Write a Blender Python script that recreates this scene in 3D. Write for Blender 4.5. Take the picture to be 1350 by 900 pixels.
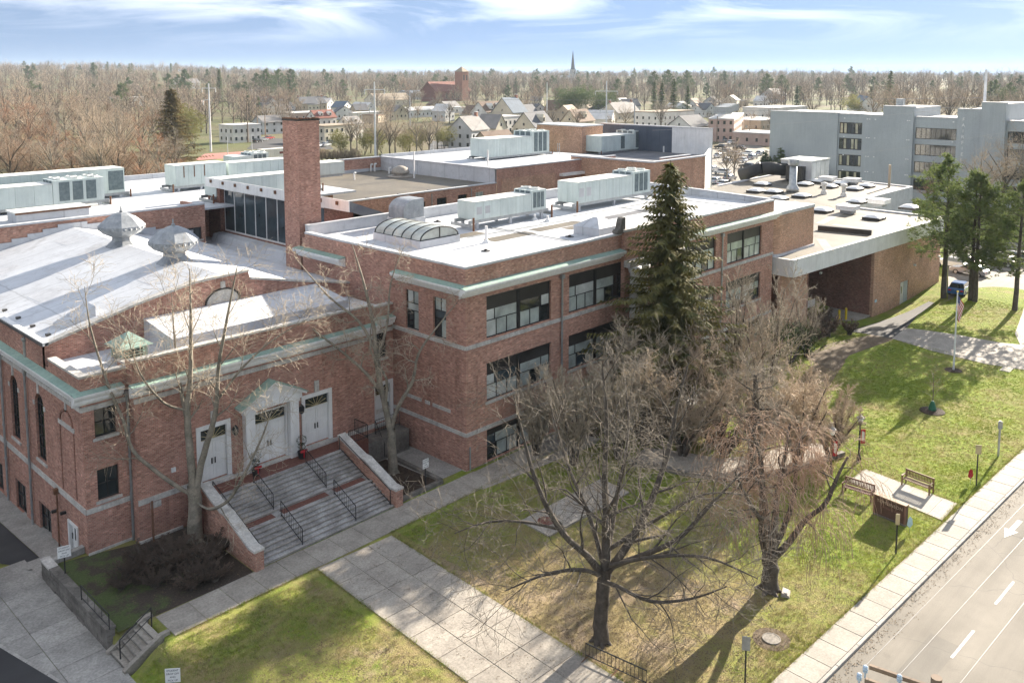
import bpy, math, random
import numpy as np
from mathutils import Vector, Matrix, noise as mnoise
R = math.radians
for o in list(bpy.data.objects): bpy.data.objects.remove(o)
S = bpy.context.scene
COL = S.collection
# ------------------------------------------------------------------ camera (solved from the facade's vanishing points)
F, CX, CY, HC = 1153., 675., 216., 26.
PH = math.atan2(119., F); YAW = R(43.56)
fw = np.array([math.cos(YAW)*math.cos(PH), math.sin(YAW)*math.cos(PH), -math.sin(PH)])
rt = np.array([math.sin(YAW), -math.cos(YAW), 0.]); up = np.cross(rt, fw)
CAM = np.array([-37.892, -40.164, HC])
def ray(px, py): return fw + rt*(px-CX)/F - up*(py-CY)/F
def P(px, py, z=0.): d = ray(px, py); return CAM + d*((z-CAM[2])/d[2])
def PY(px, py, y): d = ray(px, py); return CAM + d*((y-CAM[1])/d[1])
def PX(px, py, x): d = ray(px, py); return CAM + d*((x-CAM[0])/d[0])
cam = bpy.data.cameras.new('camera'); co = bpy.data.objects.new('camera', cam); COL.objects.link(co)
co.matrix_world = Matrix([[rt[0], up[0], -fw[0], CAM[0]], [rt[1], up[1], -fw[1], CAM[1]], [rt[2], up[2], -fw[2], CAM[2]], [0, 0, 0, 1]])
cam.sensor_width = 36; cam.lens = 36*F/1350; cam.shift_y = (CY-450)/1350; cam.clip_start = .5; cam.clip_end = 12000
S.camera = co
# ------------------------------------------------------------------ sky, sun, exposure
CLOUD_TURN = -13
HAZE = .000075
SUN_EL, SUN_AZ = 20.0, 3.0          # the sun stands along +X, a little towards +Y
W = bpy.data.worlds.new('World'); S.world = W; W.use_nodes = True
nt = W.node_tree; nt.nodes.clear()
def wn(t, **k):
    n = nt.nodes.new(t)
    for a, b in k.items(): setattr(n, a, b)
    return n
sky = wn('ShaderNodeTexSky', sky_type='NISHITA', sun_disc=False, sun_elevation=R(SUN_EL), sun_rotation=R(90-SUN_AZ), altitude=20, air_density=1.0, dust_density=0.12, ozone_density=3.0)
bg = wn('ShaderNodeBackground'); bg.inputs['Strength'].default_value = .051
out = wn('ShaderNodeOutputWorld')
tc = wn('ShaderNodeTexCoord'); sep = wn('ShaderNodeSeparateXYZ'); nt.links.new(tc.outputs['Generated'], sep.inputs[0])
def wm(op, a, b=None):
    n = wn('ShaderNodeMath', operation=op)
    for i, q in enumerate((a, b)):
        if q is None: continue
        if isinstance(q, (int, float)): n.inputs[i].default_value = q
        else: nt.links.new(q, n.inputs[i])
    return n.outputs[0]
lift = wn('ShaderNodeVectorMath', operation='ADD'); lift.inputs[1].default_value = (0, 0, .50); nt.links.new(tc.outputs['Generated'], lift.inputs[0])
nrm = wn('ShaderNodeVectorMath', operation='NORMALIZE'); nt.links.new(lift.outputs[0], nrm.inputs[0]); nt.links.new(nrm.outputs[0], sky.inputs[0])
zz = wm('ADD', wm('MAXIMUM', sep.outputs[2], 0.), .10)
cmb = wn('ShaderNodeCombineXYZ'); nt.links.new(wm('DIVIDE', sep.outputs[0], zz), cmb.inputs[0]); nt.links.new(wm('DIVIDE', sep.outputs[1], zz), cmb.inputs[1])
cn = wn('ShaderNodeTexNoise'); cn.inputs['Scale'].default_value = .6; cn.inputs['Detail'].default_value = 9; cn.inputs['Roughness'].default_value = .56; cn.inputs['Distortion'].default_value = .9
mp = wn('ShaderNodeMapping'); mp.inputs['Location'].default_value = (50.1, 24.1, 0); mp.inputs['Rotation'].default_value = (0, 0, R(CLOUD_TURN)); nt.links.new(cmb.outputs[0], mp.inputs[0]); nt.links.new(mp.outputs[0], cn.inputs[0])
cr = wn('ShaderNodeValToRGB'); cr.color_ramp.elements[0].position = .46; cr.color_ramp.elements[1].position = .80
nt.links.new(cn.outputs[0], cr.inputs[0])
cl = wn('ShaderNodeMixRGB', blend_type='MIX'); cl.inputs[2].default_value = (16.4, 16.1, 15.8, 1)
lowf = wn('ShaderNodeMapRange', interpolation_type='SMOOTHSTEP'); lowf.inputs[1].default_value = .015; lowf.inputs[2].default_value = .13; nt.links.new(sep.outputs[2], lowf.inputs[0])
nt.links.new(wm('MULTIPLY', wm('MULTIPLY', cr.outputs[0], lowf.outputs[0]), .8), cl.inputs[0]); nt.links.new(sky.outputs[0], cl.inputs[1])
thin = wn('ShaderNodeMixRGB'); thin.inputs[0].default_value = .26; thin.inputs[2].default_value = (3.4, 3.7, 4.0, 1); nt.links.new(sky.outputs[0], thin.inputs[1]); nt.links.new(thin.outputs[0], cl.inputs[1])
nt.links.new(cl.outputs[0], bg.inputs[0]); nt.links.new(bg.outputs[0], out.inputs[0])
sl = bpy.data.lights.new('sun', 'SUN'); sl.energy = 4.8; sl.angle = R(.53); sl.color = (1, .89, .74)
so = bpy.data.objects.new('sun', sl); COL.objects.link(so)
sd = Vector((math.cos(R(SUN_EL))*math.cos(R(SUN_AZ)), math.cos(R(SUN_EL))*math.sin(R(SUN_AZ)), math.sin(R(SUN_EL))))
so.rotation_euler = sd.to_track_quat('Z', 'Y').to_euler(); so.location = (60, 0, 60)
S.view_settings.view_transform = 'Standard'; S.view_settings.look = 'None'; S.view_settings.gamma = 1
S.view_settings.exposure = 2.1
S.render.engine = 'CYCLES'
S.cycles.max_bounces = 6; S.cycles.diffuse_bounces = 3; S.cycles.glossy_bounces = 3; S.cycles.transparent_max_bounces = 8; S.cycles.volume_bounces = 1
S.cycles.use_denoising = True; S.cycles.use_adaptive_sampling = True; S.cycles.adaptive_threshold = .02
# ------------------------------------------------------------------ materials
TXT = {}
for s_ in list('FAIRELD')+['STUDENT', 'DROP OFF', 'AND', 'PICK UP', 'TOMLINSON', 'MIDDLE SCHOOL']:
    cv = bpy.data.curves.new('lettering', 'FONT'); cv.body = s_; cv.size = 1; cv.align_x = 'CENTER'; cv.align_y = 'CENTER'; cv.extrude = .02; cv.space_character = 1.12 if len(s_) > 8 else 1.
    o_ = bpy.data.objects.new('lettering', cv); COL.objects.link(o_); TXT[s_] = o_
dg_ = bpy.context.evaluated_depsgraph_get()
TXT = {k: (bpy.data.meshes.new_from_object(o_.evaluated_get(dg_)), bpy.data.objects.remove(o_))[0] for k, o_ in TXT.items()}
MATS = {}
def nodes(name):
    m = bpy.data.materials.new(name); m.use_nodes = True; MATS[name] = m
    t = m.node_tree; b = t.nodes['Principled BSDF']; return m, t, b
def lk(t, a, b): t.links.new(a, b)
def mth(t, op, a, b=None, c=None):
    n = t.nodes.new('ShaderNodeMath'); n.operation = op
    for i, q in enumerate((a, b, c)):
        if q is None: continue
        if isinstance(q, (int, float)): n.inputs[i].default_value = q
        else: lk(t, q, n.inputs[i])
    return n.outputs[0]
def pos(t): return t.nodes.new('ShaderNodeNewGeometry').outputs['Position']
def nz(t, scale, detail=5, rough=.6, vec=None, dist=0):
    n = t.nodes.new('ShaderNodeTexNoise'); n.inputs['Scale'].default_value = scale; n.inputs['Detail'].default_value = detail
    n.inputs['Roughness'].default_value = rough; n.inputs['Distortion'].default_value = dist
    lk(t, vec if vec is not None else pos(t), n.inputs['Vector']); return n.outputs[0]
def ramp(t, fac, stops):
    n = t.nodes.new('ShaderNodeValToRGB'); e = n.color_ramp.elements
    while len(e) < len(stops): e.new(.5)
    for q, (p, c) in zip(e, stops):
        q.position = p; q.color = (c, c, c, 1) if isinstance(c, (int, float)) else (*c, 1)
    lk(t, fac, n.inputs[0]); return n.outputs[0]
def mix(t, fac, a, b, mode='MIX'):
    n = t.nodes.new('ShaderNodeMixRGB'); n.blend_type = mode
    for i, q in enumerate((fac, a, b)):
        if isinstance(q, (int, float)): n.inputs[i].default_value = q if i == 0 else (q, q, q, 1)
        elif isinstance(q, tuple): n.inputs[i].default_value = (*q, 1)
        else: lk(t, q, n.inputs[i])
    return n.outputs[0]
def bump(t, b, h, st=.4, dist=.05):
    n = t.nodes.new('ShaderNodeBump'); n.inputs['Strength'].default_value = st; n.inputs['Distance'].default_value = dist
    lk(t, h, n.inputs['Height']); lk(t, n.outputs[0], b.inputs['Normal'])
def mk(name, c1, c2=None, scale=2., rough=.8, bmp=0, metal=0, rnd=0, fine=0, spec=.3, streak=0):
    """plain surface: two tones by noise, optional fine grain, per-object variation, vertical streaks"""
    m, t, b = nodes(name)
    c2 = c2 or tuple(q*.8 for q in c1)
    col = mix(t, ramp(t, nz(t, scale), [(.35, 0.), (.65, 1.)]), c1, c2)
    if fine: col = mix(t, fine, col, ramp(t, nz(t, 9., 3), [(.3, .55), (.7, 1.25)]), 'MULTIPLY')
    if streak:
        mp_ = t.nodes.new('ShaderNodeMapping'); mp_.inputs['Scale'].default_value = (2.2, 2.2, .12); lk(t, pos(t), mp_.inputs[0])
        col = mix(t, streak, col, ramp(t, nz(t, 1.6, 6, .7, mp_.outputs[0]), [(.4, 1.), (.7, .45)]), 'MULTIPLY')
    if rnd:
        oi = t.nodes.new('ShaderNodeObjectInfo')
        col = mix(t, 1., col, ramp(t, oi.outputs['Random'], [(0., 1-rnd), (1., 1+rnd)]), 'MULTIPLY')
    lk(t, col, b.inputs['Base Color'])
    b.inputs['Roughness'].default_value = rough; b.inputs['Metallic'].default_value = metal; b.inputs['Specular IOR Level'].default_value = spec
    if bmp: bump(t, b, nz(t, scale*12, 4), bmp, .03)
    return m
def mk_brick(name, tones, mortar, bw=.205, bh=.068, soot=.35):
    m, t, b = nodes(name)
    g = t.nodes.new('ShaderNodeNewGeometry'); sp = t.nodes.new('ShaderNodeSeparateXYZ'); lk(t, g.outputs['Position'], sp.inputs[0])
    sn = t.nodes.new('ShaderNodeSeparateXYZ'); lk(t, g.outputs['True Normal'], sn.inputs[0])
    isx = mth(t, 'GREATER_THAN', mth(t, 'ABSOLUTE', sn.outputs[0]), mth(t, 'ABSOLUTE', sn.outputs[1]))
    n = t.nodes.new('ShaderNodeMix'); lk(t, isx, n.inputs[0]); lk(t, sp.outputs[0], n.inputs[2]); lk(t, sp.outputs[1], n.inputs[3])
    cb = t.nodes.new('ShaderNodeCombineXYZ'); lk(t, n.outputs[0], cb.inputs[0]); lk(t, sp.outputs[2], cb.inputs[1])
    br = t.nodes.new('ShaderNodeTexBrick'); lk(t, cb.outputs[0], br.inputs['Vector'])
    br.inputs['Color1'].default_value = (*tones[0], 1); br.inputs['Color2'].default_value = (*tones[1], 1); br.inputs['Mortar'].default_value = (*mortar, 1)
    br.inputs['Scale'].default_value = 1; br.inputs['Brick Width'].default_value = bw+.012; br.inputs['Row Height'].default_value = bh+.011
    br.inputs['Mortar Size'].default_value = .0065; br.inputs['Bias'].default_value = -.1; br.inputs['Mortar Smooth'].default_value = .15
    # single bricks burnt darker or lighter, at brick size
    mpn = t.nodes.new('ShaderNodeMapping'); mpn.inputs['Scale'].default_value = (1/(bw+.012), 1/(bh+.011), 1); lk(t, cb.outputs[0], mpn.inputs[0])
    wnz = t.nodes.new('ShaderNodeTexWhiteNoise'); wnz.noise_dimensions = '2D'
    fl = t.nodes.new('ShaderNodeVectorMath'); fl.operation = 'FLOOR'; lk(t, mpn.outputs[0], fl.inputs[0]); lk(t, fl.outputs[0], wnz.inputs['Vector'])
    col = mix(t, .6, br.outputs['Color'], ramp(t, wnz.outputs[0], [(0., .5), (.4, .95), (.85, 1.05), (1., 1.6)]), 'MULTIPLY')
    col = mix(t, .9, col, ramp(t, nz(t, .35, 5), [(.3, .8), (.7, 1.18)]), 'MULTIPLY')
    mp_ = t.nodes.new('ShaderNodeMapping'); mp_.inputs['Scale'].default_value = (1.5, 1.5, .10); lk(t, g.outputs['Position'], mp_.inputs[0])
    col = mix(t, soot, col, ramp(t, nz(t, 1.2, 6, .65, mp_.outputs[0]), [(.45, 1.), (.75, .5)]), 'MULTIPLY')
    col = mix(t, ramp(t, nz(t, .9, 7, .7), [(.62, 0.), (.8, .28)]), col, (.55, .5, .46))
    lk(t, col, b.inputs['Base Color']); b.inputs['Roughness'].default_value = .88; b.inputs['Specular IOR Level'].default_value = .2
    bump(t, b, br.outputs['Fac'], -.5, .012)
    return m
mk_brick('brick', ((.385, .183, .128), (.48, .262, .19)), (.48, .41, .35))
mk_brick('brick_old', ((.36, .167, .121), (.45, .235, .175)), (.46, .385, .335), soot=.5)
mk_brick('brick_tan', ((.44, .235, .15), (.53, .315, .21)), (.50, .42, .34), soot=.3)
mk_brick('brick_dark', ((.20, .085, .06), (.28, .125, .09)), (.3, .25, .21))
mk('stone', (.62, .60, .56), (.46, .44, .41), 1.5, .8, .15, fine=.5, streak=.5)
mk('stone_dark', (.20, .185, .165), (.10, .092, .082), 1.2, .85, .3, fine=.6, rnd=.15)
mk('white_paint', (.78, .78, .77), (.68, .68, .67), .8, .55, streak=.25)
mk('copper', (.33, .46, .39), (.24, .36, .31), 1.1, .7, .1, fine=.3, streak=.3)
mk('dark_copper', (.06, .055, .055), (.10, .10, .095), 1, .6)
def mk_roof(name, a, b_, sx=0., sy=3.1, dirt=.4):
    m, t, b = nodes(name)
    col = mix(t, ramp(t, nz(t, .25, 8, .65), [(.35, 0.), (.7, 1.)]), a, b_)
    col = mix(t, dirt, col, ramp(t, nz(t, 1.7, 8, .7), [(.3, 1.05), (.55, .95), (.75, .55)]), 'MULTIPLY')
    sp = t.nodes.new('ShaderNodeSeparateXYZ'); lk(t, pos(t), sp.inputs[0])
    if sy:
        w = mth(t, 'LESS_THAN', mth(t, 'FRACT', mth(t, 'DIVIDE', mth(t, 'ADD', sp.outputs[1], mth(t, 'MULTIPLY', nz(t, .6, 2), .3)), sy)), .035)
        col = mix(t, mth(t, 'MULTIPLY', w, .5), col, (.24, .245, .26))
        w2 = mth(t, 'LESS_THAN', mth(t, 'FRACT', mth(t, 'DIVIDE', mth(t, 'ADD', sp.outputs[0], mth(t, 'MULTIPLY', nz(t, .5, 2), .4)), 9.3)), .012)
        col = mix(t, mth(t, 'MULTIPLY', w2, .4), col, (.24, .245, .26))
        col = mix(t, ramp(t, nz(t, .11, 7, .6, dist=1.2), [(.56, 0.), (.6, .35), (.66, .12), (.8, .3)]), col, (.27, .265, .26))
    lk(t, col, b.inputs['Base Color']); b.inputs['Roughness'].default_value = .6; b.inputs['Specular IOR Level'].default_value = .25
    bump(t, b, nz(t, 3, 5), .25, .04); return m
mk_roof('membrane', (.56, .575, .60), (.43, .445, .47), dirt=.65)
mk_roof('membrane_hall', (.58, .60, .63), (.46, .475, .50), sy=2.4, dirt=.7)
mk_roof('gravel_roof', (.165, .146, .115), (.10, .091, .077), sy=0, dirt=.9)
mk_roof('dark_roof', (.10, .105, .12), (.15, .15, .16), sy=4, dirt=.6)
mk('coping', (.58, .59, .61), (.46, .47, .49), 1.2, .5, streak=.3)
mk('hvac', (.58, .645, .62), (.50, .57, .555), .7, .5, streak=.25, rnd=.05)
mk('hvac_top', (.70, .72, .69), (.58, .60, .57), .6, .6, fine=.3)
mk('grille', (.16, .20, .21), (.10, .13, .14), 3, .5, metal=.3)
mk('galv', (.42, .44, .45), (.30, .32, .33), 2.5, .45, metal=.7, rnd=.1)
mk('rust', (.20, .10, .06), (.12, .065, .04), 4, .85)
mk('black_iron', (.018, .018, .02), (.03, .03, .03), 3, .5)
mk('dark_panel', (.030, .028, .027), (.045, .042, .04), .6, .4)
mk('navy_panel', (.085, .105, .14), (.065, .08, .11), .4, .7, streak=.3); mk('shade', (.55, .60, .55), (.42, .47, .43), .5, .8, rnd=.2)
mk('lead', (.38, .40, .42), (.26, .28, .30), 1.6, .5, .2, metal=.3, streak=.4)
def mk_glass(name, c, rough=.06):
    m, t, b = nodes(name); col = mix(t, ramp(t, nz(t, .7, 3), [(.3, 0.), (.7, 1.)]), c, tuple(q*.5 for q in c))
    lk(t, col, b.inputs['Base Color']); b.inputs['Roughness'].default_value = rough; b.inputs['Specular IOR Level'].default_value = .8; b.inputs['IOR'].default_value = 1.5
    bump(t, b, nz(t, .8, 2), .04, .05); return m
mk_glass('glass', (.03, .038, .042)); mk_glass('glass_blue', (.06, .085, .10)); mk_glass('glass_shade', (.46, .52, .49), .12)
mk_glass('glass_pale', (.62, .66, .63), .2); mk_glass('glass_warm', (.55, .52, .38), .15); mk_glass('skylight_glass', (.44, .47, .43), .22)
mk('concrete', (.36, .33, .285), (.26, .235, .205), .9, .85, .25, fine=.55, rnd=.09)
mk('concrete_pale', (.36, .335, .295), (.29, .268, .235), .8, .85, .2, fine=.4, rnd=.06)
mk('concrete_old', (.36, .345, .32), (.25, .24, .225), .8, .85, .3, fine=.6, rnd=.12)
mk('step_stone', (.45, .44, .43), (.22, .21, .20), 1.1, .8, .3, fine=.7, rnd=.07)
mk('brick_paver', (.20, .085, .065), (.13, .058, .045), 6, .85, .3, fine=.6)
mk('kerb', (.40, .38, .35), (.28, .27, .25), 1, .85, .3, fine=.5, rnd=.08)
def mk_asphalt(name, a, b_):
    m, t, b = nodes(name)
    col = mix(t, ramp(t, nz(t, .22, 8, .65), [(.35, 0.), (.65, 1.)]), a, b_)
    col = mix(t, .5, col, ramp(t, nz(t, 30, 3), [(.3, .6), (.7, 1.4)]), 'MULTIPLY')
    ms_ = t.nodes.new('ShaderNodeMapping'); ms_.inputs['Scale'].default_value = (.03, .9, 1); ms_.inputs['Rotation'].default_value = (0, 0, .046); lk(t, pos(t), ms_.inputs[0])
    col = mix(t, .8, col, ramp(t, nz(t, 1.1, 5, .6, ms_.outputs[0]), [(.35, .8), (.65, 1.12)]), 'MULTIPLY')
    col = mix(t, ramp(t, nz(t, .5, 6, .7), [(.62, 0.), (.72, .35)]), col, tuple(q*.55 for q in b_))
    v = t.nodes.new('ShaderNodeTexVoronoi'); v.feature = 'DISTANCE_TO_EDGE'; v.inputs['Scale'].default_value = .16
    wv = t.nodes.new('ShaderNodeVectorMath'); wv.operation = 'ADD'; lk(t, pos(t), wv.inputs[0]); nn = t.nodes.new('ShaderNodeTexNoise'); nn.inputs['Scale'].default_value = .7; lk(t, pos(t), nn.inputs[0]); lk(t, nn.outputs[1], wv.inputs[1])
    lk(t, wv.outputs[0], v.inputs[0])
    col = mix(t, ramp(t, v.outputs[0], [(0., .5), (.004, 0.)]), col, (.06, .06, .06))
    lk(t, col, b.inputs['Base Color']); b.inputs['Roughness'].default_value = .9; bump(t, b, nz(t, 40, 3), .3, .01); return m
mk_asphalt('asphalt', (.205, .187, .158), (.15, .136, .114)); mk_asphalt('asphalt_dark', (.04, .04, .043), (.028, .028, .03))  # second one: black asphalt, deepened to carry the service drive's shade in its colour
mk('line_paint', (.66, .66, .64), (.38, .37, .34), 3.5, .7, fine=.5)
def mk_lawn():
    m, t, b = nodes('lawn')
    big = nz(t, .085, 7, .62); mid = nz(t, .45, 7, .65, dist=.5); fine = nz(t, 2.6, 8, .72); tiny = nz(t, 14, 4, .7)
    g = mix(t, ramp(t, fine, [(.35, 0.), (.68, 1.)]), (.11, .17, .025), (.26, .295, .052))
    st = mix(t, ramp(t, tiny, [(.35, 0.), (.65, 1.)]), (.31, .25, .13), (.22, .175, .085))
    di = mix(t, ramp(t, tiny, [(.3, 0.), (.7, 1.)]), (.22, .165, .115), (.36, .285, .21))
    sp = t.nodes.new('ShaderNodeSeparateXYZ'); lk(t, pos(t), sp.inputs[0])
    # dry, trodden turf west of the weeping tree; greener towards the flagpole
    dx_ = mth(t, 'ADD', sp.outputs[0], 5.5); dy_ = mth(t, 'ADD', sp.outputs[1], 15.5)
    dry = mth(t, 'MULTIPLY', mth(t, 'EXPONENT', mth(t, 'MULTIPLY', mth(t, 'ADD', mth(t, 'MULTIPLY', dx_, dx_), mth(t, 'MULTIPLY', dy_, dy_)), -.016)), .26)
    dry = mth(t, 'ADD', dry, mth(t, 'MULTIPLY', mth(t, 'LESS_THAN', sp.outputs[0], -8.), .07))
    k = mth(t, 'ADD', mth(t, 'ADD', mth(t, 'MULTIPLY', mid, .55), mth(t, 'MULTIPLY', big, .45)), dry)
    col = mix(t, ramp(t, k, [(.48, 0.), (.66, 1.)]), g, st)
    col = mix(t, mth(t, 'MULTIPLY', ramp(t, mth(t, 'ADD', mth(t, 'MULTIPLY', nz(t, .33, 6, .65), .75), mth(t, 'ADD', mth(t, 'MULTIPLY', fine, .25), mth(t, 'MULTIPLY', dry, .5))), [(.60, 0.), (.70, 1.)]), .85), col, di)
    d = t.nodes.new('ShaderNodeVectorMath'); d.operation = 'LENGTH'; lk(t, pos(t), d.inputs[0])
    far = mix(t, ramp(t, nz(t, .012, 6, .6), [(.4, 0.), (.6, 1.)]), (.15, .125, .085), (.12, .13, .06))
    col = mix(t, ramp(t, mth(t, 'DIVIDE', d.outputs['Value'], 400.), [(.25, 0.), (.45, 1.)]), col, far)
    lk(t, col, b.inputs['Base Color']); b.inputs['Roughness'].default_value = .95; b.inputs['Specular IOR Level'].default_value = .1
    bump(t, b, mth(t, 'ADD', tiny, fine), .9, .09)
mk_lawn()
def mk_bed():
    m, t, b = nodes('bed'); f = nz(t, 9, 6, .7)
    a = mix(t, ramp(t, f, [(.35, 0.), (.65, 1.)]), (.03, .021, .016), (.065, .047, .034)); gcol_ = mix(t, ramp(t, f, [(.3, 0.), (.7, 1.)]), (.035, .06, .014), (.085, .11, .03))
    sp = t.nodes.new('ShaderNodeSeparateXYZ'); lk(t, pos(t), sp.inputs[0])
    k = mth(t, 'ADD', nz(t, .8, 6, .65), mth(t, 'MULTIPLY', mth(t, 'ADD', sp.outputs[0], 19.), -.055))
    lk(t, mix(t, ramp(t, k, [(.56, 0.), (.68, 1.)]), a, gcol_), b.inputs['Base Color']); b.inputs['Roughness'].default_value = .95; bump(t, b, f, 1., .08)
mk_bed(); mk('twig_greybrown', (.22, .19, .155), (.13, .115, .095), 1.5, .9, rnd=.1); mk('twig_dark', (.15, .11, .085), (.085, .064, .052), 1, .9, rnd=.1)  # twig tones: linden dark grey-brown, low shrubs darker
mk('mulch', (.035, .024, .018), (.06, .042, .03), 5, .95, .8, fine=.6)
mk('soil', (.10, .075, .05), (.16, .12, .08), 3, .95, .5, fine=.6)
mk('leaf_litter', (.20, .145, .09), (.12, .085, .055), 4, .95, .6, fine=.7)
mk('bark', (.15, .125, .10), (.07, .058, .048), 2.2, .9, .8, fine=.6)
mk('bark_dark', (.115, .097, .08), (.06, .051, .044), 2.5, .9, .8, fine=.5)
mk('bark_pale', (.31, .27, .215), (.15, .137, .108), 1.3, .85, .5, fine=.5)
mk('twig_pale', (.52, .44, .335), (.34, .285, .215), 2, .85, rnd=.1)
mk('twig_grey', (.33, .285, .23), (.21, .185, .15), 1.5, .88, rnd=.12)
mk('twig_rusty', (.50, .35, .255), (.34, .24, .175), 1.2, .88, rnd=.1); mk('twig_tan', (.46, .365, .27), (.31, .25, .185), 1.2, .88, rnd=.14)
mk('twig_brown', (.31, .20, .13), (.20, .135, .092), .5, .9, rnd=.22)
mk('twig_rust', (.40, .225, .14), (.27, .155, .10), .4, .9, rnd=.2)
mk('twig_far', (.34, .265, .195), (.24, .20, .17), .02, .92, rnd=.4)
def mk_leaf(name, a, b_, sc=.9):
    m, t, b = nodes(name)
    col = mix(t, ramp(t, nz(t, sc, 4), [(.3, 0.), (.7, 1.)]), a, b_)
    oi = t.nodes.new('ShaderNodeObjectInfo'); col = mix(t, 1., col, ramp(t, oi.outputs['Random'], [(0., .8), (1., 1.2)]), 'MULTIPLY')
    lk(t, col, b.inputs['Base Color']); b.inputs['Roughness'].default_value = .75; b.inputs['Specular IOR Level'].default_value = .2
    tr = t.nodes.new('ShaderNodeBsdfTranslucent'); lk(t, col, tr.inputs[0]); ms = t.nodes.new('ShaderNodeMixShader'); ms.inputs[0].default_value = .3
    lk(t, b.outputs[0], ms.inputs[1]); lk(t, tr.outputs[0], ms.inputs[2]); lk(t, ms.outputs[0], t.nodes['Material Output'].inputs[0])
mk_leaf('spruce', (.075, .095, .042), (.22, .19, .065)); mk_leaf('spruce_tip', (.17, .13, .04), (.11, .105, .04))
mk_leaf('pine', (.20, .235, .075), (.10, .15, .055)); mk_leaf('pine_far', (.075, .115, .06), (.13, .155, .07), .3)
mk_leaf('cedar', (.22, .15, .05), (.11, .095, .04), .5); mk_leaf('olive', (.27, .26, .09), (.19, .185, .075), .4); mk_leaf('yew', (.03, .05, .022), (.05, .07, .03))
mk_leaf('grassblade', (.11, .18, .025), (.30, .32, .06), .35); mk_leaf('dryblade', (.40, .325, .17), (.24, .19, .09), .5); mk_leaf('orange_leaf', (.40, .13, .04), (.3, .09, .03))
for n_, c_ in dict(w_white=(.74, .72, .67), w_cream=(.66, .60, .48), w_pale=(.55, .56, .57), w_tan=(.48, .39, .29), w_pink=(.50, .36, .30), w_grey=(.40, .41, .42), w_brick=(.34, .17, .12), w_red=(.20, .07, .06)).items(): mk(n_, c_, None, .3, .8, streak=.2, rnd=.05)
for n_, c_ in dict(r_slate=(.12, .125, .14), r_brown=(.17, .115, .085), r_grey=(.25, .24, .235), r_tan=(.33, .27, .2), r_white=(.66, .65, .63), r_red=(.22, .085, .065), r_blue=(.13, .17, .22)).items(): mk(n_, c_, None, .4, .85, .2, fine=.4)
mk('greyblock', (.42, .455, .475), (.37, .40, .425), .25, .8, .15, fine=.35, streak=.2)
mk('pole_paint', (.70, .72, .74), (.55, .57, .60), .5, .5, fine=.3); mk('pole_wood', (.26, .20, .15), (.17, .13, .10), 1, .85); mk('pole_grey', (.40, .42, .45), None, 1, .6)
mk('yellow', (.72, .52, .03), (.6, .42, .02), 2, .5); mk('red', (.42, .02, .03), (.30, .015, .02), 2, .7); mk('sign_white', (.80, .80, .78), (.72, .72, .70), 3, .5)
mk('sign_brown', (.115, .06, .045), (.085, .045, .035), 1.5, .6, fine=.3); mk('sign_letter', (.42, .33, .24), None, 3, .6); mk('letter_dark', (.06, .065, .08), None, 3, .7)
mk('bench_wood', (.24, .15, .08), (.16, .10, .055), 3, .6, fine=.3); mk('bench_red', (.22, .11, .08), (.15, .08, .06), 3, .6)
mk('insulator', (.45, .55, .66), (.36, .45, .56), 3, .25); mk('sign_tan', (.50, .42, .24), (.40, .33, .19), 3, .6); mk('pale_blue', (.42, .58, .66), None, 3, .5)
mk('tree_bag', (.02, .10, .06), (.03, .13, .08), 3, .5); mk('wire', (.25, .25, .26), None, 3, .5); mk('wire_pale', (.55, .53, .50), None, 3, .5); mk('tyre', (.02, .02, .022), None, 3, .8)
for n_, c_ in dict(car_white=(.75, .75, .75), car_grey=(.25, .26, .28), car_black=(.02, .02, .025), car_blue=(.03, .10, .28), car_red=(.35, .03, .03), car_silver=(.5, .52, .54)).items():
    m = mk(n_, c_, tuple(q*.93 for q in c_), 1, .25, spec=.6); m.node_tree.nodes['Principled BSDF'].inputs['Coat Weight'].default_value = .6
# ------------------------------------------------------------------ mesh helpers
ORG = {}
def tag(o, label=None, cat=None, group=None, kind=None):
    if label: o['label'] = label
    if cat: o['category'] = cat
    if group: o['group'] = group
    if kind: o['kind'] = kind
    return o
def thing(name, label, cat, loc=(0, 0, 0), rz=0., group=None, local=False):
    o = bpy.data.objects.new(name, None); COL.objects.link(o); o.location = loc; o.rotation_euler[2] = rz
    o.empty_display_size = .2; ORG[o] = (0, 0, 0) if local else tuple(loc)
    return tag(o, label, cat, group)
def link(name, me, parent=None, loc=None):
    o = bpy.data.objects.new(name, me); COL.objects.link(o)
    if parent is not None: o.parent = parent; ORG[o] = ORG.get(parent, (0, 0, 0))
    if loc is not None: o.location = loc
    return o
def mesh_np(name, V, Fq, mat, smooth=False):
    """mesh from numpy verts and an (n,k) face array of one size"""
    me = bpy.data.meshes.new(name); V = np.asarray(V, np.float32); Fq = np.asarray(Fq, np.int32)
    me.vertices.add(len(V)); me.vertices.foreach_set('co', V.ravel())
    me.loops.add(Fq.size); me.loops.foreach_set('vertex_index', Fq.ravel())
    me.polygons.add(len(Fq)); me.polygons.foreach_set('loop_start', np.arange(0, Fq.size, Fq.shape[1], dtype=np.int32))
    if smooth: me.polygons.foreach_set('use_smooth', np.ones(len(Fq), bool))
    me.update(calc_edges=True); me.materials.append(MATS[mat]); return me
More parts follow.
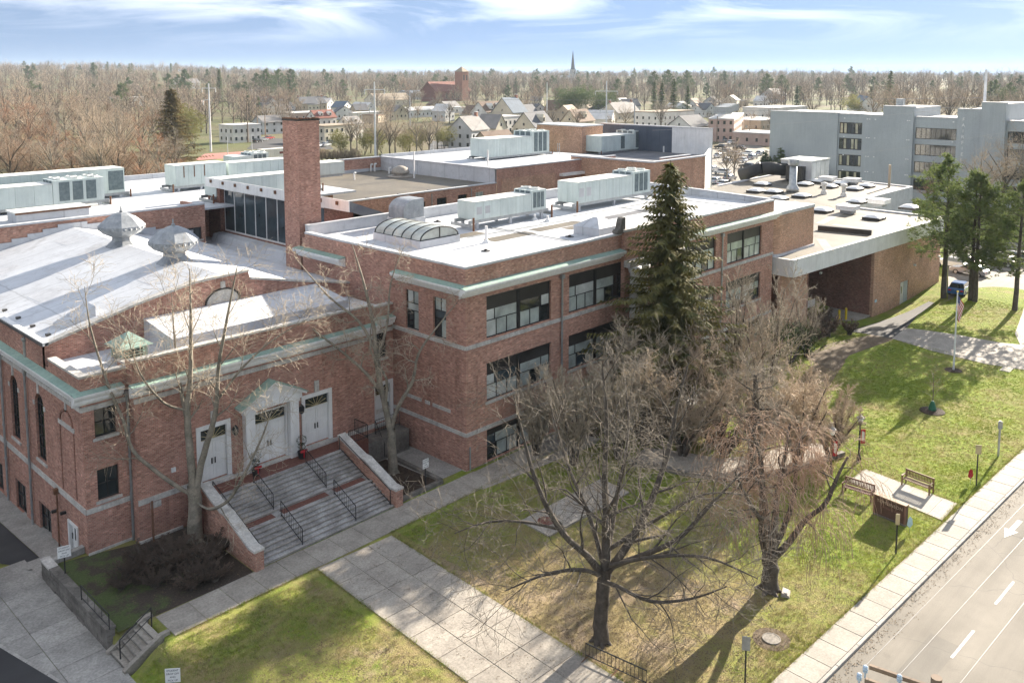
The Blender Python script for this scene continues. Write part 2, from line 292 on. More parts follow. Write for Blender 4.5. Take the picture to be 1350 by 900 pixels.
class MB:
    def __init__(s): s.v = []; s.f = []; s.m = []; s.cm = 0; s.mats = []
    def use(s, mat):
        if mat not in s.mats: s.mats.append(mat)
        s.cm = s.mats.index(mat); return s
    def add(s, V, Fs):
        n = len(s.v); s.v += [tuple(map(float, q)) for q in V]; s.f += [tuple(n+i for i in q) for q in Fs]; s.m += [s.cm]*len(Fs); return s
    def box(s, x0, x1, y0, y1, z0, z1):
        return s.add([(x0, y0, z0), (x1, y0, z0), (x1, y1, z0), (x0, y1, z0), (x0, y0, z1), (x1, y0, z1), (x1, y1, z1), (x0, y1, z1)],
                     [(0, 3, 2, 1), (4, 5, 6, 7), (0, 1, 5, 4), (1, 2, 6, 5), (2, 3, 7, 6), (3, 0, 4, 7)])
    def hexa(s, b, t):
        return s.add(list(b)+list(t), [(0, 3, 2, 1), (4, 5, 6, 7), (0, 1, 5, 4), (1, 2, 6, 5), (2, 3, 7, 6), (3, 0, 4, 7)])
    def prism(s, poly, ax, a0, a1):
        n = len(poly)
        def pt(q, a): return {'x': (a, q[0], q[1]), 'y': (q[0], a, q[1]), 'z': (q[0], q[1], a)}[ax]
        V = [pt(q, a0) for q in poly]+[pt(q, a1) for q in poly]
        return s.add(V, [tuple(range(n))[::-1], tuple(range(n, 2*n))]+[(i, (i+1) % n, n+(i+1) % n, n+i) for i in range(n)])
    def cyl(s, p0, p1, r0, r1=None, n=8, cap=True):
        r1 = r0 if r1 is None else r1; a = Vector(p0); b = Vector(p1); d = (b-a).normalized()
        u = d.orthogonal().normalized(); w = d.cross(u)
        V = []
        for c, r in ((a, r0), (b, r1)):
            for i in range(n): t = 2*math.pi*i/n; V.append(c+u*(r*math.cos(t))+w*(r*math.sin(t)))
        Fs = [(i, (i+1) % n, n+(i+1) % n, n+i) for i in range(n)]
        if cap: Fs += [tuple(range(n))[::-1], tuple(range(n, 2*n))]
        return s.add(V, Fs)
    def lathe(s, c, prof, n=16):
        V = []; m = len(prof)
        for r, z in prof:
            for i in range(n): t = 2*math.pi*(i+.5)/n; V.append((c[0]+r*math.cos(t), c[1]+r*math.sin(t), c[2]+z))
        Fs = [(k*n+i, k*n+(i+1) % n, (k+1)*n+(i+1) % n, (k+1)*n+i) for k in range(m-1) for i in range(n)]
        return s.add(V, Fs+[tuple(range(n))[::-1], tuple(range((m-1)*n, m*n))])
    def mesh(s, name, mat=None, off=(0, 0, 0), smooth=False):
        me = bpy.data.meshes.new(name)
        me.from_pydata([(a-off[0], b-off[1], c-off[2]) for a, b, c in s.v], [], s.f)
        if mat and not s.mats: me.materials.append(MATS[mat])
        else:
            for q in s.mats: me.materials.append(MATS[q])
            me.polygons.foreach_set('material_index', s.m)
        if smooth: me.polygons.foreach_set('use_smooth', [True]*len(me.polygons))
        me.update(); return me
    def build(s, name, mat=None, parent=None, smooth=False, **tg):
        off = ORG.get(parent, (0, 0, 0)) if parent is not None else (0, 0, 0)
        o = link(name, s.mesh(name, mat, off, smooth), parent)
        return tag(o, **tg) if tg else o
    def solo(s, name, mat, label, cat, loc, group=None, smooth=False):
        """a top-level thing of one mesh, origin at loc"""
        o = link(name, s.mesh(name, mat, loc, smooth)); o.location = loc; ORG[o] = tuple(loc); return tag(o, label, cat, group)
def dup(root, loc, rz=None, label=None, group=None, scale=None):
    def cp(o, par):
        c = o.copy(); COL.objects.link(c); c.parent = par
        for ch in o.children: cp(ch, c)
        return c
    r = cp(root, None); r.location = loc
    if rz is not None: r.rotation_euler[2] = rz
    if scale: r.scale = (scale,)*3 if isinstance(scale, (int, float)) else scale
    if label: r['label'] = label
    if group: r['group'] = group
    return r
def bxo(name, x0, x1, y0, y1, z0, z1, mat, parent=None, **k): return MB().box(x0, x1, y0, y1, z0, z1).build(name, mat, parent, **k)
# ------------------------------------------------------------------ terrain
ST = -.046                                                   # the street runs a little askew of the school
def kerb_y(x): return -24.05 + ST*(x+4.9)                    # inner edge of the street pavement
def smooth(a, b, t): t = min(1, max(0, (t-a)/(b-a))); return t*t*(3-2*t)
def hgt(x, y):
    z = 0.
    if -75 < x < -20 and -60 < y < 60:
        low = -.9-.6*smooth(8, 20, y)
        z = low*(1-smooth(-23.0, -22.85, x)) if -.3 < y < 8.2 else (low-.3)*(1-smooth(-21.5, -21.3, x)) if -2.2 < y <= -.3 else (low*(1-smooth(-23.3, -21.5, x)) if y <= -.3 else (low*(1-smooth(-20.65, -20.45, x))))
    z -= 1.7*math.exp(-((x-64)/14)**2-((y+1.0)/5.5)**2)
    z += .45*math.exp(-((x-71)/6)**2-((y+12)/4.5)**2)           # grassy mound under the pines
    if -400 < x < 400 and y < 0 and z > -.3: z = min(z, 0 if z <= 0 else z)-.22*smooth(kerb_y(x)-.35, kerb_y(x)-1.2, y)*(1-smooth(kerb_y(x)-12.2, kerb_y(x)-12.9, y))
    d = math.hypot(x-CAM[0], y-CAM[1])
    if d > 500:
        az = math.degrees(math.atan2(x-CAM[0], y-CAM[1]))-46.4    # 0 at the middle of the picture, positive to the right
        k = smooth(-8, -26, az)
        z += smooth(550, 2400, d)*(13+22*k+9*mnoise.noise(Vector((x/420, y/420, 0)))+4*mnoise.noise(Vector((x/150, y/150, 5))))
    return z
def axis(lo, hi, step, far):
    a = list(np.arange(lo, hi+.01, step)); s = step; v = hi
    while v < far: s *= 1.22; v += s; a.append(v)
    s = step; v = lo
    while v > -far: s *= 1.22; v -= s; a.insert(0, v)
    return a
xs = axis(-40, 92, 1., 5200); ys = axis(-42, 30, .5, 5200)
xs = sorted(set([x for x in xs if not -23.9 < x < -20.1]+[-23.6, -23.3, -23.05, -23.0, -22.94, -22.85, -22.6, -22.2, -21.8, -21.5, -21.3, -21.0, -20.65, -20.55, -20.45, -20.3]))
V = np.array([(x, y, hgt(x, y)) for y in ys for x in xs]); nx = len(xs); ny = len(ys)
ii, jj = np.meshgrid(np.arange(nx-1), np.arange(ny-1)); q = (jj*nx+ii).ravel()
g = link('ground', mesh_np('ground', V, np.stack([q, q+1, q+nx+1, q+nx], 1), 'lawn', True)); tag(g, kind='structure')
# ------------------------------------------------------------------ paving
def struct(name, label=None): o = bpy.data.objects.new(name, None); COL.objects.link(o); ORG[o] = (0, 0, 0); return tag(o, label, kind='structure')
def slab_field(parent, o, u, nu, nv, su, sv, mat, top=.03, th=.12, skip=None, name='paving_slab', gap=.022, zf=None):
    """grid of slabs, each an object of its own, all sharing one mesh; o = corner, u = direction of the first index"""
    u = np.array(u, float); u /= np.linalg.norm(u); v = np.array([-u[1], u[0]])
    e = .012; a, b = su/2-gap/2, sv/2-gap/2
    mb = MB().add([(-a, -b, -th), (a, -b, -th), (a, b, -th), (-a, b, -th), (-a, -b, -e), (a, -b, -e), (a, b, -e), (-a, b, -e), (-a+e, -b+e, 0), (a-e, -b+e, 0), (a-e, b-e, 0), (-a+e, b-e, 0)],
        [(0, 1, 5, 4), (1, 2, 6, 5), (2, 3, 7, 6), (3, 0, 4, 7), (4, 5, 9, 8), (5, 6, 10, 9), (6, 7, 11, 10), (7, 4, 8, 11), (8, 9, 10, 11)])
    me = mb.mesh(name, mat); rg = random.Random(hash((round(o[0]*10), nu)) & 999)
    for i in range(nu):
        for j in range(nv):
            if skip and skip(i, j): continue
            p = np.array(o)+u*(i+.5)*su+v*(j+.5)*sv; z = (zf(*p) if zf else hgt(*p))+top
            s = link(name, me, parent, (p[0], p[1], z+rg.uniform(-.004, .004))); s.rotation_euler = (rg.uniform(-.002, .002), rg.uniform(-.002, .002), math.atan2(u[1], u[0]))
us = np.array([1, ST])/math.hypot(1, ST); vs = np.array([-us[1], us[0]])
zst = lambda x, y: 0.
sw = struct('sidewalk')
slab_field(sw, (-22, kerb_y(-22)-1.38), us, 66, 1, 1.53, 1.38, 'concrete_pale', .03, .3, zf=zst)
ke = struct('kerb')
slab_field(ke, (-22, kerb_y(-22)-1.56), us, 50, 1, 2.02, .18, 'kerb', .035, .35, name='kerb_stone', zf=zst)
def strip(name, pts, mat, kind='structure', z=0., zf=None, parent=None):
    V = [(p[0], p[1], (zf(*p) if zf else 0)+z) for p in pts]
    o = MB().add(V, [tuple(range(len(V)))]).build(name, mat, parent)
    if parent is None: tag(o, kind=kind)
    return o
def along(x, dy): return (x, kerb_y(x)+dy)
strip('road', [along(-300, -12.4), along(400, -12.4), along(400, -1.55), along(-300, -1.55)], 'asphalt', z=-.1)
rd = bpy.data.objects['road']
def mark(poly): MB().add([(*p, -.090) for p in poly], [tuple(range(len(poly)))]).build('lane_marking', 'line_paint', rd)
for k in range(-6, 14):                                       # broken centre line
    x0 = 2.4+5.75*k; a, b = along(x0, 0), along(x0+2.8, 0); dy = -4.72
    mark([(a[0], a[1]+dy-.06), (b[0], b[1]+dy-.06), (b[0], b[1]+dy+.06), (a[0], a[1]+dy+.06)])
mk_asphalt('asphalt_patch', (.17, .157, .135), (.13, .12, .104))
for x_, dy_, w_, h_ in ((-2, -3.4, 5.5, 1.3), (9, -6.3, 3.2, 1.6), (16, -2.9, 2.4, .8), (24, -5.6, 7, 1.2), (-9, -7.4, 4, 1.5)):
    MB().add([(*q_, -.0955) for q_ in ((x_, kerb_y(x_)+dy_-h_), (x_+w_, kerb_y(x_+w_)+dy_-h_), (x_+w_+.1, kerb_y(x_+w_)+dy_), (x_-.05, kerb_y(x_)+dy_))], [(0, 1, 2, 3)]).build('road_patch', 'asphalt_patch', rd)
a0 = np.array(P(1325, 697)[:2]); hd = -us; sd2 = vs              # lane arrow pointing back along the street
t0, t1 = np.array(P(1345, 684)[:2]), np.array(P(1326, 704)[:2]); hd = (t1-t0)/np.linalg.norm(t1-t0); sd2 = np.array([-hd[1], hd[0]])
for poly in ([t0-sd2*.13, t1-sd2*.13-hd*.9, t1+sd2*.13-hd*.9, t0+sd2*.13], [t1-hd*.95-sd2*.36, t1+hd*.25, t1-hd*.95+sd2*.36]): mark([tuple(q) for q in poly][::-1])
# walk from the steps towards the street, three slabs wide, square to the street
wk = struct('front_walk')
uw = np.array([-.042, -1.]); uw /= np.linalg.norm(uw)
slab_field(wk, (-13.3, -2.56), uw, 12, 3, 2.0, 1.62, 'concrete')
# cross walk along the building
cw = struct('cross_walk')
slab_field(cw, (-21.0, -2.5), (1, .003), 13, 1, 1.64, 2.08, 'concrete')
slab_field(cw, (-21.0+13*1.64, -2.44), (1, .03), 6, 1, 1.6, 2.0, 'concrete')
strip('planting_bed', [(-22.7, -.3), (-15.75, -.45), (-15.75, 6.6), (-18.5, 6.7), (-21.0, 7.5), (-22.7, 7.9)], 'bed', z=.012)
strip('courtyard_paving', [(-5.1, .3), (-.05, .3), (-.05, 6.4), (-5.1, 6.4)], 'concrete_old', z=.02)
strip('corner_bed', [(-5.75, .12), (-2.3, .12), (-2.6, 5.2), (-5.75, 5.4)], 'mulch', z=.06)
for k_ in range(5): bxo_ = MB().box(-5.7+.7*k_, -5.02+.7*k_, -.2, .1, -.05, .22).build('kerb_stone', 'stone_dark', ke)
for k_ in range(7): MB().box(-2.3, -2.0, .1+.72*k_, .8+.72*k_, -.05, .2).build('kerb_stone', 'stone_dark', ke)
strip('apron', [(-1.0, -.85), (9.6, -.8), (10.2, -3.2), (9.0, -3.6), (-1.0, -2.6)], 'concrete', z=.012)
strip('apron', [(9.6, -.1), (17, -.1), (17, -2.0), (9.6, -3.0)], 'mulch', z=.01)
# left drop-off pavement and lane
zl = lambda x, y: -.9-.6*smooth(8, 20, y)
ls = struct('side_pavement')
kl = lambda y: -25.58-.2235*y
slab_field(ls, (-23.1, -10.8), (0, 1), 15, 4, 1.85, 2.1, 'concrete_old', .04, .2, zf=zl, skip=lambda i, j: (j == 0 and i > 11) or -23.1-2.1*(j+.5) < kl(-10.8+1.85*(i+.5))-1.0)
mb_ = MB()
for y_ in range(-30, 42, 2): mb_.add([(-60, y_, zl(0, y_)+.066), (kl(y_), y_, zl(0, y_)+.066), (kl(y_+2), y_+2, zl(0, y_+2)+.066), (-60, y_+2, zl(0, y_+2)+.066)], [(0, 1, 2, 3)])
tag(mb_.build('side_lane', 'asphalt_dark'), kind='structure')
mb_ = MB(); sx_ = [(10.9, -23.3), (11.4, -23.8), (12, -24.1), (14, -24.6), (16, -24.9), (18, -25.0), (20, -25.1), (60, -25.15)]
for (ya_, xa_), (yb2, xb_) in zip(sx_[:-1], sx_[1:]): mb_.add([(xa_, ya_, zl(0, ya_)+.058), (-22.47, ya_, zl(0, ya_)+.058), (-22.47, yb2, zl(0, yb2)+.058), (xb_, yb2, zl(0, yb2)+.058)], [(0, 1, 2, 3)])
tag(mb_.build('side_drive', 'asphalt_dark'), kind='structure')
mb_ = MB()
for y_ in range(10, 36, 2): mb_.add([(-22.45, y_, zl(0, y_)+.06), (-20.72, y_, zl(0, y_)+.06), (-20.72, y_+2, zl(0, y_+2)+.06), (-22.45, y_+2, zl(0, y_+2)+.06)], [(0, 1, 2, 3)])
mb_.add([(-23.2, 8.2, -.855), (-20.75, 8.2, -.855), (-20.75, 10.0, -.86), (-23.2, 10.0, -.86)], [(0, 1, 2, 3)]); mb_.add([(-23.4, 10.0, -.862), (-22.45, 10.0, -.862), (-22.45, 10.95, -.905), (-23.4, 10.95, -.905)], [(0, 1, 2, 3)])
tag(mb_.build('area_gutter', 'concrete_old'), kind='structure')
slab_field(ke, (kl(-20)+.1, -20), (-.2235, 1), 24, 1, 1.6, .18, 'kerb', .075, .3, name='kerb_stone', zf=zl)
# terrace in front of the main entrance, its low wall, the stone pad in the lawn, the bench walk
ter = struct('terrace')
arc = [P(*q)[:2] for q in ((830, 612), (868, 618), (905, 627), (960, 634), (1000, 631), (1040, 622), (1080, 610), (1112, 600))]
inner = [P(*q)[:2] for q in ((1085, 585), (1050, 583), (1000, 600), (950, 605), (905, 597), (850, 590))]
strip('terrace_paving', arc+inner, 'concrete', z=.05, parent=ter)
for a, b in zip(arc[:-1], arc[1:]):
    n = 3
    for k in range(n):
        p, r_ = a+(b-a)*k/n, a+(b-a)*(k+.97)/n; d = (r_-p)/np.linalg.norm(r_-p); m_ = np.array([d[1], -d[0]])*.16
        MB().hexa([(*(p-m_), 0), (*(r_-m_), 0), (*(r_+m_), 0), (*(p+m_), 0)], [(*(p-m_), .3), (*(r_-m_), .3), (*(r_+m_), .3), (*(p+m_), .3)]).build('wall_stone', 'stone_dark', ter)
pad = struct('lawn_pad')
pc = [np.array(P(*q)[:2]) for q in ((686, 688), (724, 708), (830, 650), (793, 632))]
for i in range(4):
    a, b, c_, d = pc[0]+(pc[3]-pc[0])*i/4, pc[0]+(pc[3]-pc[0])*(i+.985)/4, pc[1]+(pc[2]-pc[1])*(i+.985)/4, pc[1]+(pc[2]-pc[1])*i/4
    MB().hexa([(*q, -.05) for q in (a, d, c_, b)], [(*q, .10) for q in (a, d, c_, b)]).build('paving_slab', 'brick_paver' if i == 9 else 'concrete', pad)
c_ = P(720, 686, .1)
MB().lathe((c_[0], c_[1], .1), [(.52, 0), (.5, .012), (.2, .014)], 18).build('round_plaque', 'brick_paver', pad)
bw = struct('bench_walk')
bc = [np.array(P(*q)[:2]) for q in ((1262, 664), (1242, 686), (1118, 634), (1140, 618))]
for i in range(7):
    a, b, e, d = bc[0]+(bc[3]-bc[0])*i/7, bc[0]+(bc[3]-bc[0])*(i+.985)/7, bc[1]+(bc[2]-bc[1])*(i+.985)/7, bc[1]+(bc[2]-bc[1])*i/7
    MB().hexa([(*q, -.05) for q in (a, d, e, b)], [(*q, .035) for q in (a, d, e, b)]).build('paving_slab', 'concrete_pale', bw)
# paths by the right wing
def path(name, px, mat, dz=.02, n=10):
    """strip following the terrain between two pixel chains"""
    L = [np.array(P(*q)[:2]) for q in px[0]]; Rr = [np.array(P(*q)[:2]) for q in px[1]]
    V = []; Fs = []
    for i in range(len(L)-1):
        for k in range(n+(i == len(L)-2)):
            t = k/n; a = L[i]+(L[i+1]-L[i])*t; b = Rr[i]+(Rr[i+1]-Rr[i])*t
            for j in range(7): p = a+(b-a)*j/6; V.append((*p, hgt(*p)+dz))
    m = len(V)//7
    for i in range(m-1):
        for j in range(6): Fs.append((i*7+j, i*7+j+1, (i+1)*7+j+1, (i+1)*7+j))
    return tag(MB().add(V, Fs).build(name, mat, smooth=True), kind='structure')
path('concrete_path', ([(1194, 431), (1260, 441), (1320, 452), (1352, 455)], [(1176, 446), (1230, 463), (1300, 480), (1352, 488)]), 'concrete', .03)
path('side_pavement', ([(1350, 408), (1338, 440), (1352, 470)], [(1420, 408), (1420, 440), (1420, 470)]), 'concrete_pale', .04)
path('service_drive', ([(1118, 432), (1160, 416), (1200, 402), (1225, 392)], [(1176, 446), (1196, 430), (1210, 412), (1232, 396)]), 'asphalt_dark', .025)
path('worn_path', ([(1060, 470), (1090, 452), (1160, 436)], [(1100, 490), (1120, 468), (1178, 447)]), 'soil', .015)
path('worn_path', ([(985, 560), (1030, 520), (1085, 470)], [(1075, 570), (1085, 520), (1115, 476)]), 'leaf_litter', .012)
# ------------------------------------------------------------------ building helpers
def facade(name, parent, ax, plane, u0, u1, z0, z1, holes, mat, depth=.25, sgn=1):
    """wall sheet with real openings and reveals. ax 'y': wall faces -Y at y=plane (u = x); ax 'x': faces -X at x=plane (u = y). sgn -1 faces the other way"""
    us_ = sorted({u0, u1, *[h[0] for h in holes], *[h[1] for h in holes]}); zs_ = sorted({z0, z1, *[h[2] for h in holes], *[h[3] for h in holes]})
    mb = MB()
    pt = (lambda u, d, z: (u, plane+d*sgn, z)) if ax == 'y' else (lambda u, d, z: (plane+d*sgn, u, z))
    for a, b in zip(us_[:-1], us_[1:]):
        for c, d in zip(zs_[:-1], zs_[1:]):
            if any(h[0] <= (a+b)/2 <= h[1] and h[2] <= (c+d)/2 <= h[3] for h in holes): continue
            mb.add([pt(a, 0, c), pt(b, 0, c), pt(b, 0, d), pt(a, 0, d)], [(0, 1, 2, 3)])
    for a, b, c, d in holes:
        for q in (((a, c), (a, d)), ((b, c), (b, d)), ((a, c), (b, c)), ((a, d), (b, d))):
            mb.add([pt(q[0][0], 0, q[0][1]), pt(q[1][0], 0, q[1][1]), pt(q[1][0], depth, q[1][1]), pt(q[0][0], depth, q[0][1])], [(0, 1, 2, 3)])
    return mb.build(name, mat, parent)
def abox(mb, ax, plane, u0, u1, d0, d1, z0, z1, sgn=1):
    a, b = sorted((plane+d0*sgn, plane+d1*sgn))
    return mb.box(u0, u1, a, b, z0, z1) if ax == 'y' else mb.box(a, b, u0, u1, z0, z1)
WR = random.Random(5)
def window(parent, ax, plane, u0, u1, z0, z1, rows, frame='black_iron', depth=.14, bar=.07, sill=True, sgn=1, head=None, pane=None, back=None, name='window'):
    """rows: list from the bottom of (height share, [column shares]); head = share of an opaque panel at the top"""
    f = MB(); zt = z1-(z1-z0)*(head or 0)
    abox(f, ax, plane, u0, u0+bar, depth, depth+.09, z0, z1, sgn); abox(f, ax, plane, u1-bar, u1, depth, depth+.09, z0, z1, sgn)
    abox(f, ax, plane, u0+bar, u1-bar, depth, depth+.09, z0, z0+bar, sgn); abox(f, ax, plane, u0+bar, u1-bar, depth, depth+.09, z1-bar, z1, sgn)
    w = None; panes = []; z = z0+bar; H = zt-z0-bar-(0 if head else bar); tot = sum(r[0] for r in rows)
    for k, (hs, cols) in enumerate(rows):
        h = H*hs/tot; u = u0+bar; Wd = u1-u0-2*bar; ct = sum(abs(c) for c in cols)
        for j, c in enumerate(cols):
            wd = Wd*abs(c)/ct
            panes.append((u, u+wd, z, z+h))
            if j: abox(f, ax, plane, u-bar*.4, u+bar*.4, depth+.005, depth+.075, z+(.02 if k else 0), z+h, sgn)
            u += wd
        if k: abox(f, ax, plane, u0+bar, u1-bar, depth+.003, depth+.08, z-bar*.35, z+bar*.35, sgn)
        z += h
    w = f.build(name, frame, parent)
    if head: abox(MB(), ax, plane, u0+bar, u1-bar, depth+.04, depth+.07, zt, z1-bar, sgn).build('head_panel', 'dark_panel', w)
    for a, b, c, d in panes:
        mt = pane or WR.choice(['glass_shade']*5+['glass_pale']*3+['glass_blue', 'glass'])
        abox(MB(), ax, plane, a, b, depth+.045, depth+.06, c, d, sgn).build('pane', mt, w)
    if sill: abox(MB(), ax, plane, u0-.12, u1+.12, -.07, .12, z0-.16, z0-.003, sgn).build('sill', 'stone', parent)
    return w
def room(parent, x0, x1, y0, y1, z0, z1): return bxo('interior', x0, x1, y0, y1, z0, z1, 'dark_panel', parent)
def band(parent, ax, plane, u0, u1, z0, z1, proud=.07, mat='stone', name='stone_course', seg=2.4, sgn=1):
    """course of stones laid end to end"""
    n = max(1, round((u1-u0)/seg)); L = (u1-u0)/n
    for i in range(n): abox(MB(), ax, plane, u0+i*L+.004, u0+(i+1)*L-.004, -proud, .05, z0, z1, sgn).build(name, mat, parent)
def cornice(parent, ax, plane, u0, u1, z, proj=.62, sgn=1, name='cornice'):
    """white dentil cornice with a copper skirt on top"""
    poly = [(0, -.08), (.1, -.08), (.14, .10), (.34, .12), (.36, .28), (proj-.06, .32), (proj, .46), (proj, .56), (0, .56)]
    def pr(poly, mat, nm, par):
        mb = MB()
        if ax == 'y': mb.prism([(plane-sgn*a, z+b) for a, b in poly], 'x', u0, u1)
        else: mb.prism([(plane-sgn*a, z+b) for a, b in poly], 'y', u0, u1)
        return mb.build(nm, mat, par)
    c = pr(poly, 'white_paint', name, parent)
    pr([(-.0, .563), (proj-.03, .563), (proj-.03, .58), (.02, .68), (0, .68)], 'copper', 'copper_skirt', c)
    d = MB(); n = int((u1-u0)/.36)
    for i in range(n): abox(d, ax, plane, u0+.05+i*.36, u0+.05+i*.36+.22, -.36, -.13, z+.11, z+.275, sgn)
    tag(d.build('dentils', 'white_paint', c), kind='stuff')
    return c
def downspout(parent, x, y, z0, z1, mat='galv', r=.075, off=(0, 0)):
    mb = MB().cyl((x, y, z0), (x, y, z1), r, n=8)
    for z in np.arange(z0+.6, z1, 2.2): mb.cyl((x, y, z), (x, y, z+.08), r*1.35, n=8)
    mb.box(x-.16, x+.16, y-.13, y+.13, z1, z1+.3)
    return mb.build('downspout', mat, parent)
def wallbox(name, parent, x0, x1, y0, y1, z0, z1, mat): return bxo(name, x0, x1, y0, y1, z0, z1, mat, parent)
def parapet_ring(parent, x0, x1, y0, y1, z0, z1, th=.35, mat='brick', cop='coping', sides='wesn', ch=.12, lip=.06):
    for s in sides:
        a = dict(w=(x0, x0+th, y0+th, y1-th), e=(x1-th, x1, y0+th, y1-th), s=(x0, x1, y0, y0+th), n=(x0, x1, y1-th, y1))[s]
        bxo('parapet', *a, z0, z1, mat, parent)
        dx0, dx1, dy0, dy1 = dict(w=(lip, lip, 0, 0), e=(lip, lip, 0, 0), s=(lip, lip, lip, lip), n=(lip, lip, lip, lip))[s]
        L = a[1]-a[0] if s in 'sn' else a[3]-a[2]; n = max(1, round(L/3.6))
        for i in range(n):
            if s in 'sn': q = (a[0]-dx0*(i == 0)+L*i/n+.004, a[0]+L*(i+1)/n+dx1*(i == n-1)-.004, a[2]-dy0, a[3]+dy1)
            else: q = (a[0]-dx0, a[1]+dx1, a[2]+lip*(i == 0)+L*i/n+.004, a[2]+L*(i+1)/n-lip*(i == n-1)-.004)
            bxo('coping_stone', *q, z1, z1+ch, cop, parent)
# ================================================================== MAIN BLOCK
mbk = thing('school_building', 'three storey red brick school block with white dentil cornice and flat white roof', 'school building', (20, 9, 0))
XE = 41.9
bays = [(1.9, 8.4), (10.4, 16.9), (24.5, 31.0), (33.0, 39.5)]
floors = [(.05, 2.15), (4.2, 6.75), (8.5, 11.3)]
H = [(a, b, c, d) for a, b in bays for c, d in floors]+[(19.4, 22.0, 2.6, 6.4)]
facade('wall', mbk, 'y', 0, 0, XE, -1.6, 13.2, H, 'brick')
HL = [(1.88, 3.17, 8.45, 11.2), (4.66, 6.04, 8.45, 11.2)]
facade('wall', mbk, 'x', 0, 0, 18.7, -1.6, 13.2, HL, 'brick_old')
wallbox('wall', mbk, .5, XE-.02, 18.35, 18.68, -1.6, 13.2, 'brick'); wallbox('wall', mbk, XE-.3, XE-.01, .5, 18.3, -1.6, 13.2, 'brick')
room(mbk, .6, XE-.6, .62, 18, -1.5, 13.0)
row_l = [(.6, [1, 1, 1]), (.4, [.28, .72])]; row_r = [(.6, [1, 1, 1]), (.4, [.72, .28])]
for a, b in bays:
    m_ = (a+b)/2
    for k, (c, d) in enumerate(floors):
        hd_ = (.2, .33, .33)[k]
        window(mbk, 'y', 0, a, m_-.1, c, d, row_l, head=hd_, sill=False); window(mbk, 'y', 0, m_+.1, b, c, d, row_r, head=hd_, sill=False)
        bxo('mullion', m_-.1, m_+.1, .1, .3, c, d, 'black_iron', mbk)
        if k == 1: bxo('sill', a-.15, b+.15, -.08, .13, c-.18, c-.003, 'stone', mbk)
        bxo('lintel', a-.02, b+.02, -.012, .1, d+.003, d+.07, 'dark_panel', mbk)
window(mbk, 'y', 0, 19.4, 22.0, 2.6, 6.4, [(2, [1, 1]), (1, [1, 1])], frame='white_paint', name='entrance_door', sill=False)
for a, b, c, d in HL: window(mbk, 'x', 0, a, b, c, d, [(1.3, [1, 1]), (.55, [1]), (.9, [1, 1])], sill=False, pane=None)
band(mbk, 'y', 0, 0, XE, 2.3, 2.56); band(mbk, 'y', 0, 0, XE, 8.14, 8.4, .08)
band(mbk, 'x', 0, .0, 7.48, 2.3, 2.56, .066); band(mbk, 'x', 0, .0, 7.48, 8.14, 8.4, .076)
band(mbk, 'y', 0, -.03, XE, -.6, .0, .10, 'stone', 'plinth_stone'); band(mbk, 'x', 0, -.0, 7.4, -.6, .0, .095, 'stone', 'plinth_stone')
cornice(mbk, 'y', 0, -.6, 16.6, 11.75); cornice(mbk, 'y', 0, 24.8, XE+.5, 11.75)
cornice(mbk, 'x', 0, .0, 7.0, 11.752); cornice(mbk, 'x', 0, 13.0, 19.2, 11.75)
for a, b in ((4.44, 6.07), (3.57, 4.05), (1.51, 3.26)): abox(MB(), 'x', 0, a, b, -.06, .1, 3.56, 3.78).build('stone_tablet', 'stone', mbk)
bxo('roof', .3, XE-.3, .3, 18.4, 13.05, 13.2, 'membrane', mbk)
parapet_ring(mbk, 0, XE, 0, 18.7, 13.2, 13.5, sides='sw', mat='brick', ch=.15)
for i in range(6): bxo('parapet', .3+6.9*i, .3+6.9*(i+1)-.01, 18.35, 18.7, 13.2, 14.05, 'membrane', mbk); bxo('coping_stone', .3+6.9*i, .3+6.9*(i+1)-.01, 18.3, 18.76, 14.05, 14.14, 'coping', mbk)
MB().hexa([(XE-.35, .4, 13.2), (XE, .4, 13.2), (XE, 18.3, 13.2), (XE-.35, 18.3, 13.2)], [(XE-.35, .4, 13.62), (XE, .4, 13.62), (XE, 18.3, 14.1), (XE-.35, 18.3, 14.1)]).build('parapet', 'membrane', mbk)
MB().hexa([(XE-.4, .4, 13.65), (XE+.05, .4, 13.65), (XE+.05, 18.3, 14.12), (XE-.4, 18.3, 14.12)], [(XE-.4, .4, 13.73), (XE+.05, .4, 13.73), (XE+.05, 18.3, 14.2), (XE-.4, 18.3, 14.2)]).build('coping_stone', 'coping', mbk)
for a in (9.45, 31.9): downspout(mbk, a, -.16, .0, 11.3)
MB().cyl((.25, -.1, -.2), (.25, -.1, 1.6), .05).build('downspout', 'galv', mbk)
# walkway mats and dark patches on the roof
for x0, x1, y0, y1 in ((9.0, 13.8, 6.2, 7.6), (14.6, 20.5, 6.6, 7.9), (23.0, 33.0, 6.2, 7.3), (8.2, 11.0, 9.2, 10.4), (17, 19.0, 5.3, 6.4)): bxo('walkway_pad', x0, x1, y0, y1, 13.203, 13.215, 'gravel_roof' if x0 < 20 else 'dark_roof', mbk)
for x_, y_ in ((6, 4.2), (14.5, 3.4), (22, 15.6), (30, 4.0), (37, 15), (12, 16.2), (34.5, 8.2)):
    MB().lathe((x_, y_, 13.2), [(.35, 0), (.33, .05), (.12, .06), (.1, .16), (.02, .17)], 10).build('roof_drain', 'dark_panel', mbk)
for a_, b_ in (((8.5, 8.8), (20.5, 8.4)), ((13, 2.2), (13, 10.8)), ((22, 9.5), (36, 9.2)), ((29, 1.4), (29.2, 9.2)), ((37.5, 2), (38, 16))):
    MB().cyl((*a_, 13.27), (*b_, 13.27), .04, n=5).build('conduit', 'galv', mbk)
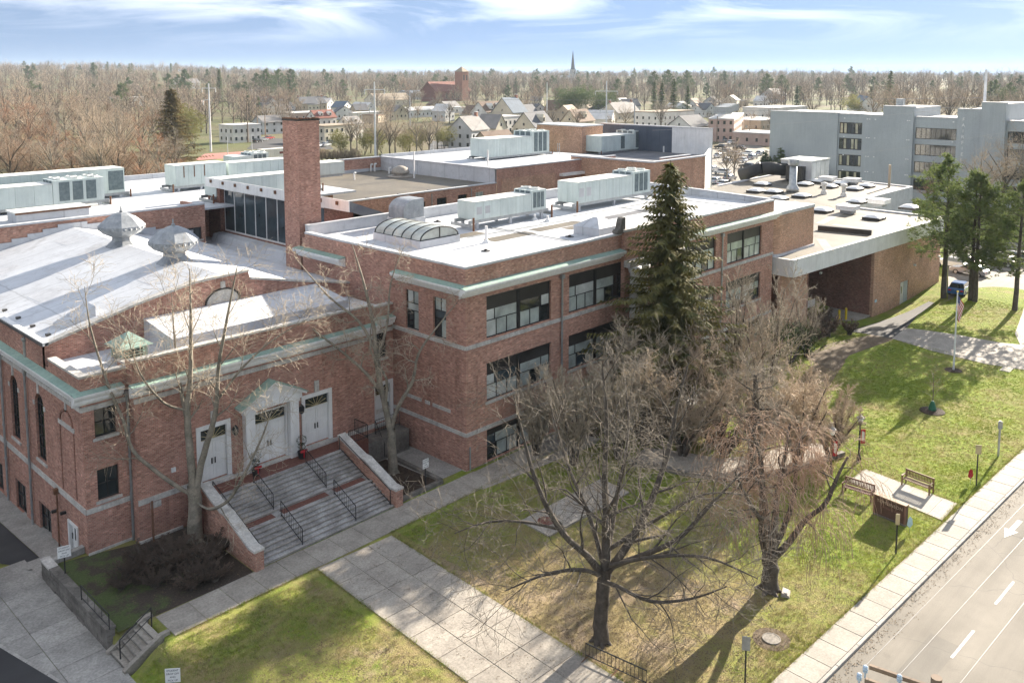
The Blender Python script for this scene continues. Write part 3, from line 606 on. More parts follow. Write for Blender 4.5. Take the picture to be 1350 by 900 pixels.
for x_, y_, w_, h_ in ((5, 3, 2.4, 1.5), (19.5, 1.2, 3.2, 1.0), (27, 12.8, 2.6, 2.2), (33.5, 3.2, 2.2, 3), (39, 8, 1.6, 4), (9.5, 2.1, 1.4, 1.4), (30.5, 15.5, 5, 1.6)):
    bxo('roof_patch', x_, x_+w_, y_, y_+h_, 13.202, 13.208, 'coping', mbk)
# entrance pavilion: raised attic with scrolls, columns
MB().box(16.7, 24.7, -.35, -.003, 8.6, 13.75).build('pavilion_wall', 'brick', mbk); MB().box(16.6, 24.8, -.45, .3, 13.75, 13.95).box(16.6, 24.8, -.95, -.355, 11.0, 11.5).build('entablature', 'stone', mbk)
for cx in (17.5, 18.7, 22.7, 23.9):
    MB().lathe((cx, -.75, 2.2), [(.5, 0), (.5, .25), (.40, .35), (.40, 3.0), (.36, 8.2), (.46, 8.35), (.52, 8.6), (.52, 8.8)], 16).build('column', 'white_paint', mbk, smooth=True)
bxo('portico_base', 16.7, 24.7, -2.2, -.0, -.4, 2.2, 'stone', mbk)
for i in range(8): bxo('entrance_step', 17.5, 23.9, -2.2-.32*(i+1), -2.2-.32*i, -.4, 1.95-i*.25, 'step_stone', mbk)
for s, x in ((1, 15.9), (-1, 25.5)):
    sc_ = MB(); pts = [(0, 0), (.9, 0), (1.05, .12), (1.0, .3), (.85, .38), (.7, .34), (.62, .5), (.55, .8), (.45, 1.1), (.3, 1.22), (.1, 1.25), (0, 1.2)]
    sc_.prism([(x+s*(1.0-a)-s*.0, 13.65+b) for a, b in pts], 'y', -.25, .25); sc_.build('scroll_bracket', 'stone_dark', mbk)
wr = thing('wreath', 'red bowed wreath hanging on the white entrance columns under the spruce', 'wreath', (19.05, -1.2, 5.9))
rg_ = MB()
for k in range(14):
    t0, t1 = 2*math.pi*k/14, 2*math.pi*(k+1)/14
    rg_.cyl((19.05+.34*math.cos(t0), -1.2, 5.9+.34*math.sin(t0)), (19.05+.34*math.cos(t1), -1.2, 5.9+.34*math.sin(t1)), .1, n=6)
rg_.build('ring', 'red', wr); MB().box(18.93, 19.17, -1.34, -1.24, 5.35, 5.72).build('bow', 'red', wr)
# ================================================================== AUDITORIUM
au = thing('auditorium_building', 'red brick auditorium with arched side windows, gabled white roof and pedimented white doors', 'auditorium', (-10.4, 20, 0))
XW, YC, YB = -21.1, 6.65, 7.5; GYW = 12.6
room(au, XW+.42, .05, 8.3, 38.3, -1.9, 9.3)
doors = [(-15.0, -13.25, 2.2, 5.42), (-7.95, -6.05, 2.2, 5.38)]
facade('wall', au, 'y', YC, -18.6, -2.4, -1.6, 9.4, doors+[(-11.6, -9.25, 2.1, 5.4)], 'brick_old')
facade('wall', au, 'y', YB, XW, -18.6, -1.6, 9.4, [(-20.45, -19.3, 6.4, 8.0), (-20.45, -19.3, 2.85, 4.6)], 'brick_old')
facade('wall', au, 'y', YB, -2.4, 0, -1.6, 9.4, [(-1.75, -.3, 1.55, 4.3), (-1.6, -.6, 6.2, 8.0)], 'brick_old')
for x in (-18.6, -2.4): wallbox('wall', au, x-.06, x+.06, YC+.02, YB+.1, -1.6, 10.35, 'brick_old')
arches = [(13.3, 14.75), (17.75, 19.2), (22.2, 23.65), (26.7, 28.1), (31.1, 32.5)]
lows = [(13.1, 15.05, -1.25, .5), (17.4, 19.3, -1.4, .55), (21.8, 23.8, -1.4, .55)]
facade('wall', au, 'x', XW, GYW, 38.5, 9.4, 10.56, [], 'brick_old'); facade('wall', au, 'x', XW, YB, 38.5, -1.8, 9.4, [(a, b, 3.3, 7.4) for a, b in arches]+lows+[(8.9, 10.15, -.95, 1.05)], 'brick_old')
for a, b in arches:
    m_, r_ = (a+b)/2, (b-a)/2; zs_ = 7.4-r_
    for s in (-1, 1):
        poly = [(m_+s*r_, 7.4+.0)]+[(m_+s*r_*math.cos(t), zs_+r_*math.sin(t)) for t in np.linspace(0, math.pi/2, 7)]
        MB().prism(poly, 'x', XW+.002, XW+.2).build('arch_spandrel', 'brick_old', au)
    w = window(au, 'x', XW, a, b, 3.3, 7.4, [(1, [1, 1, 1])]*6, frame='black_iron', pane='glass', bar=.05, sill=True)
    abox(MB(), 'x', XW, m_-.13, m_+.13, -.06, .1, 7.42, 8.0).build('keystone', 'stone', au)
    for s in (-1, 1): abox(MB(), 'x', XW, m_+s*(r_+.14)-.13, m_+s*(r_+.14)+.13, -.04, .05, 6.55, 6.8).build('impost_stone', 'stone', au)
for q in lows: window(au, 'x', XW, *q, [(1, [1, 1]), (1, [1, 1])], pane='glass', sill=False)
# blind arch panel near the corner
abox(MB(), 'x', XW, 8.6, 10.9, -.06, .05, 6.55, 6.8).build('impost_stone', 'stone', au); abox(MB(), 'x', XW, 9.6, 9.85, -.05, .05, 7.45, 8.0).build('keystone', 'stone', au)
ar = MB()
for t0, t1 in zip(np.linspace(0, math.pi, 11)[:-1], np.linspace(0, math.pi, 11)[1:]):
    ar.hexa([(XW-.05, 9.75+r*math.cos(t), 6.8+r*math.sin(t)*.8) for r, t in ((.85, t0), (.85, t1), (1.0, t1), (1.0, t0))], [(XW+.05, 9.75+r*math.cos(t), 6.8+r*math.sin(t)*.8) for r, t in ((.85, t0), (.85, t1), (1.0, t1), (1.0, t0))])
ar.build('blind_arch', 'brick_dark', au)
for y in (8.75, 10.75): abox(MB(), 'x', XW, y-.06, y+.06, -.03, .05, 2.7, 6.5).build('brick_rib', 'brick_dark', au)
def leaf_door(parent, ax, plane, u0, u1, z0, z1, fan=True, leaves=2, trim=.2):
    """white timber door set in a white surround with a fan light"""
    f = MB()
    for a, b, c, d in ((u0-trim, u0+.06, z0, z1+trim), (u1-.06, u1+trim, z0, z1+trim), (u0+.06, u1-.06, z1-.06, z1+trim)): abox(f, ax, plane, a, b, -.07, .2, c, d)
    w = f.build('door', 'white_paint', parent); zf = z1-.75 if fan else z1-.1
    if fan:
        abox(MB(), ax, plane, u0+.06, u1-.06, .12, .15, zf, z1-.06).build('fan_light', 'glass', w)
        fb = MB(); m_ = (u0+u1)/2; wd = (u1-u0)/2-.08
        for t in np.linspace(.0, math.pi, 8):
            p0 = (m_, zf+.03); p1 = (m_+wd*math.cos(t)*.97, zf+.03+.62*math.sin(t))
            A, B = ((p0[0], plane+.1, p0[1]), (p1[0], plane+.1, p1[1])) if ax == 'y' else ((plane+.1, p0[0], p0[1]), (plane+.1, p1[0], p1[1]))
            fb.cyl(A, B, .02, n=4)
        fb.build('fan_bars', 'sign_tan', w)
        abox(MB(), ax, plane, u0+.06, u1-.06, .05, .2, zf-.1, zf-.003).build('transom_bar', 'white_paint', w)
    L = (u1-u0-.12)/leaves
    for i in range(leaves):
        a = u0+.06+i*L
        lf = abox(MB(), ax, plane, a+.008, a+L-.008, .13, .18, z0+.02, zf-.105).build('door_leaf', 'white_paint', w)
        pn = MB()
        for r in range(3):
            zz0 = z0+.2+r*(zf-.3-z0)/3; abox(pn, ax, plane, a+.15, a+L-.15, .105, .128, zz0, zz0+(zf-.3-z0)/3-.15)
        pn.build('door_panels', 'white_paint', lf)
        hx = a+L-.1 if i == 0 else a+.1
        abox(MB(), ax, plane, hx-.03, hx+.03, .06, .1, z0+.95, z0+1.3).build('handle', 'black_iron', lf)
    abox(MB(), ax, plane, u0-trim, u1+trim, -.35, .2, z0-.14, z0-.002).build('threshold', 'stone', w)
    return w
for a, b, c, d in doors:
    leaf_door(au, 'y', YC, a, b, c, d)
    abox(MB(), 'y', YC, (a+b)/2-.16, (a+b)/2+.16, -.1, .1, d+.22, d+.95).build('keystone', 'stone', au)
leaf_door(au, 'y', YC, -11.6, -9.25, 2.1, 5.4, trim=.02)
po = MB()
for x in (-11.95, -8.9):
    po.box(x-.3, x+.3, YC-.45, YC-.003, 2.0, 5.55); po.box(x-.36, x+.36, YC-.5, YC-.003, 2.0, 2.3); po.box(x-.36, x+.36, YC-.5, YC-.003, 5.55, 5.75)
po.box(-12.45, -8.4, YC-.55, YC-.003, 5.75, 6.1)
po.prism([(-12.45, 6.1), (-8.4, 6.1), (-10.42, 7.15)], 'y', YC-.5, YC-.003)
for s in (-1, 1): po.hexa([(-10.42+s*2.25, YC-.75, 5.98), (-10.42+s*2.25, YC-.003, 5.98), (-10.42, YC-.003, 7.16), (-10.42, YC-.75, 7.16)], [(-10.42+s*2.25, YC-.75, 6.12), (-10.42+s*2.25, YC-.003, 6.12), (-10.42, YC-.003, 7.3), (-10.42, YC-.75, 7.3)])
pod = po.build('door_portico', 'white_paint', au)
for s in (-1, 1): MB().hexa([(-10.42+s*2.32, YC-.82, 6.1), (-10.42+s*2.32, YC-.003, 6.1), (-10.42, YC-.003, 7.32), (-10.42, YC-.82, 7.32)], [(-10.42+s*2.32, YC-.82, 6.15), (-10.42+s*2.32, YC-.003, 6.15), (-10.42, YC-.003, 7.37), (-10.42, YC-.82, 7.37)]).build('copper_roof', 'copper', pod)
leaf_door(au, 'y', YB, -1.75, -.3, 1.55, 4.3, leaves=1)
leaf_door(au, 'x', XW, 8.9, 10.15, -.95, 1.05, fan=False, leaves=1, trim=.08)
for y in (9.25, 9.6): abox(MB(), 'x', XW, y-.07, y+.07, .09, .104, .05, .75).build('door_light', 'glass', au)
for q in ((-20.45, -19.3, 6.4, 8.0), (-20.45, -19.3, 2.85, 4.6)): window(au, 'y', YB, *q, [(1, [1, 1]), (1, [1, 1])], pane='glass')
window(au, 'y', YB, -1.6, -.6, 6.2, 8.0, [(1, [1, 1]), (1, [1, 1])], pane='glass')
for x in (-12.85, -8.0+.0):
    l = MB().lathe((x if x < -9 else -8.28+.0, YC-.25, 4.75), [(.05, -.2), (.16, -.1), (.2, .2), (.1, .35), (.02, .45)], 8); l.build('lantern', 'black_iron', au)
bxo('security_light', -13.0+.55, -12.2, YC-.2, YC-.003, 6.05, 6.2, 'white_paint', au); bxo('alarm_box', -16.75, -16.5, YC-.1, YC-.003, 3.5, 3.75, 'white_paint', au)
band(au, 'y', YB, XW, -18.66, 2.3, 2.58, .066); band(au, 'x', XW, YB, 38, 2.3, 2.62, .07); band(au, 'y', YC, -18.66, -15.4, 2.2, 2.5, .066); band(au, 'y', YB, -2.3, -.06, 2.3, 2.58, .06)
band(au, 'y', YC, -6.0, -2.34, 1.8, 2.1, .066)
band(au, 'y', YC, -18.66, -2.34, 8.02, 8.28, .07); band(au, 'y', YB, XW, -18.68, 8.02, 8.28, .066); band(au, 'x', XW, YB-.06, 38, 8.02, 8.28, .07); band(au, 'y', YB, -2.3, -.06, 8.02, 8.28, .07)
band(au, 'y', YB, XW, -18.7, -.25, .12, .1, 'stone', 'plinth_stone'); band(au, 'y', YC, -18.7, -16.2, -.25, .15, .1, 'stone', 'plinth_stone')
cornice(au, 'y', YC, -18.9, -2.1, 8.5, .5); cornice(au, 'y', YB, XW-.48, -18.95, 8.5, .48); cornice(au, 'x', XW, YB+.0, 38.2, 8.502, .5); cornice(au, 'y', YB, -2.05, -.08, 8.5, .48)
downspout(au, -18.72, YB-.16, -.1, 8.4); downspout(au, XW-.14, 15.9, -1.3, 8.5, 'galv'); downspout(au, XW-.14, 11.5, -1.2, 2.2, 'rust', .05); downspout(au, XW-.14, 20.4, -1.3, 8.5, 'galv')
MB().cyl((XW-.03, 15.9, 8.9), (XW-.03, 15.9, 10.1), .1, n=10).lathe((XW-.03, 15.9, 10.1), [(.1, 0), (.17, .1), (.17, .22), (.03, .3)], 10).build('vent_pipe', 'galv', au)
for y, z in ((12.0, .9), (10.6, 1.3)): bxo('wall_lamp', XW-.3, XW-.003, y-.08, y+.08, z, z+.14, 'black_iron', au)
bxo('stone_tablet', -18.0, -17.4, YC-.06, YC-.003, 1.8, 2.15, 'stone', au)
# lobby roof, parapets and coping
bxo('roof', XW+.3, -.2, YB+.3, 12.6, 9.4, 9.55, 'membrane_hall', au); bxo('roof', -18.3, -2.7, YC+.3, YB+.35, 9.41, 9.548, 'membrane_hall', au)
parapet_ring(au, -18.6, -2.4, YC, 12.5, 9.4, 10.36, sides='s', mat='brick_old', cop='stone'); 
parapet_ring(au, XW, -18.6, YB, 12.5, 9.4, 9.86, sides='sw', mat='brick_old', cop='stone'); parapet_ring(au, -2.4, 0, YB, 12.5, 9.4, 9.86, sides='s', mat='brick_old', cop='stone')
bxo('coping_stone', -18.62, -18.3, YC+.42, YB+1.3, 9.95, 10.08, 'stone', au); bxo('parapet', -18.6, -18.3, YC+.37, YB+1.25, 9.5, 9.95, 'brick_old', au)
MB().hexa([(-15.4, 8.7, 9.5), (-2.9, 8.7, 9.5), (-2.9, 12.55, 9.5), (-15.4, 12.55, 9.5)], [(-15.4, 8.7, 10.5), (-2.9, 8.7, 10.5), (-2.9, 12.55, 11.0), (-15.4, 12.55, 11.0)]).build('raised_roof', 'membrane_hall', au)
# gable wall of the hall with its coping and lunette
GY = 12.6
gp = [(-21.1, 10.55), (-15.8, 11.9), (-12.0, 12.6), (-8.2, 12.75), (-8.1, 12.2), (-4.5, 11.4), (.4, 10.4)]
MB().prism([(-21.1, 8.0)]+gp+[(.4, 8.0)], 'y', GY, GY+.35).build('gable_wall', 'brick_old', au)
for (a, c), (b, d) in zip(gp[:-1], gp[1:]):
    if b-a < .5: continue
    n = max(1, round((b-a)/1.9))
    for i in range(n):
        x0, x1 = a+(b-a)*i/n+.004, a+(b-a)*(i+1)/n-.004; z0_, z1_ = c+(d-c)*i/n, c+(d-c)*(i+1)/n
        MB().hexa([(x0, GY-.1, z0_), (x1, GY-.1, z1_), (x1, GY+.45, z1_), (x0, GY+.45, z0_)], [(x0, GY-.1, z0_+.14), (x1, GY-.1, z1_+.14), (x1, GY+.45, z1_+.14), (x0, GY+.45, z0_+.14)]).build('coping_stone', 'stone', au)
lu = MB().prism([(-10.1+1.15*math.cos(t), 11.02+.85*math.sin(t)) for t in np.linspace(0, math.pi, 13)], 'y', GY-.03, GY-.002); lu.build('lunette', 'stone', au)
la = MB()
for t0, t1 in zip(np.linspace(0, math.pi, 13)[:-1], np.linspace(0, math.pi, 13)[1:]):
    q = [(-10.1+r*math.cos(t), 11.02+r*.74*math.sin(t)) for r, t in ((1.16, t0), (1.16, t1), (1.28, t1), (1.28, t0))]
    la.hexa([(a, GY-.09, b) for a, b in q], [(a, GY-.002, b) for a, b in q])
la.build('lunette_arch', 'dark_panel', au); bxo('keystone', -10.25, -9.95, GY-.12, GY-.002, 11.98, 12.4, 'stone', au)
# hall roof: two slopes, laid from the gable to the back wing
RZ, EZ = 12.85, 10.55
MB().hexa([(-21.0, GY+.36, EZ-.2), (-10.1, GY+.36, RZ-.2), (-10.1, 38.4, RZ-.2), (-21.0, 38.4, EZ-.2)], [(-21.0, GY+.36, EZ), (-10.1, GY+.36, RZ), (-10.1, 38.4, RZ), (-21.0, 38.4, EZ)]).build('roof', 'membrane_hall', au)
MB().hexa([(-10.1, GY+.36, RZ-.2), (.4, GY+.36, 10.2), (.4, 38.4, 10.2), (-10.1, 38.4, RZ-.2)], [(-10.1, GY+.36, RZ), (.4, GY+.36, 10.4), (.4, 38.4, 10.4), (-10.1, 38.4, RZ)]).build('roof', 'membrane_hall', au)
for i in range(8): bxo('eave_trim', XW-.12, XW+.2, GY-.1+3.23*i, GY-.1+3.23*(i+1)-.01, 10.56, 10.78, 'white_paint', au)
bxo('eave_gutter', XW-.2, XW-.125, GY-.1, 38.4, 10.58, 10.72, 'dark_copper', au)
for i in range(9): bxo('snow_guard', XW+.6, XW+.85, 14+2.6*i, 14.25+2.6*i, EZ+.12, EZ+.26, 'dark_copper', au)
MB().hexa([(-19.6, 14.2, 10.8), (-17.6, 14.2, 11.2), (-17.6, 15.6, 11.2), (-19.6, 15.6, 10.8)], [(-19.6, 14.2, 11.0), (-17.6, 14.2, 11.9), (-17.6, 15.6, 11.9), (-19.6, 15.6, 11.0)]).build('roof_hatch', 'membrane_hall', au)
wallbox('wall', au, .1, .4, GY+.4, 38.4, -1.6, 10.2, 'brick_old')
for x_, y_, w_, h_ in ((-18.6, 20, 2.0, 3.2), (-16, 26, 1.6, 2.0), (-13.4, 16, 1.4, 4.2), (-19, 31, 2.6, 1.6), (-12.6, 33, 1.8, 2.6)):
    q_ = lambda x: EZ+(x+21)*(RZ-EZ)/10.9+.006
    MB().add([(x_, y_, q_(x_)), (x_+w_, y_, q_(x_+w_)), (x_+w_, y_+h_, q_(x_+w_)), (x_, y_+h_, q_(x_))], [(0, 1, 2, 3)]).build('roof_patch', 'coping', au)
# stepped flashing up the wall behind the hall
for i in range(9):
    for s in (-1, 1):
        x0 = -10.1+s*i*1.2; x1 = x0+s*1.2; z_ = RZ-i*1.2*(RZ-EZ)/10.9
        bxo('flashing', min(x0, x1)+.003, max(x0, x1)-.003, 38.35, 38.49, z_-.6, z_+.38, 'membrane', au)
# low link roof between hall and main block
lr = thing('link_building', 'low link with grey flat roof between the auditorium hall and the main block', 'link building', (3, 28, 0))
bxo('roof', .42, 5.0, 8.0, 44.5, 8.6, 9.4, 'membrane_hall', lr); bxo('roof', -.1+.12, .40, 7.8, 12.5, 8.6, 9.4, 'membrane_hall', lr)
bxo('roof_kerb', .5, .8, 13, 38.3, 9.4, 9.75, 'brick_dark', lr)
# ================================================================== copper louvre cupola, ventilators
cu = thing('roof_cupola', 'square louvred roof vent with green copper pyramid roof on the lobby', 'roof vent', (-18.0+.35, 9.4, 9.55))
cx, cy = -17.65, 9.4
MB().box(cx-.75, cx+.75, cy-.75, cy+.75, 9.55, 9.85).build('curb', 'lead', cu)
for s in (-1, 1):
    for t in (-1, 1): bxo('corner_post', cx+s*.68-.06, cx+s*.68+.06, cy+t*.68-.06, cy+t*.68+.06, 9.85, 10.6, 'copper', cu)
for k in range(4):
    z = 9.92+k*.17
    for s in (-1, 1):
        bxo('louvre', cx-.62, cx+.62, cy+s*.66-.05, cy+s*.66+.05, z, z+.05, 'copper', cu); bxo('louvre', cx+s*.66-.05, cx+s*.66+.05, cy-.6, cy+.6, z+.003, z+.053, 'copper', cu)
bxo('core', cx-.55, cx+.55, cy-.55, cy+.55, 9.85, 10.6, 'dark_panel', cu)
MB().add([(cx-1.0, cy-1.0, 10.6), (cx+1.0, cy-1.0, 10.6), (cx+1.0, cy+1.0, 10.6), (cx-1.0, cy+1.0, 10.6), (cx, cy, 11.35)], [(0, 1, 4), (1, 2, 4), (2, 3, 4), (3, 0, 4), (3, 2, 1, 0)]).build('pyramid_roof', 'copper', cu)
def ventilator(y, label):
    t = thing('roof_ventilator', label, 'ventilator', (-10.1, y, 12.7), group='domed ventilators on the hall ridge')
    b = (-10.1, y, 12.2)
    MB().lathe(b, [(1.35, 0), (1.2, .5), (.75, .9), (.72, 1.25)], 8).build('base', 'lead', t)
    d = MB().lathe(b, [(.8, 1.2), (1.35, 1.45), (1.62, 1.75), (1.68, 1.95)], 8).build('drum', 'lead', t)
    for k in range(24): a = 2*math.pi*k/24; c = (-10.1+1.58*math.cos(a), y+1.58*math.sin(a)); MB().lathe((c[0], c[1], 13.95), [(.02, 0), (.13, .06), (.13, .2), (.02, .26)], 6).build('boss', 'lead', d)
    dm = MB().lathe(b, [(1.72, 1.96), (1.72, 2.06), (1.45, 2.35), (1.0, 2.75), (.45, 3.02), (.12, 3.1)], 8).build('dome', 'lead', t)
    MB().lathe(b, [(.12, 3.1), (.14, 3.2), (.06, 3.25), (.05, 3.5), (.01, 3.6)], 8).build('finial', 'lead', dm)
ventilator(28.2, 'domed octagonal lead ventilator nearer the back wing on the hall ridge'); ventilator(19.4, 'domed octagonal lead ventilator nearer the front gable of the hall')
# ================================================================== chimney
ch = thing('chimney', 'tall square red brick chimney stack between auditorium and main block', 'chimney', (.95, 20, 0))
bxo('shaft', -.02, 2.0, 19.0, 21.1, -1.6, 22.3, 'brick_old', ch)
bxo('cap', -.06, 2.04, 18.96, 21.14, 22.3, 22.42, 'dark_panel', ch)
for i in range(7):
    bxo('cap_stone', -.06+.3*i, .17+.3*i, 18.98, 19.2, 22.42, 22.52+.03*(i % 2), 'rust', ch)
    bxo('cap_stone', -.06, .2, 19.3+.26*i, 19.5+.26*i, 22.42, 22.52+.03*(i % 2), 'rust', ch)
# ================================================================== clerestory block with the tall glass wall
gl = thing('clerestory_building', 'sloping roofed block with tall glass wall and white fascia beside the chimney', 'clerestory', (9, 32, 0))
X2, z2b, z2f, z2t = 5.0, 10.2, 14.65, 15.5
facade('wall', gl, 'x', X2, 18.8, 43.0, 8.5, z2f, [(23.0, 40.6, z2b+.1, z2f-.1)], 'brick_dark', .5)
ps = [(X2-.4, z2f), (X2-.4, z2t), (15, 11.6), (15, 10.9)]
MB().prism(ps, 'y', 18.75, 43.2).build('roof', 'dark_roof', gl)
for i in range(7): bxo('fascia_panel', X2-.47, X2-.41, 18.72+3.5*i, 18.72+3.5*(i+1)-.015, z2f-.03, z2t+.05, 'white_paint', gl)
for i in range(10): bxo('fascia_bracket', X2-.6, X2-.47, 20.2+2.4*i, 20.45+2.4*i, z2t-.42, z2t-.12, 'rust', gl)
gw = MB()
for i in range(10): y = 23.0+17.6*i/9; gw.box(X2+.18, X2+.3, y-.05, y+.05, z2b+.1, z2f-.1)
gw.box(X2+.17, X2+.31, 23, 40.6, z2b+.1, z2b+.25).box(X2+.17, X2+.31, 23, 40.6, z2f-.25, z2f-.1); gwo = gw.build('window_wall', 'white_paint', gl)
for i in range(9): bxo('pane', X2+.22, X2+.25, 23.0+17.6*i/9+.05, 23.0+17.6*(i+1)/9-.05, z2b+.25, z2f-.25, 'glass_blue', gwo)
bxo('interior', X2+.9, 14.5, 19.2, 42.8, 8.6, 10.8, 'dark_panel', gl)
MB().hexa([(X2-1.2, 22.5, 9.4), (X2-.02, 22.5, 9.4), (X2-.02, 41, 9.4), (X2-1.2, 41, 9.4)], [(X2-.9, 22.5, 10.1), (X2-.02, 22.5, 10.2), (X2-.02, 41, 10.2), (X2-.9, 41, 10.1)]).build('sill_apron', 'membrane', gl)
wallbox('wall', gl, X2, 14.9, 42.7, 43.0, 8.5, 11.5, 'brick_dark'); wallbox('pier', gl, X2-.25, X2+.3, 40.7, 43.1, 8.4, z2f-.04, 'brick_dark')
# ================================================================== back wing with the long units
bk = thing('back_wing_building', 'long low brick wing with white roof behind the auditorium hall', 'school wing', (-20, 50, 0))
facade('wall', bk, 'y', 38.5, -80, 2.0, -1.6, 13.5, [(.2, 1.6, 10.2, 11.4)], 'brick'); window(bk, 'y', 38.5, .2, 1.6, 10.2, 11.4, [(1, [1, 1])], pane='glass')
room(bk, -79, 1.8, 39.1, 64, -1.5, 12.8); bxo('roof', -80, 20, 38.8, 66, 12.9, 13.1, 'membrane', bk)
for i in range(20): bxo('coping_stone', -80+4.1*i+.01, -80+4.1*(i+1)-.01, 38.42, 39.0, 13.5, 13.66, 'coping', bk)
for i in range(10): bxo('parapet', -80+8.2*i, -80+8.2*(i+1), 38.76, 38.9, 13.1, 13.5, 'membrane', bk)
wallbox('wall', bk, 1.7, 2.0, 38.75, 43, 8, 13.4, 'brick')
for i in range(8): bxo('parapet', -80+12.5*i, -80+12.5*(i+1)-.02, 65.7, 66.1, 12.9, 13.7, 'membrane', bk)
wallbox('wall', bk, 19.6, 19.98, 43.6, 66, -1, 12.9, 'brick'); wallbox('wall', bk, 15.1, 19.98, 43.2, 43.5, 6, 12.9, 'brick'); wallbox('wall', bk, 2.0, 15.1, 43.25, 43.55, 5, 12.9, 'brick')
# ================================================================== rear blocks
rb = thing('rear_block_building', 'brick rear block with brown gravel roof and row of dark windows', 'school wing', (38, 58, 0))
wx = [PY(q, 262, 45)[0] for q in (547, 561, 576, 589, 604, 616, 627, 638)]
HW = [(wx[0], wx[1], 7.6, 9.55), (wx[2], wx[3], 7.6, 9.75), (wx[4], wx[5], 7.6, 9.8), (wx[6], wx[7], 7.6, 9.85)]
facade('wall', rb, 'y', 45, 20, 48.5, -1, 10.75, HW, 'brick'); room(rb, 20.5, 48, 45.7, 70, -1, 10.4)
for k, q in enumerate(HW): window(rb, 'y', 45, *q, [(1, [1, 1] if k == 3 else [1])], frame='black_iron' if k < 3 else 'white_paint', pane='glass' if k < 3 else 'glass_shade', sill=False)
for x in (wx[1]+1, wx[5]+.7): MB().cyl((x, 44.9, 5), (x, 44.9, 10.5), .07).build('downspout', 'galv', rb)
bxo('roof', 20, 48.5, 45.3, 71, 10.5, 10.62, 'gravel_roof', rb)
for i in range(7): bxo('coping_stone', 20+4.07*i+.01, 20+4.07*(i+1)-.01, 44.9, 45.4, 10.75, 10.9, 'coping', rb)
for i in range(6): bxo('parapet', 20+4.75*i, 20+4.75*(i+1), 71, 71.35, 10.5, 12.7, 'brick', rb); bxo('coping_stone', 20+4.75*i, 20+4.75*(i+1)-.01, 70.9, 71.45, 12.7, 12.86, 'coping', rb)
bxo('flashing', 20, 48.4, 70.85, 70.99, 10.62, 11.1, 'membrane', rb)
for i in range(5): bxo('roof_vent', 22+5*i, 22.4+5*i, 46.2, 46.5, 10.62, 10.8, 'dark_panel', rb)
for q, h in (((467, 237), 1.0), ((513, 229), .9), ((489, 226), 1.1), ((494, 226), 1.2)):
    p = P(*q, 10.62); MB().cyl((p[0], p[1], 10.6), (p[0], p[1], 10.6+h), .13).cyl((p[0], p[1], 10.6+h), (p[0]+.35, p[1], 10.6+h), .13).build('vent_pipe', 'white_paint', rb)
p = P(528, 233, 10.62); MB().lathe((p[0], p[1], 10.62), [(1.9, 0), (1.9, .15), (1.1, .2), (1.0, .5), (1.35, .55), (1.35, .8), (1.1, 1.3), (.5, 1.6), (.05, 1.7)], 16).build('exhaust_fan', 'concrete', rb, smooth=True)
for q, h in (((546, 235), 4.0), ((643, 240), 4.6)):
    p = P(*q, 10.62); MB().cyl((p[0], p[1], 10.6), (p[0], p[1], 10.6+h), .12).build('vent_pipe', 'white_paint', rb)
hb = thing('upper_block_building', 'brick block with white roof rising beside the gravel roof', 'school wing', (60, 58, 0))
facade('wall', hb, 'y', 44.98, 48.5, 76, -1, 12.7, [], 'brick'); wallbox('wall', hb, 48.5, 48.9, 45.3, 71, 10.6, 12.7, 'membrane')
bxo('roof', 48.9, 76, 45.3, 71.3, 12.4, 12.56, 'membrane', hb)
for i in range(7): bxo('coping_stone', 48.4+3.95*i+.01, 48.4+3.95*(i+1)-.01, 44.88, 45.38, 12.7, 12.86, 'coping', hb); bxo('parapet', 48.9+3.87*i, 48.9+3.87*(i+1), 71.0, 71.4, 12.4, 13.1, 'membrane', hb)
for i in range(6): bxo('coping_stone', 48.4, 49.0, 45.4+4.3*i, 45.4+4.3*(i+1)-.01, 12.7, 12.86, 'coping', hb)
bxo('wall_ledge', 62, 75.5, 44.2, 44.97, 10.6, 11.0, 'white_paint', hb); bxo('brick_panel', 49.5, 61, 44.95, 44.979, 6, 11.2, 'brick_tan', hb)
for cxp, nm in ((568, 0), (735, 1)):
    p = P(cxp, 206 if nm == 0 else 205, 12.56); ld = MB()
    for s in (0, .5): ld.cyl((p[0]+s, p[1], 12.5), (p[0]+s, p[1], 14.6), .04, n=5)
    for k in range(5): ld.cyl((p[0], p[1], 12.8+.4*k), (p[0]+.5, p[1], 12.8+.4*k), .03, n=5)
    ld.build('ladder', 'galv', hb)
pb = thing('penthouse_building', 'plain brick penthouse box rising above the rear white roof', 'school wing', (83, 62, 0))
pc_ = P(767, 197, 12.6); zt_ = PY(767, 166, pc_[1])[2]; yl_ = PX(708, 163, pc_[0])[1]
bxo('wall', pc_[0], pc_[0]+6, pc_[1], yl_, 8, zt_-.2, 'brick_tan', pb)
bxo('coping_stone', pc_[0]-.1, pc_[0]+6.1, pc_[1]-.1, yl_+.1, zt_-.2, zt_, 'coping', pb)
db = thing('stage_house_building', 'brick block with dark recessed roof behind tall parapet screens', 'school wing', (86, 42, 0))
A, B, C_ = P(801, 208, 12.8), P(860, 214, 12.8), P(930, 206.5, 12.8)
yf = 31.5
pcor = PY(862, 214, yf); x_l = pcor[0]; pr_ = PY(930, 206, yf); zc = pcor[2]
bxo('wall', x_l, pr_[0], yf, yf+.4, 0, zc-.1, 'brick_tan', db); bxo('wall', x_l, x_l+.4, yf+.4, 47, 0, zc-.15, 'brick_tan', db)
bxo('coping_stone', x_l-.15, pr_[0]+.1, yf-.12, yf+.52, zc-.1, zc+.1, 'coping', db); bxo('coping_stone', x_l-.15, x_l+.52, yf+.53, 47, zc-.15, zc+.08, 'coping', db)
xr = 95.
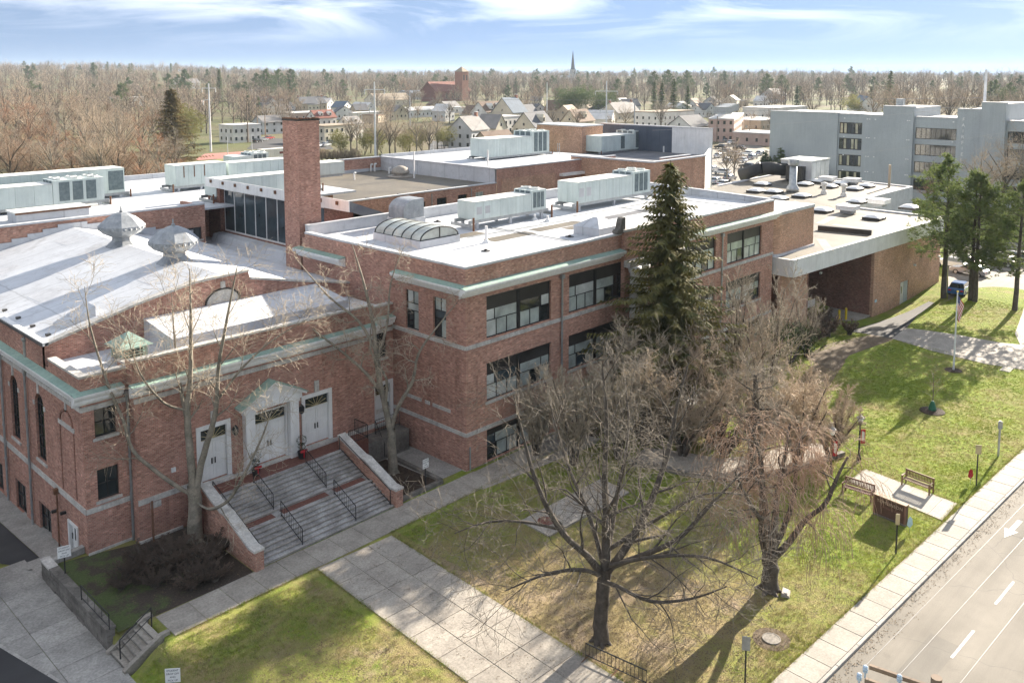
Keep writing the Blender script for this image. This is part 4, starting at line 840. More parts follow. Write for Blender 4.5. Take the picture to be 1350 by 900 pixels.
y1_ = PX(938, 170, xr)[1]; y2_ = PX(886, 168, xr)[1]; y3_ = PX(792, 164, xr)[1]; zt2 = PX(886, 168, xr)[2]
MB().add([(x_l+.4, yf+.4, zc-1.4), (pr_[0], yf+.4, zc-1.4), (xr, y1_, zc-1.4), (xr, y3_, zc-1.4), (x_l+.4, y3_, zc-1.4)], [(0, 1, 2, 3, 4)]).build('roof', 'dark_roof', db)
MB().hexa([(pr_[0], yf, 0), (xr, y1_, 0), (xr, y1_+.4, 0), (pr_[0], yf+.4, 0)], [(pr_[0], yf, zc-.1), (xr, y1_, zc-.1), (xr, y1_+.4, zc-.1), (pr_[0], yf+.4, zc-.1)]).build('wall', 'white_paint', db)
for i in range(3): bxo('screen_panel', xr+.02, xr+.5, y1_+(y2_-y1_)*i/3+.02, y1_+(y2_-y1_)*(i+1)/3-.02, 0, zt2, 'white_paint', db)
for i in range(6): bxo('screen_panel', xr+.02, xr+.5, y2_+(y3_-y2_)*i/6+.02, y2_+(y3_-y2_)*(i+1)/6-.02, 0, zt2, 'navy_panel', db)
for i in range(6): bxo('coping_stone', xr-.08, xr+.6, y1_+(y3_-y1_)*i/6, y1_+(y3_-y1_)*(i+1)/6-.01, zt2, zt2+.2, 'coping', db)
xr = pr_[0]
bxo('inner_wall', x_l+6, xr-.05, yf+2.6, yf+3, zc-1.4, zc-.1, 'brick_tan', db); bxo('coping_stone', x_l+5.9, xr-.02, yf+2.5, yf+3.1, zc-.1, zc+.06, 'coping', db)
p = P(875, 200, zc-1.3); MB().cyl((p[0], p[1], zc-1.5), (p[0], p[1], zc-.3), .15).build('vent_pipe', 'white_paint', db)
# ================================================================== right wing (gymnasium)
rw = thing('gym_wing_building', 'low brick gym wing with broad pale fascia and gravel roof with skylights', 'gym wing', (62, 6, -1))
W0, W1 = np.array([42.2, -2.0]), np.array([79.2, -4.25]); wu = (W1-W0)/np.linalg.norm(W1-W0); wv = np.array([-wu[1], wu[0]]); LW = np.linalg.norm(W1-W0)
def wp(s, d): return W0+wu*s+wv*d
def wbox(mb, s0, s1, d0, d1, z0, z1): return mb.hexa([(*wp(s, d), z0) for s, d in ((s0, d0), (s1, d0), (s1, d1), (s0, d1))], [(*wp(s, d), z1) for s, d in ((s0, d0), (s1, d0), (s1, d1), (s0, d1))])
for i in range(8): wbox(MB(), LW*i/8+.008, LW*(i+1)/8-.008, -.1, .25, 6.05, 7.8).build('fascia_panel', 'white_paint', rw)
wbox(MB(), -.1, .15, .26, 2.2, 6.05, 7.8).build('fascia_panel', 'white_paint', rw)
s_w0 = 18.0
wbox(MB(), s_w0, 25.2, .0, .35, -2.6, 6.04).build('wall', 'brick_tan', rw); wbox(MB(), 25.2, 27.5, .0, .35, 1.4, 6.04).build('wall', 'brick_tan', rw); wbox(MB(), 27.5, LW-.4, 0, .35, -2.6, 6.04).build('wall', 'brick_tan', rw)
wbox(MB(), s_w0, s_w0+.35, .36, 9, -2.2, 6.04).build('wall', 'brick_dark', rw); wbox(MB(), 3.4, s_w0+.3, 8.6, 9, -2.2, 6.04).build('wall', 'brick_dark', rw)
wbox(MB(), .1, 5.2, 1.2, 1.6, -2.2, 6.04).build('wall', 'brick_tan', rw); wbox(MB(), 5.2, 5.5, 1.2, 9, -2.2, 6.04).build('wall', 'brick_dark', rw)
wbox(MB(), 5.2, s_w0+1, .3, 9, 5.9, 6.03).build('soffit', 'w_pale', rw); wbox(MB(), 5.5, s_w0-.02, .2, 8.6, -1.8, -1.2).build('entrance_floor', 'concrete', rw)
wbox(MB(), LW-.75, LW-.4, .36, 14, -2.2, 6.04).build('wall', 'brick_tan', rw)
d_ = wbox(MB(), 25.22, 27.48, .12, .2, -1.6, 1.39).build('door', 'white_paint', rw); wbox(MB(), 25.3, 26.3, .08, .118, -1.4, 1.3).build('door_leaf', 'w_white', d_); wbox(MB(), 26.4, 27.4, .08, .118, -1.4, 1.3).build('door_leaf', 'greyblock', d_)
wbox(MB(), 25.6, 25.85, .06, .079, 0, .8).build('door_light', 'glass', d_)
for s in (13.5, 28.6, 36): wbox(MB(), s, s+.3, -.25 if s > 14 else 4, -.0 if s > 14 else 4.2, 2.9 if s > 14 else 3.6, 3.1 if s > 14 else 3.8).build('wall_light', 'white_paint', rw)
wbox(MB(), 18.5, 18.95, -.06, -.003, .2, .5).build('plaque', 'pale_blue', rw); wbox(MB(), 14.2, 15.9, 5.8, 5.9, -.9, 0).build('notice_board', 'w_white', rw)
MB().add([(*wp(.2, .2), 7.7), (*wp(LW, .2), 7.7), (*wp(LW, 14), 7.7), (108, 9.6, 7.7), (112, 34, 7.7), (88, 33, 7.7), (44, 33, 7.7)], [tuple(range(7))]).build('roof', 'gravel_roof', rw)
for a, b in ((wp(LW, .3), wp(LW, 14)), ((108, 9.6), (112, 34)), ((112, 34), (88, 33)), (wp(LW, 14), (108, 9.6))):
    a, b = np.array(a), np.array(b); d = (b-a)/np.linalg.norm(b-a); m_ = np.array([d[1], -d[0]])*.25
    MB().hexa([(*(a-m_), 3.), (*(b-m_), 3.), (*(b+m_), 3.), (*(a+m_), 3.)], [(*(a-m_), 7.9), (*(b-m_), 7.9), (*(b+m_), 7.9), (*(a+m_), 7.9)]).build('wall', 'coping', rw)
n0, n1 = P(1078, 303.5, 7.7), P(1149, 310, 7.7)
MB().hexa([(n0[0], n0[1], 7.7), (n1[0], n1[1], 7.7), (n1[0]+.5, n1[1]+.1, 7.7), (n0[0]+.5, n0[1]+.1, 7.7)], [(n0[0], n0[1], 8.25), (n1[0], n1[1], 8.25), (n1[0]+.5, n1[1]+.1, 8.25), (n0[0]+.5, n0[1]+.1, 8.25)]).build('roof_step', 'dark_panel', rw)
for (ax_, ay_), (bx_, by_) in (((1098, 296), (1150, 303)), ((1080, 295), (1108, 281)), ((1082, 315), (1093, 330))):
    a, b = np.array(P(ax_, ay_, 7.72)[:2]), np.array(P(bx_, by_, 7.72)[:2]); d = (b-a)/np.linalg.norm(b-a); m_ = np.array([d[1], -d[0]])*.5
    MB().add([(*(a-m_), 7.715), (*(b-m_), 7.715), (*(b+m_), 7.715), (*(a+m_), 7.715)], [(0, 1, 2, 3)]).build('walkway_pad', 'concrete', rw)
# round cornered brick stair tower
tw = thing('stair_tower', 'round cornered tan brick stair tower on the gym wing roof', 'stair tower', (46.5, 3, 7.6))
poly = [(42.3, .5)]+[(45.1+1.6*math.sin(t), 1.4-1.6*math.cos(t)) for t in np.linspace(-.9, -.1, 5)]
poly = [(42.2, 4.5), (42.2, 1.6)]+[(43.8-1.6*math.cos(t), 1.6-1.6*math.sin(t)) for t in np.linspace(.15, math.pi/2, 8)]+[(51.0, 0.), (51.0, 4.5)]
MB().prism(poly, 'z', 7.0, 11.9).build('wall', 'brick_tan', tw)
MB().prism([(x+(-.06 if x < 46 else .06), y+(-.06 if y < 2 else .06)) for x, y in poly], 'z', 11.9, 12.2).build('coping', 'coping', tw)
MB().prism([(x+(-.15 if x < 46 else .1), y+(-.15 if y < 2 else .06)) for x, y in poly], 'z', 7.701, 7.95).build('base_flashing', 'coping', tw)
# skylights
sk = [(165, 235), (270, 240), (300, 280), (435, 265), (205, 195), (455, 195), (525, 178), (600, 208), (665, 190), (750, 222), (818, 205), (762, 300), (710, 358), (865, 395), (1075, 335), (560, 352), (590, 178), (735, 188), (895, 318)]
def dome(loc):
    t = thing('roof_skylight', 'low white plastic dome skylight on the gym gravel roof', 'skylight', loc, group='dome skylights on the gym roof', local=True)
    MB().box(-1.1, 1.1, -1.1, 1.1, 0, .3).build('curb', 'dark_panel', t)
    d = []; n = 6; mb = MB(); V = []
    for j in range(n+1):
        for i in range(n+1): u_, v_ = i/n*2-1, j/n*2-1; V.append((u_*1.12, v_*1.12, .32+.34*(1-abs(u_)**3)*(1-abs(v_)**3)))
    mb.add(V, [(j*(n+1)+i, j*(n+1)+i+1, (j+1)*(n+1)+i+1, (j+1)*(n+1)+i) for j in range(n) for i in range(n)]); mb.build('dome', 'white_paint', t, smooth=True); return t
d0 = None
def boxvent(loc):
    t = thing('roof_vent_box', 'flat topped white box vent raised on a curb on the gym roof', 'roof vent', loc, group='box vents on the gym roof', local=True)
    MB().box(-.75, .75, -.75, .75, 0, .45).build('curb', 'lead', t); MB().box(-1.15, 1.15, -1.15, 1.15, .45, .95).build('hood', 'white_paint', t); MB().box(-1.2, 1.2, -1.2, 1.2, .95, 1.02).build('cap', 'coping', t); return t
b0 = None
for k, (a, b) in enumerate(sk):
    p = P(960+a/4.5, 200+b/4.5+1.2, 7.72)
    if k in (12, 16, 17, 18):
        if b0 is None: b0 = boxvent(tuple(p))
        else: dup(b0, tuple(p))
    elif d0 is None: d0 = dome(tuple(p))
    else: dup(d0, tuple(p))
# ================================================================== grey apartment/office block
gb = thing('office_building', 'long grey four storey block building with dark window strips behind the gym wing', 'office building', (158, 30, 0))
GX = 150
segs = [(40.05, 56, 17.3, []), (34.6, 40.05, 17.15, [(c, c+2.5) for c in (2.3, 5.9, 9.5, 12.9)]), (30.2, 34.6, 17.1, []), (24.0, 30.2, 19.1, []), (15.6, 24.0, 17.0, [(c, c+2.3) for c in (2.0, 5.6, 9.2, 12.6)]), (11.2, 15.6, 18.9, []), (6.9, 11.2, 20.3, []), (-9, 6.9, 16.8, [(c, c+2.3) for c in (2.0, 5.6, 9.2, 12.6)])]
for k, (a, b, z, ws) in enumerate(segs):
    px_ = GX-(0, -.4, 0, .5, -.3, .6, .9, -.3)[k]
    hol = [(a+.25, b-.25, c, d) for c, d in ws]
    facade('wall', gb, 'x', px_, a, b, 0, z, hol, 'greyblock', .3); bxo('wall', px_+1.2, GX+16, a+.02, b-.02, 0, z-.3, 'greyblock', gb)
    bxo('coping_stone', px_-.08, px_+1.3, a, b, z, z+.2, 'coping', gb); bxo('roof', px_+1.3, GX+16, a, b, z-.3, z-.1, 'r_white', gb)
    for y_ in (a, b): bxo('end_wall', px_+.003, px_+1.25, y_-.02 if y_ == b else y_, y_ if y_ == b else y_+.02, 0, z, 'greyblock', gb)
    for q in hol:
        n = 6 if k == 1 else 8
        cols = [1]*n; w = window(gb, 'x', px_, *q, [(1, cols)], frame='dark_panel', sill=False, bar=.12, pane='glass')
        if k == 1:
            for j in WR.sample(range(6), 3): u_ = q[0]+(q[1]-q[0])*(j+.15)/6; abox(MB(), 'x', px_, u_, u_+.5, .1, .13, q[2]+.2, q[3]-.2).build('pale_blind', 'glass_warm', w)  # pale yellowish blinds in some of the panes
bxo('roof_vent', 156, 157.4, 28.6, 30, 19.1, 20.6, 'galv', gb)
for i, c in enumerate('FAIRFIELD'):
    o = link('letter', TXT[c], gb, (GX-.66-158, 14.4-30, 16.9-i*1.15)); o.rotation_euler = (R(90), 0, R(-90)); o.scale = (.95,)*3
    if not o.data.materials: o.data.materials.append(MATS['sign_white'])
for y in (33.5, 33.0, 31.8, 25, 24.6, 16.4, 38.6):
    k = [j for j, q in enumerate(segs) if q[0] <= y < q[1]][0]; px_ = GX-(0, -.4, 0, .5, -.3, .6, .9, -.3)[k]
    for z in (16.2, 12.2, 8.2, 4.9): bxo('wall_fitting', px_-.12, px_-.002, y, y+.25, z, z+.18, 'sign_white', gb)
# ------------------------------------------------------------------ trees
def norm(v): l = math.sqrt(v[0]*v[0]+v[1]*v[1]+v[2]*v[2]) or 1; return (v[0]/l, v[1]/l, v[2]/l)
class Tree:
    """branch skeleton grown level by level; tubes are made in one pass"""
    def __init__(s, seed): s.r = random.Random(seed); s.b = []      # (level, pts, radii)
    def limb(s, pts, rad, level=0):
        """hand-laid limb, smoothed"""
        P_ = [np.array(p, float) for p in pts]; out = []; rr = []
        for i in range(len(P_)-1):
            p0, p1, p2, p3 = P_[max(i-1, 0)], P_[i], P_[i+1], P_[min(i+2, len(P_)-1)]
            for k in range(4):
                t = k/4; out.append(.5*((2*p1)+(-p0+p2)*t+(2*p0-5*p1+4*p2-p3)*t*t+(-p0+3*p1-3*p2+p3)*t**3)); rr.append(rad[i]+(rad[i+1]-rad[i])*t)
        out.append(P_[-1]); rr.append(rad[-1])
        j = s.r
        out = [(float(p[0])+j.uniform(-1, 1)*q*.13, float(p[1])+j.uniform(-1, 1)*q*.13, float(p[2])) for p, q in zip(out, rr)]
        s.b.append((level, out, rr)); return (level, out, rr)
    def grow(s, p, d, L, r, level, sp, wig, trop, n):
        rr = s.r; pts = [p]; rad = [r]; d = norm(d); st = L/n
        for i in range(n):
            t = (i+1)/n; tz = trop[0]+(trop[1]-trop[0])*t
            d = norm((d[0]+rr.gauss(0, wig), d[1]+rr.gauss(0, wig), d[2]+rr.gauss(0, wig)+tz))
            p = (p[0]+d[0]*st, p[1]+d[1]*st, p[2]+d[2]*st); pts.append(p); rad.append(max(r*(1-.88*t), sp))
        s.b.append((level, pts, rad)); return (level, pts, rad)
    def sprout(s, src, num, L, ratio, ang, level, tip, wig=.12, trop=(.03, .03), n=4, t0=.25, taper=.65, rmax=1., zmin=-99):
        """num side branches along each branch of src; L = (longest, at the tip) as metres or a share of the parent if negative"""
        res = []; rr = s.r
        for lev, pts, rad in src:
            m = len(pts)-1; plen = sum(math.dist(pts[i], pts[i+1]) for i in range(m))
            cnt = num if num >= 1 else 1
            if isinstance(num, tuple): cnt = max(1, int(plen*num[0]+rr.random()))
            az = rr.uniform(0, 6.28)
            for k in range(cnt):
                t = t0+(1-t0)*(k+rr.random())/cnt; f = min(t*m, m-.001); i = int(f); u = f-i
                a, b = pts[i], pts[i+1]; p = tuple(a[q]+(b[q]-a[q])*u for q in range(3))
                if p[2] < zmin: continue
                r0 = rad[i]+(rad[i+1]-rad[i])*u; d = norm(tuple(b[q]-a[q] for q in range(3)))
                w = norm((d[1], -d[0], 0)) if abs(d[2]) < .95 else (1, 0, 0)
                v = (d[1]*w[2]-d[2]*w[1], d[2]*w[0]-d[0]*w[2], d[0]*w[1]-d[1]*w[0])
                az += 2.4+rr.uniform(-.5, .5); an = R(rr.uniform(*ang))
                c, sn = math.cos(az)*math.sin(an), math.sin(az)*math.sin(an)
                dd = tuple(d[q]*math.cos(an)+w[q]*c+v[q]*sn for q in range(3))
                ll = (plen*-L if L < 0 else L)*(1-taper*t)*rr.uniform(.7, 1.25)
                res.append(s.grow(p, dd, ll, min(r0*ratio, rmax), level, tip, wig, trop, n))
        return res
    def arrays(s, levels, sides):
        V = []; Q = []; off = 0; groups = {}
        for lev, pts, rad in s.b:
            if lev in levels: groups.setdefault((len(pts), sides(lev)), []).append((pts, rad))
        for (k, sd_), lst in groups.items():
            A = np.array([q[0] for q in lst], np.float32); rd_ = np.array([q[1] for q in lst], np.float32)
            d = A[:, -1]-A[:, 0]; d /= np.linalg.norm(d, axis=1, keepdims=True)+1e-9
            h = np.where(np.abs(d[:, 2:3]) < .9, np.array([[0, 0, 1.]]), np.array([[1., 0, 0]])); a = np.cross(d, h); a /= np.linalg.norm(a, axis=1, keepdims=True)+1e-9; b = np.cross(d, a)
            th = np.arange(sd_)*2*math.pi/sd_
            ring = a[:, None, :]*np.cos(th)[None, :, None]+b[:, None, :]*np.sin(th)[None, :, None]
            vv = A[:, :, None, :]+rd_[:, :, None, None]*ring[:, None, :, :]
            nb = len(lst); V.append(vv.reshape(-1, 3))
            base = (np.arange(nb)*k*sd_)[:, None, None]; i = (np.arange(k-1)*sd_)[None, :, None]; j = np.arange(sd_)[None, None, :]; j2 = (j+1) % sd_
            Q.append((np.stack([base+i+j, base+i+j2, base+i+sd_+j2, base+i+sd_+j], -1)).reshape(-1, 4)+off); off += nb*k*sd_
        if not V: return np.zeros((0, 3)), np.zeros((0, 4), int)
        return np.concatenate(V), np.concatenate(Q)
    def meshes(s, split, m1, m2, name='tree'):
        """trunk mesh (levels < split) and crown mesh (the rest)"""
        t = s.arrays(range(0, split), lambda l: 9 if l == 0 else 6); c = s.arrays(range(split, 9), lambda l: 4 if l < split+1 else 3)
        return mesh_np('trunk', *t, m1, True), mesh_np('crown', *c, m2, True)
def plant(name, label, loc, meshes, group=None, cat='tree', rz=0, scale=1., parts=('trunk', 'crown')):
    t = thing(name, label, cat, loc, rz, group, local=True); t.scale = (scale,)*3 if isinstance(scale, (int, float)) else scale
    for pn, me in zip(parts, meshes): link(pn, me, t)
    return t
def flare(T, r, h=.5, n=6):
    for k in range(n): a = 2*math.pi*k/n+T.r.uniform(-.3, .3); T.limb([(math.cos(a)*r*2.0, math.sin(a)*r*2.0, -.12), (math.cos(a)*r*.95, math.sin(a)*r*.95, .12), (0, 0, h*1.6)], [r*.28, r*.4, r*.5], 0)
# camera-facing axes help to lay limbs as they are seen: s = to the right in the picture, d = away
sr = np.array([rt[0], rt[1], 0.]); sr /= np.linalg.norm(sr); dr = np.array([fw[0], fw[1], 0.]); dr /= np.linalg.norm(dr)
def L3(*q): return [tuple(sr*a+dr*d+np.array([0, 0, z])) for a, d, z in q]
# --- A: big spreading linden in the lawn
T = Tree(11)
flare(T, .30)
T.limb(L3((0, 0, -.2), (.03, 0, 1.2), (.1, 0, 2.6), (.15, 0, 3.6)), [.40, .33, .31, .29])
la_ = [T.limb(L3((.15, 0, 3.2), (.25, .3, 5.2), (.2, .8, 7.6), (.3, 1.3, 10.2), (.1, 1.6, 12.6)), [0.252, 0.207, 0.148, 0.0962, 0.037], 1),
 T.limb(L3((.1, 0, 3.1), (-.7, -.2, 4.3), (-1.8, -.3, 5.4), (-2.9, 0, 7.4), (-3.6, .6, 9.6), (-4.0, .8, 11.4)), [0.2, 0.163, 0.133, 0.104, 0.0666, 0.0296], 1),
 T.limb(L3((.2, 0, 3.3), (1.2, .4, 4.4), (2.2, 1.0, 5.8), (3.2, 1.8, 8.0), (3.8, 2.4, 10.4), (4.4, 3.0, 12.2)), [0.222, 0.192, 0.163, 0.126, 0.074, 0.0296], 1),
 T.limb(L3((.5, .1, 3.6), (1.9, 0, 4.2), (3.4, -.4, 5.2), (4.6, -.5, 6.6), (6.2, -.2, 8.2)), [0.148, 0.133, 0.104, 0.074, 0.0296], 1),
 T.limb(L3((.1, .1, 3.6), (-.4, 1.4, 5.2), (-1.4, 2.9, 7.2), (-2.2, 4.2, 9.6)), [0.148, 0.118, 0.0814, 0.0296], 1),
 T.limb(L3((.3, .2, 4.2), (.9, 1.8, 6.2), (1.6, 3.4, 8.4), (1.6, 4.6, 10.6)), [0.148, 0.111, 0.074, 0.0296], 1),
 T.limb(L3((.1, -.1, 3.0), (.6, -1.0, 3.3), (2.0, -1.8, 3.1), (3.6, -2.4, 3.6), (5.0, -2.8, 4.4)), [0.118, 0.0962, 0.074, 0.0518, 0.0222], 1),
 T.limb(L3((0, -.1, 3.2), (-1.0, -1.2, 4.2), (-2.6, -2.2, 4.6), (-4.4, -2.8, 4.2)), [0.111, 0.0888, 0.0592, 0.0222], 1),
 T.limb(L3((.1, 0, 5.0), (.0, -1.2, 6.6), (.4, -2.4, 8.4), (.6, -3.2, 10.0)), [0.111, 0.0888, 0.0592, 0.0222], 1),
 T.limb(L3((.3, -.2, 3.8), (2.2, -1.2, 4.8), (4.4, -1.6, 5.0), (6.6, -1.9, 4.2)), [0.0962, 0.0814, 0.0592, 0.0222], 1), T.limb(L3((.4, .2, 4.4), (2.6, .9, 5.4), (5.0, 1.4, 6.4), (7.2, 1.6, 6.2)), [0.104, 0.0888, 0.0592, 0.0222], 1),
 T.limb(L3((-2.0, -.3, 5.6), (-3.6, -.8, 6.2), (-5.2, -1.2, 6.4), (-6.6, -1.4, 6.0)), [0.074, 0.0592, 0.0444, 0.0222], 1)]
b2 = T.sprout(la_, 8, 3.5, .48, (28, 60), 2, .012, .17, (.04, .03), 6, .2, .45)
b3 = T.sprout(b2+la_, 6, 1.9, .5, (28, 65), 3, .008, .2, (.02, -.03), 5, .15, .4, .035)
b4 = T.sprout(b3, 4, 1.0, .6, (22, 60), 4, .0065, .2, (0, -.04), 3, .2, .4, .014)
b5 = T.sprout(b4, 2, .5, .7, (22, 55), 5, .0055, .2, (0, -.06), 2, .3, .3, .008)
plant('linden_tree', 'large dark bare tree with spreading limbs beside the bike rack', tuple(P(792, 845)), T.meshes(3, 'bark_dark', 'twig_greybrown'))
# --- B: weeping cherry nearer the street
T = Tree(23); flare(T, .34)
T.limb(L3((0, 0, -.2), (.05, 0, .8), (.05, 0, 1.8), (.0, 0, 2.3)), [.44, .37, .36, .36])
lb = [T.limb(L3((-.1, 0, 2.0), (-.35, .1, 3.6), (-.3, .3, 5.4), (-.4, .6, 7.6), (-.9, .8, 9.2)), [.24, .19, .16, .12, .05], 1),
 T.limb(L3((.05, 0, 2.1), (.3, .3, 3.8), (.5, .6, 5.6), (.9, 1.0, 7.4), (1.2, 1.4, 9.0)), [.23, .18, .14, .10, .05], 1),
 T.limb(L3((.2, 0, 1.9), (.9, -.1, 3.0), (1.5, -.2, 4.2), (2.4, -.2, 5.2), (2.9, -.1, 6.6), (3.4, 0, 7.8)), [.18, .15, .13, .11, .08, .04], 1),
 T.limb(L3((.15, .1, 2.2), (.8, .4, 3.6), (1.3, .8, 5.2), (1.5, 1.2, 7.0), (1.9, 1.7, 8.4)), [.17, .14, .11, .08, .04], 1),
 T.limb(L3((-.1, -.1, 2.4), (-.5, -.6, 4.2), (-1.4, -1.0, 6.0), (-2.0, -1.2, 7.6)), [.15, .12, .09, .04], 1),
 T.limb(L3((0, .1, 2.4), (.1, 1.2, 4.4), (-.2, 2.4, 6.2), (-.4, 3.2, 7.8)), [.15, .12, .09, .04], 1)]
c2 = T.sprout(lb, 7, 2.3, .5, (40, 80), 2, .014, .16, (.03, -.16), 7, .35, .3)
c3 = T.sprout(c2, 7, 1.8, .5, (30, 75), 3, .008, .12, (-.05, -.4), 7, .25, .3, .02)
T.sprout(c3, 6, 1.8, .7, (12, 50), 4, .008, .07, (-.25, -.6), 6, .15, .3, .008)
plant('weeping_cherry_tree', 'bare weeping tree with thick twin trunk on the bright lawn by the manhole', tuple(P(1013, 777)), T.meshes(3, 'bark_dark', 'twig_rusty'), scale=(1.1, 1.1, .9))
# --- C: pale sycamore by the steps
T = Tree(5); flare(T, .36, .3)
T.limb(L3((0, 0, -.2), (.02, 0, 1.5), (.0, 0, 3.2)), [.46, .38, .36])
lc = [T.limb(L3((.0, 0, 2.6), (-.15, .1, 5.0), (-.35, .4, 7.2), (-.2, .7, 9.2), (-.1, .8, 12.2), (-.2, 1.2, 15.2)), [0.256, 0.208, 0.176, 0.136, 0.088, 0.024], 1),
 T.limb(L3((.1, 0, 2.9), (.6, .1, 5.0), (1.3, .2, 7.4), (1.6, .1, 10.0), (2.2, 0, 12.8), (2.8, .1, 15.6)), [0.208, 0.176, 0.136, 0.104, 0.072, 0.024], 1),
 T.limb(L3((-.1, 0, 2.7), (-.9, -.2, 3.3), (-2.0, -.5, 4.4), (-3.0, -.7, 5.6), (-3.4, -.7, 7.2), (-4.2, -.8, 9.6), (-5.0, -.6, 12.4), (-5.3, -.4, 14.6)), [0.152, 0.136, 0.12, 0.104, 0.088, 0.072, 0.048, 0.016], 1),
 T.limb(L3((.1, -.1, 2.4), (1.0, -.5, 2.1), (2.2, -.9, 2.8), (3.2, -1.1, 4.4), (4.2, -1.2, 6.4), (4.8, -1.1, 8.0)), [0.12, 0.104, 0.096, 0.08, 0.056, 0.02], 1),
 T.limb(L3((-.3, .3, 6.4), (-1.0, 1.2, 8.6), (-1.6, 2.2, 11.0), (-1.9, 2.8, 13.4)), [0.112, 0.088, 0.056, 0.016], 1),
 T.limb(L3((1.4, .2, 8.0), (2.6, 1.0, 9.6), (4.2, 1.8, 11.0), (6.0, 2.4, 12.0)), [0.08, 0.064, 0.04, 0.016], 1),
 T.limb(L3((-.4, .4, 7.4), (-1.4, -.1, 8.0), (-2.4, -.6, 9.8), (-3.0, -.8, 12.2)), [0.088, 0.072, 0.048, 0.016], 1)]
d2 = T.sprout(lc, 9, 2.6, .42, (25, 55), 2, .012, .13, (.08, .05), 5, .3, .45)
d3 = T.sprout(d2, 7, 1.5, .5, (28, 60), 3, .009, .2, (.05, .0), 4, .25, .4, .03)
T.sprout(d3, 6, .9, .6, (28, 65), 4, .007, .25, (0, -.05), 3, .3, .3, .012)
plant('sycamore_tree', 'tall pale barked bare tree with forked trunk standing left of the steps', tuple(P(258, 712)), T.meshes(3, 'bark_pale', 'twig_pale'))
# --- D: pale sycamore in the corner court, with knobbly pollarded twigs
T = Tree(8); flare(T, .26, .3)
T.limb(L3((0, 0, -.1), (-.1, 0, 1.6), (-.1, 0, 3.0)), [.34, .28, .26])
ld_ = [T.limb(L3((-.1, 0, 2.6), (-.6, .1, 5.0), (-1.0, .2, 7.2), (-1.2, .4, 9.6), (-1.8, .6, 12.4), (-2.6, .9, 15.0)), [0.212, 0.196, 0.17, 0.136, 0.085, 0.0255], 1),
 T.limb(L3((-.1, 0, 3.0), (.3, .1, 4.4), (1.3, .1, 6.2), (1.7, .2, 8.0), (2.8, .3, 9.6), (4.4, .2, 11.6)), [0.17, 0.153, 0.119, 0.0935, 0.0595, 0.017], 1),
 T.limb(L3((-.6, .1, 5.2), (-1.6, .1, 6.6), (-3.0, 0, 8.0), (-4.6, -.2, 9.4), (-6.4, -.3, 11.0)), [0.128, 0.111, 0.085, 0.0595, 0.017], 1),
 T.limb(L3((-1.0, .2, 8.0), (-2.2, .6, 10.0), (-4.2, .9, 11.6), (-6.4, 1.0, 14.2)), [0.111, 0.0935, 0.0595, 0.017], 1),
 T.limb(L3((-1.0, .2, 7.6), (-.4, .8, 9.8), (-.2, 1.4, 12.4), (.6, 1.8, 14.6)), [0.102, 0.085, 0.051, 0.017], 1),
 T.limb(L3((-.5, 0, 4.6), (-.3, -.6, 6.6), (-1.2, -1.0, 8.6), (-1.0, -1.2, 11.0)), [0.102, 0.085, 0.0595, 0.017], 1)]
e2 = T.sprout(ld_, 7, 2.0, .45, (35, 70), 2, .014, .2, (.03, .0), 5, .25, .4)
e3 = T.sprout(e2, 8, 1.1, .6, (30, 75), 3, .011, .3, (.0, -.1), 4, .25, .35, .03)
T.sprout(e3, 5, .6, .7, (30, 75), 4, .008, .3, (0, -.1), 3, .35, .3, .014)
plant('sycamore_tree', 'pale barked bare tree with knobbly twigs in the corner beside the main block', tuple(P(519, 624)), T.meshes(3, 'bark_pale', 'twig_pale'))
# --- shrubby bare trees between the terrace and the main facade
def shrubby(seed, h, w, stems, m1, m2, weep=0., dens=1., knots=1.):
    T = Tree(seed); r = T.r; st = []
    for k in range(stems):
        a = 2*math.pi*k/stems+r.uniform(-.4, .4); q = w*r.uniform(.45, 1.); hh = h*r.uniform(.7, 1.)
        st.append(T.limb([(.15*math.cos(a), .15*math.sin(a), -.1), (q*.2*math.cos(a), q*.2*math.sin(a), hh*.25), (q*.5*math.cos(a+.2), q*.5*math.sin(a+.2), hh*.55), (q*.8*math.cos(a+.1), q*.8*math.sin(a+.1), hh*.85)], [.11, .09, .06, .02], 1))
    a2 = T.sprout(st, int(9*dens), -.34, .5, (18, 42), 2, .016, .08, (.12, .08-weep), 5, .18, .4)
    a3 = T.sprout(a2, int(7*dens), -.5, .55, (18, 48), 3, .012, .09, (.08, .05-weep), 4, .15, .4, .026)
    T.sprout(a3, int(5*dens), -.5, .65, (16, 50), 4, .0095, .10, (.04, -weep*1.5), 3, .15, .3, .014)
    return T.meshes(2, m1, m2)
s1 = shrubby(31, 8.2, 3.6, 9, 'bark', 'twig_pale', 0, 1.4); s2 = shrubby(32, 9.6, 4.2, 8, 'bark', 'twig_tan', 0, 1.4); s3 = shrubby(33, 5.6, 3.4, 9, 'bark_dark', 'twig_tan', .16, 1.45); s4 = shrubby(34, 10.5, 3.4, 6, 'bark_dark', 'twig_grey', 0, 1.25)
def at(px, py): p = P(px, py); return (p[0], p[1], hgt(p[0], p[1])-.03)
plant('crabapple_tree', 'bushy bare small tree with pale upright twigs before the first window bay', at(757, 612), s1, scale=.95)
plant('crabapple_tree', 'bushy bare small tree with pale twigs close to the corner of the main block', at(706, 600), s1, rz=3.7, scale=.72)
plant('crabapple_tree', 'bushy bare tree against the second window bay', at(850, 560), s1, rz=5.1, scale=1.05)
plant('crabapple_tree', 'bushy bare small tree between the downspout and the terrace', at(815, 604), s1, rz=1.9)
plant('crabapple_tree', 'broad tangled bare tree on the terrace in front of the spruce', at(900, 600), s2, rz=.7, scale=(1.15, 1.15, .82))
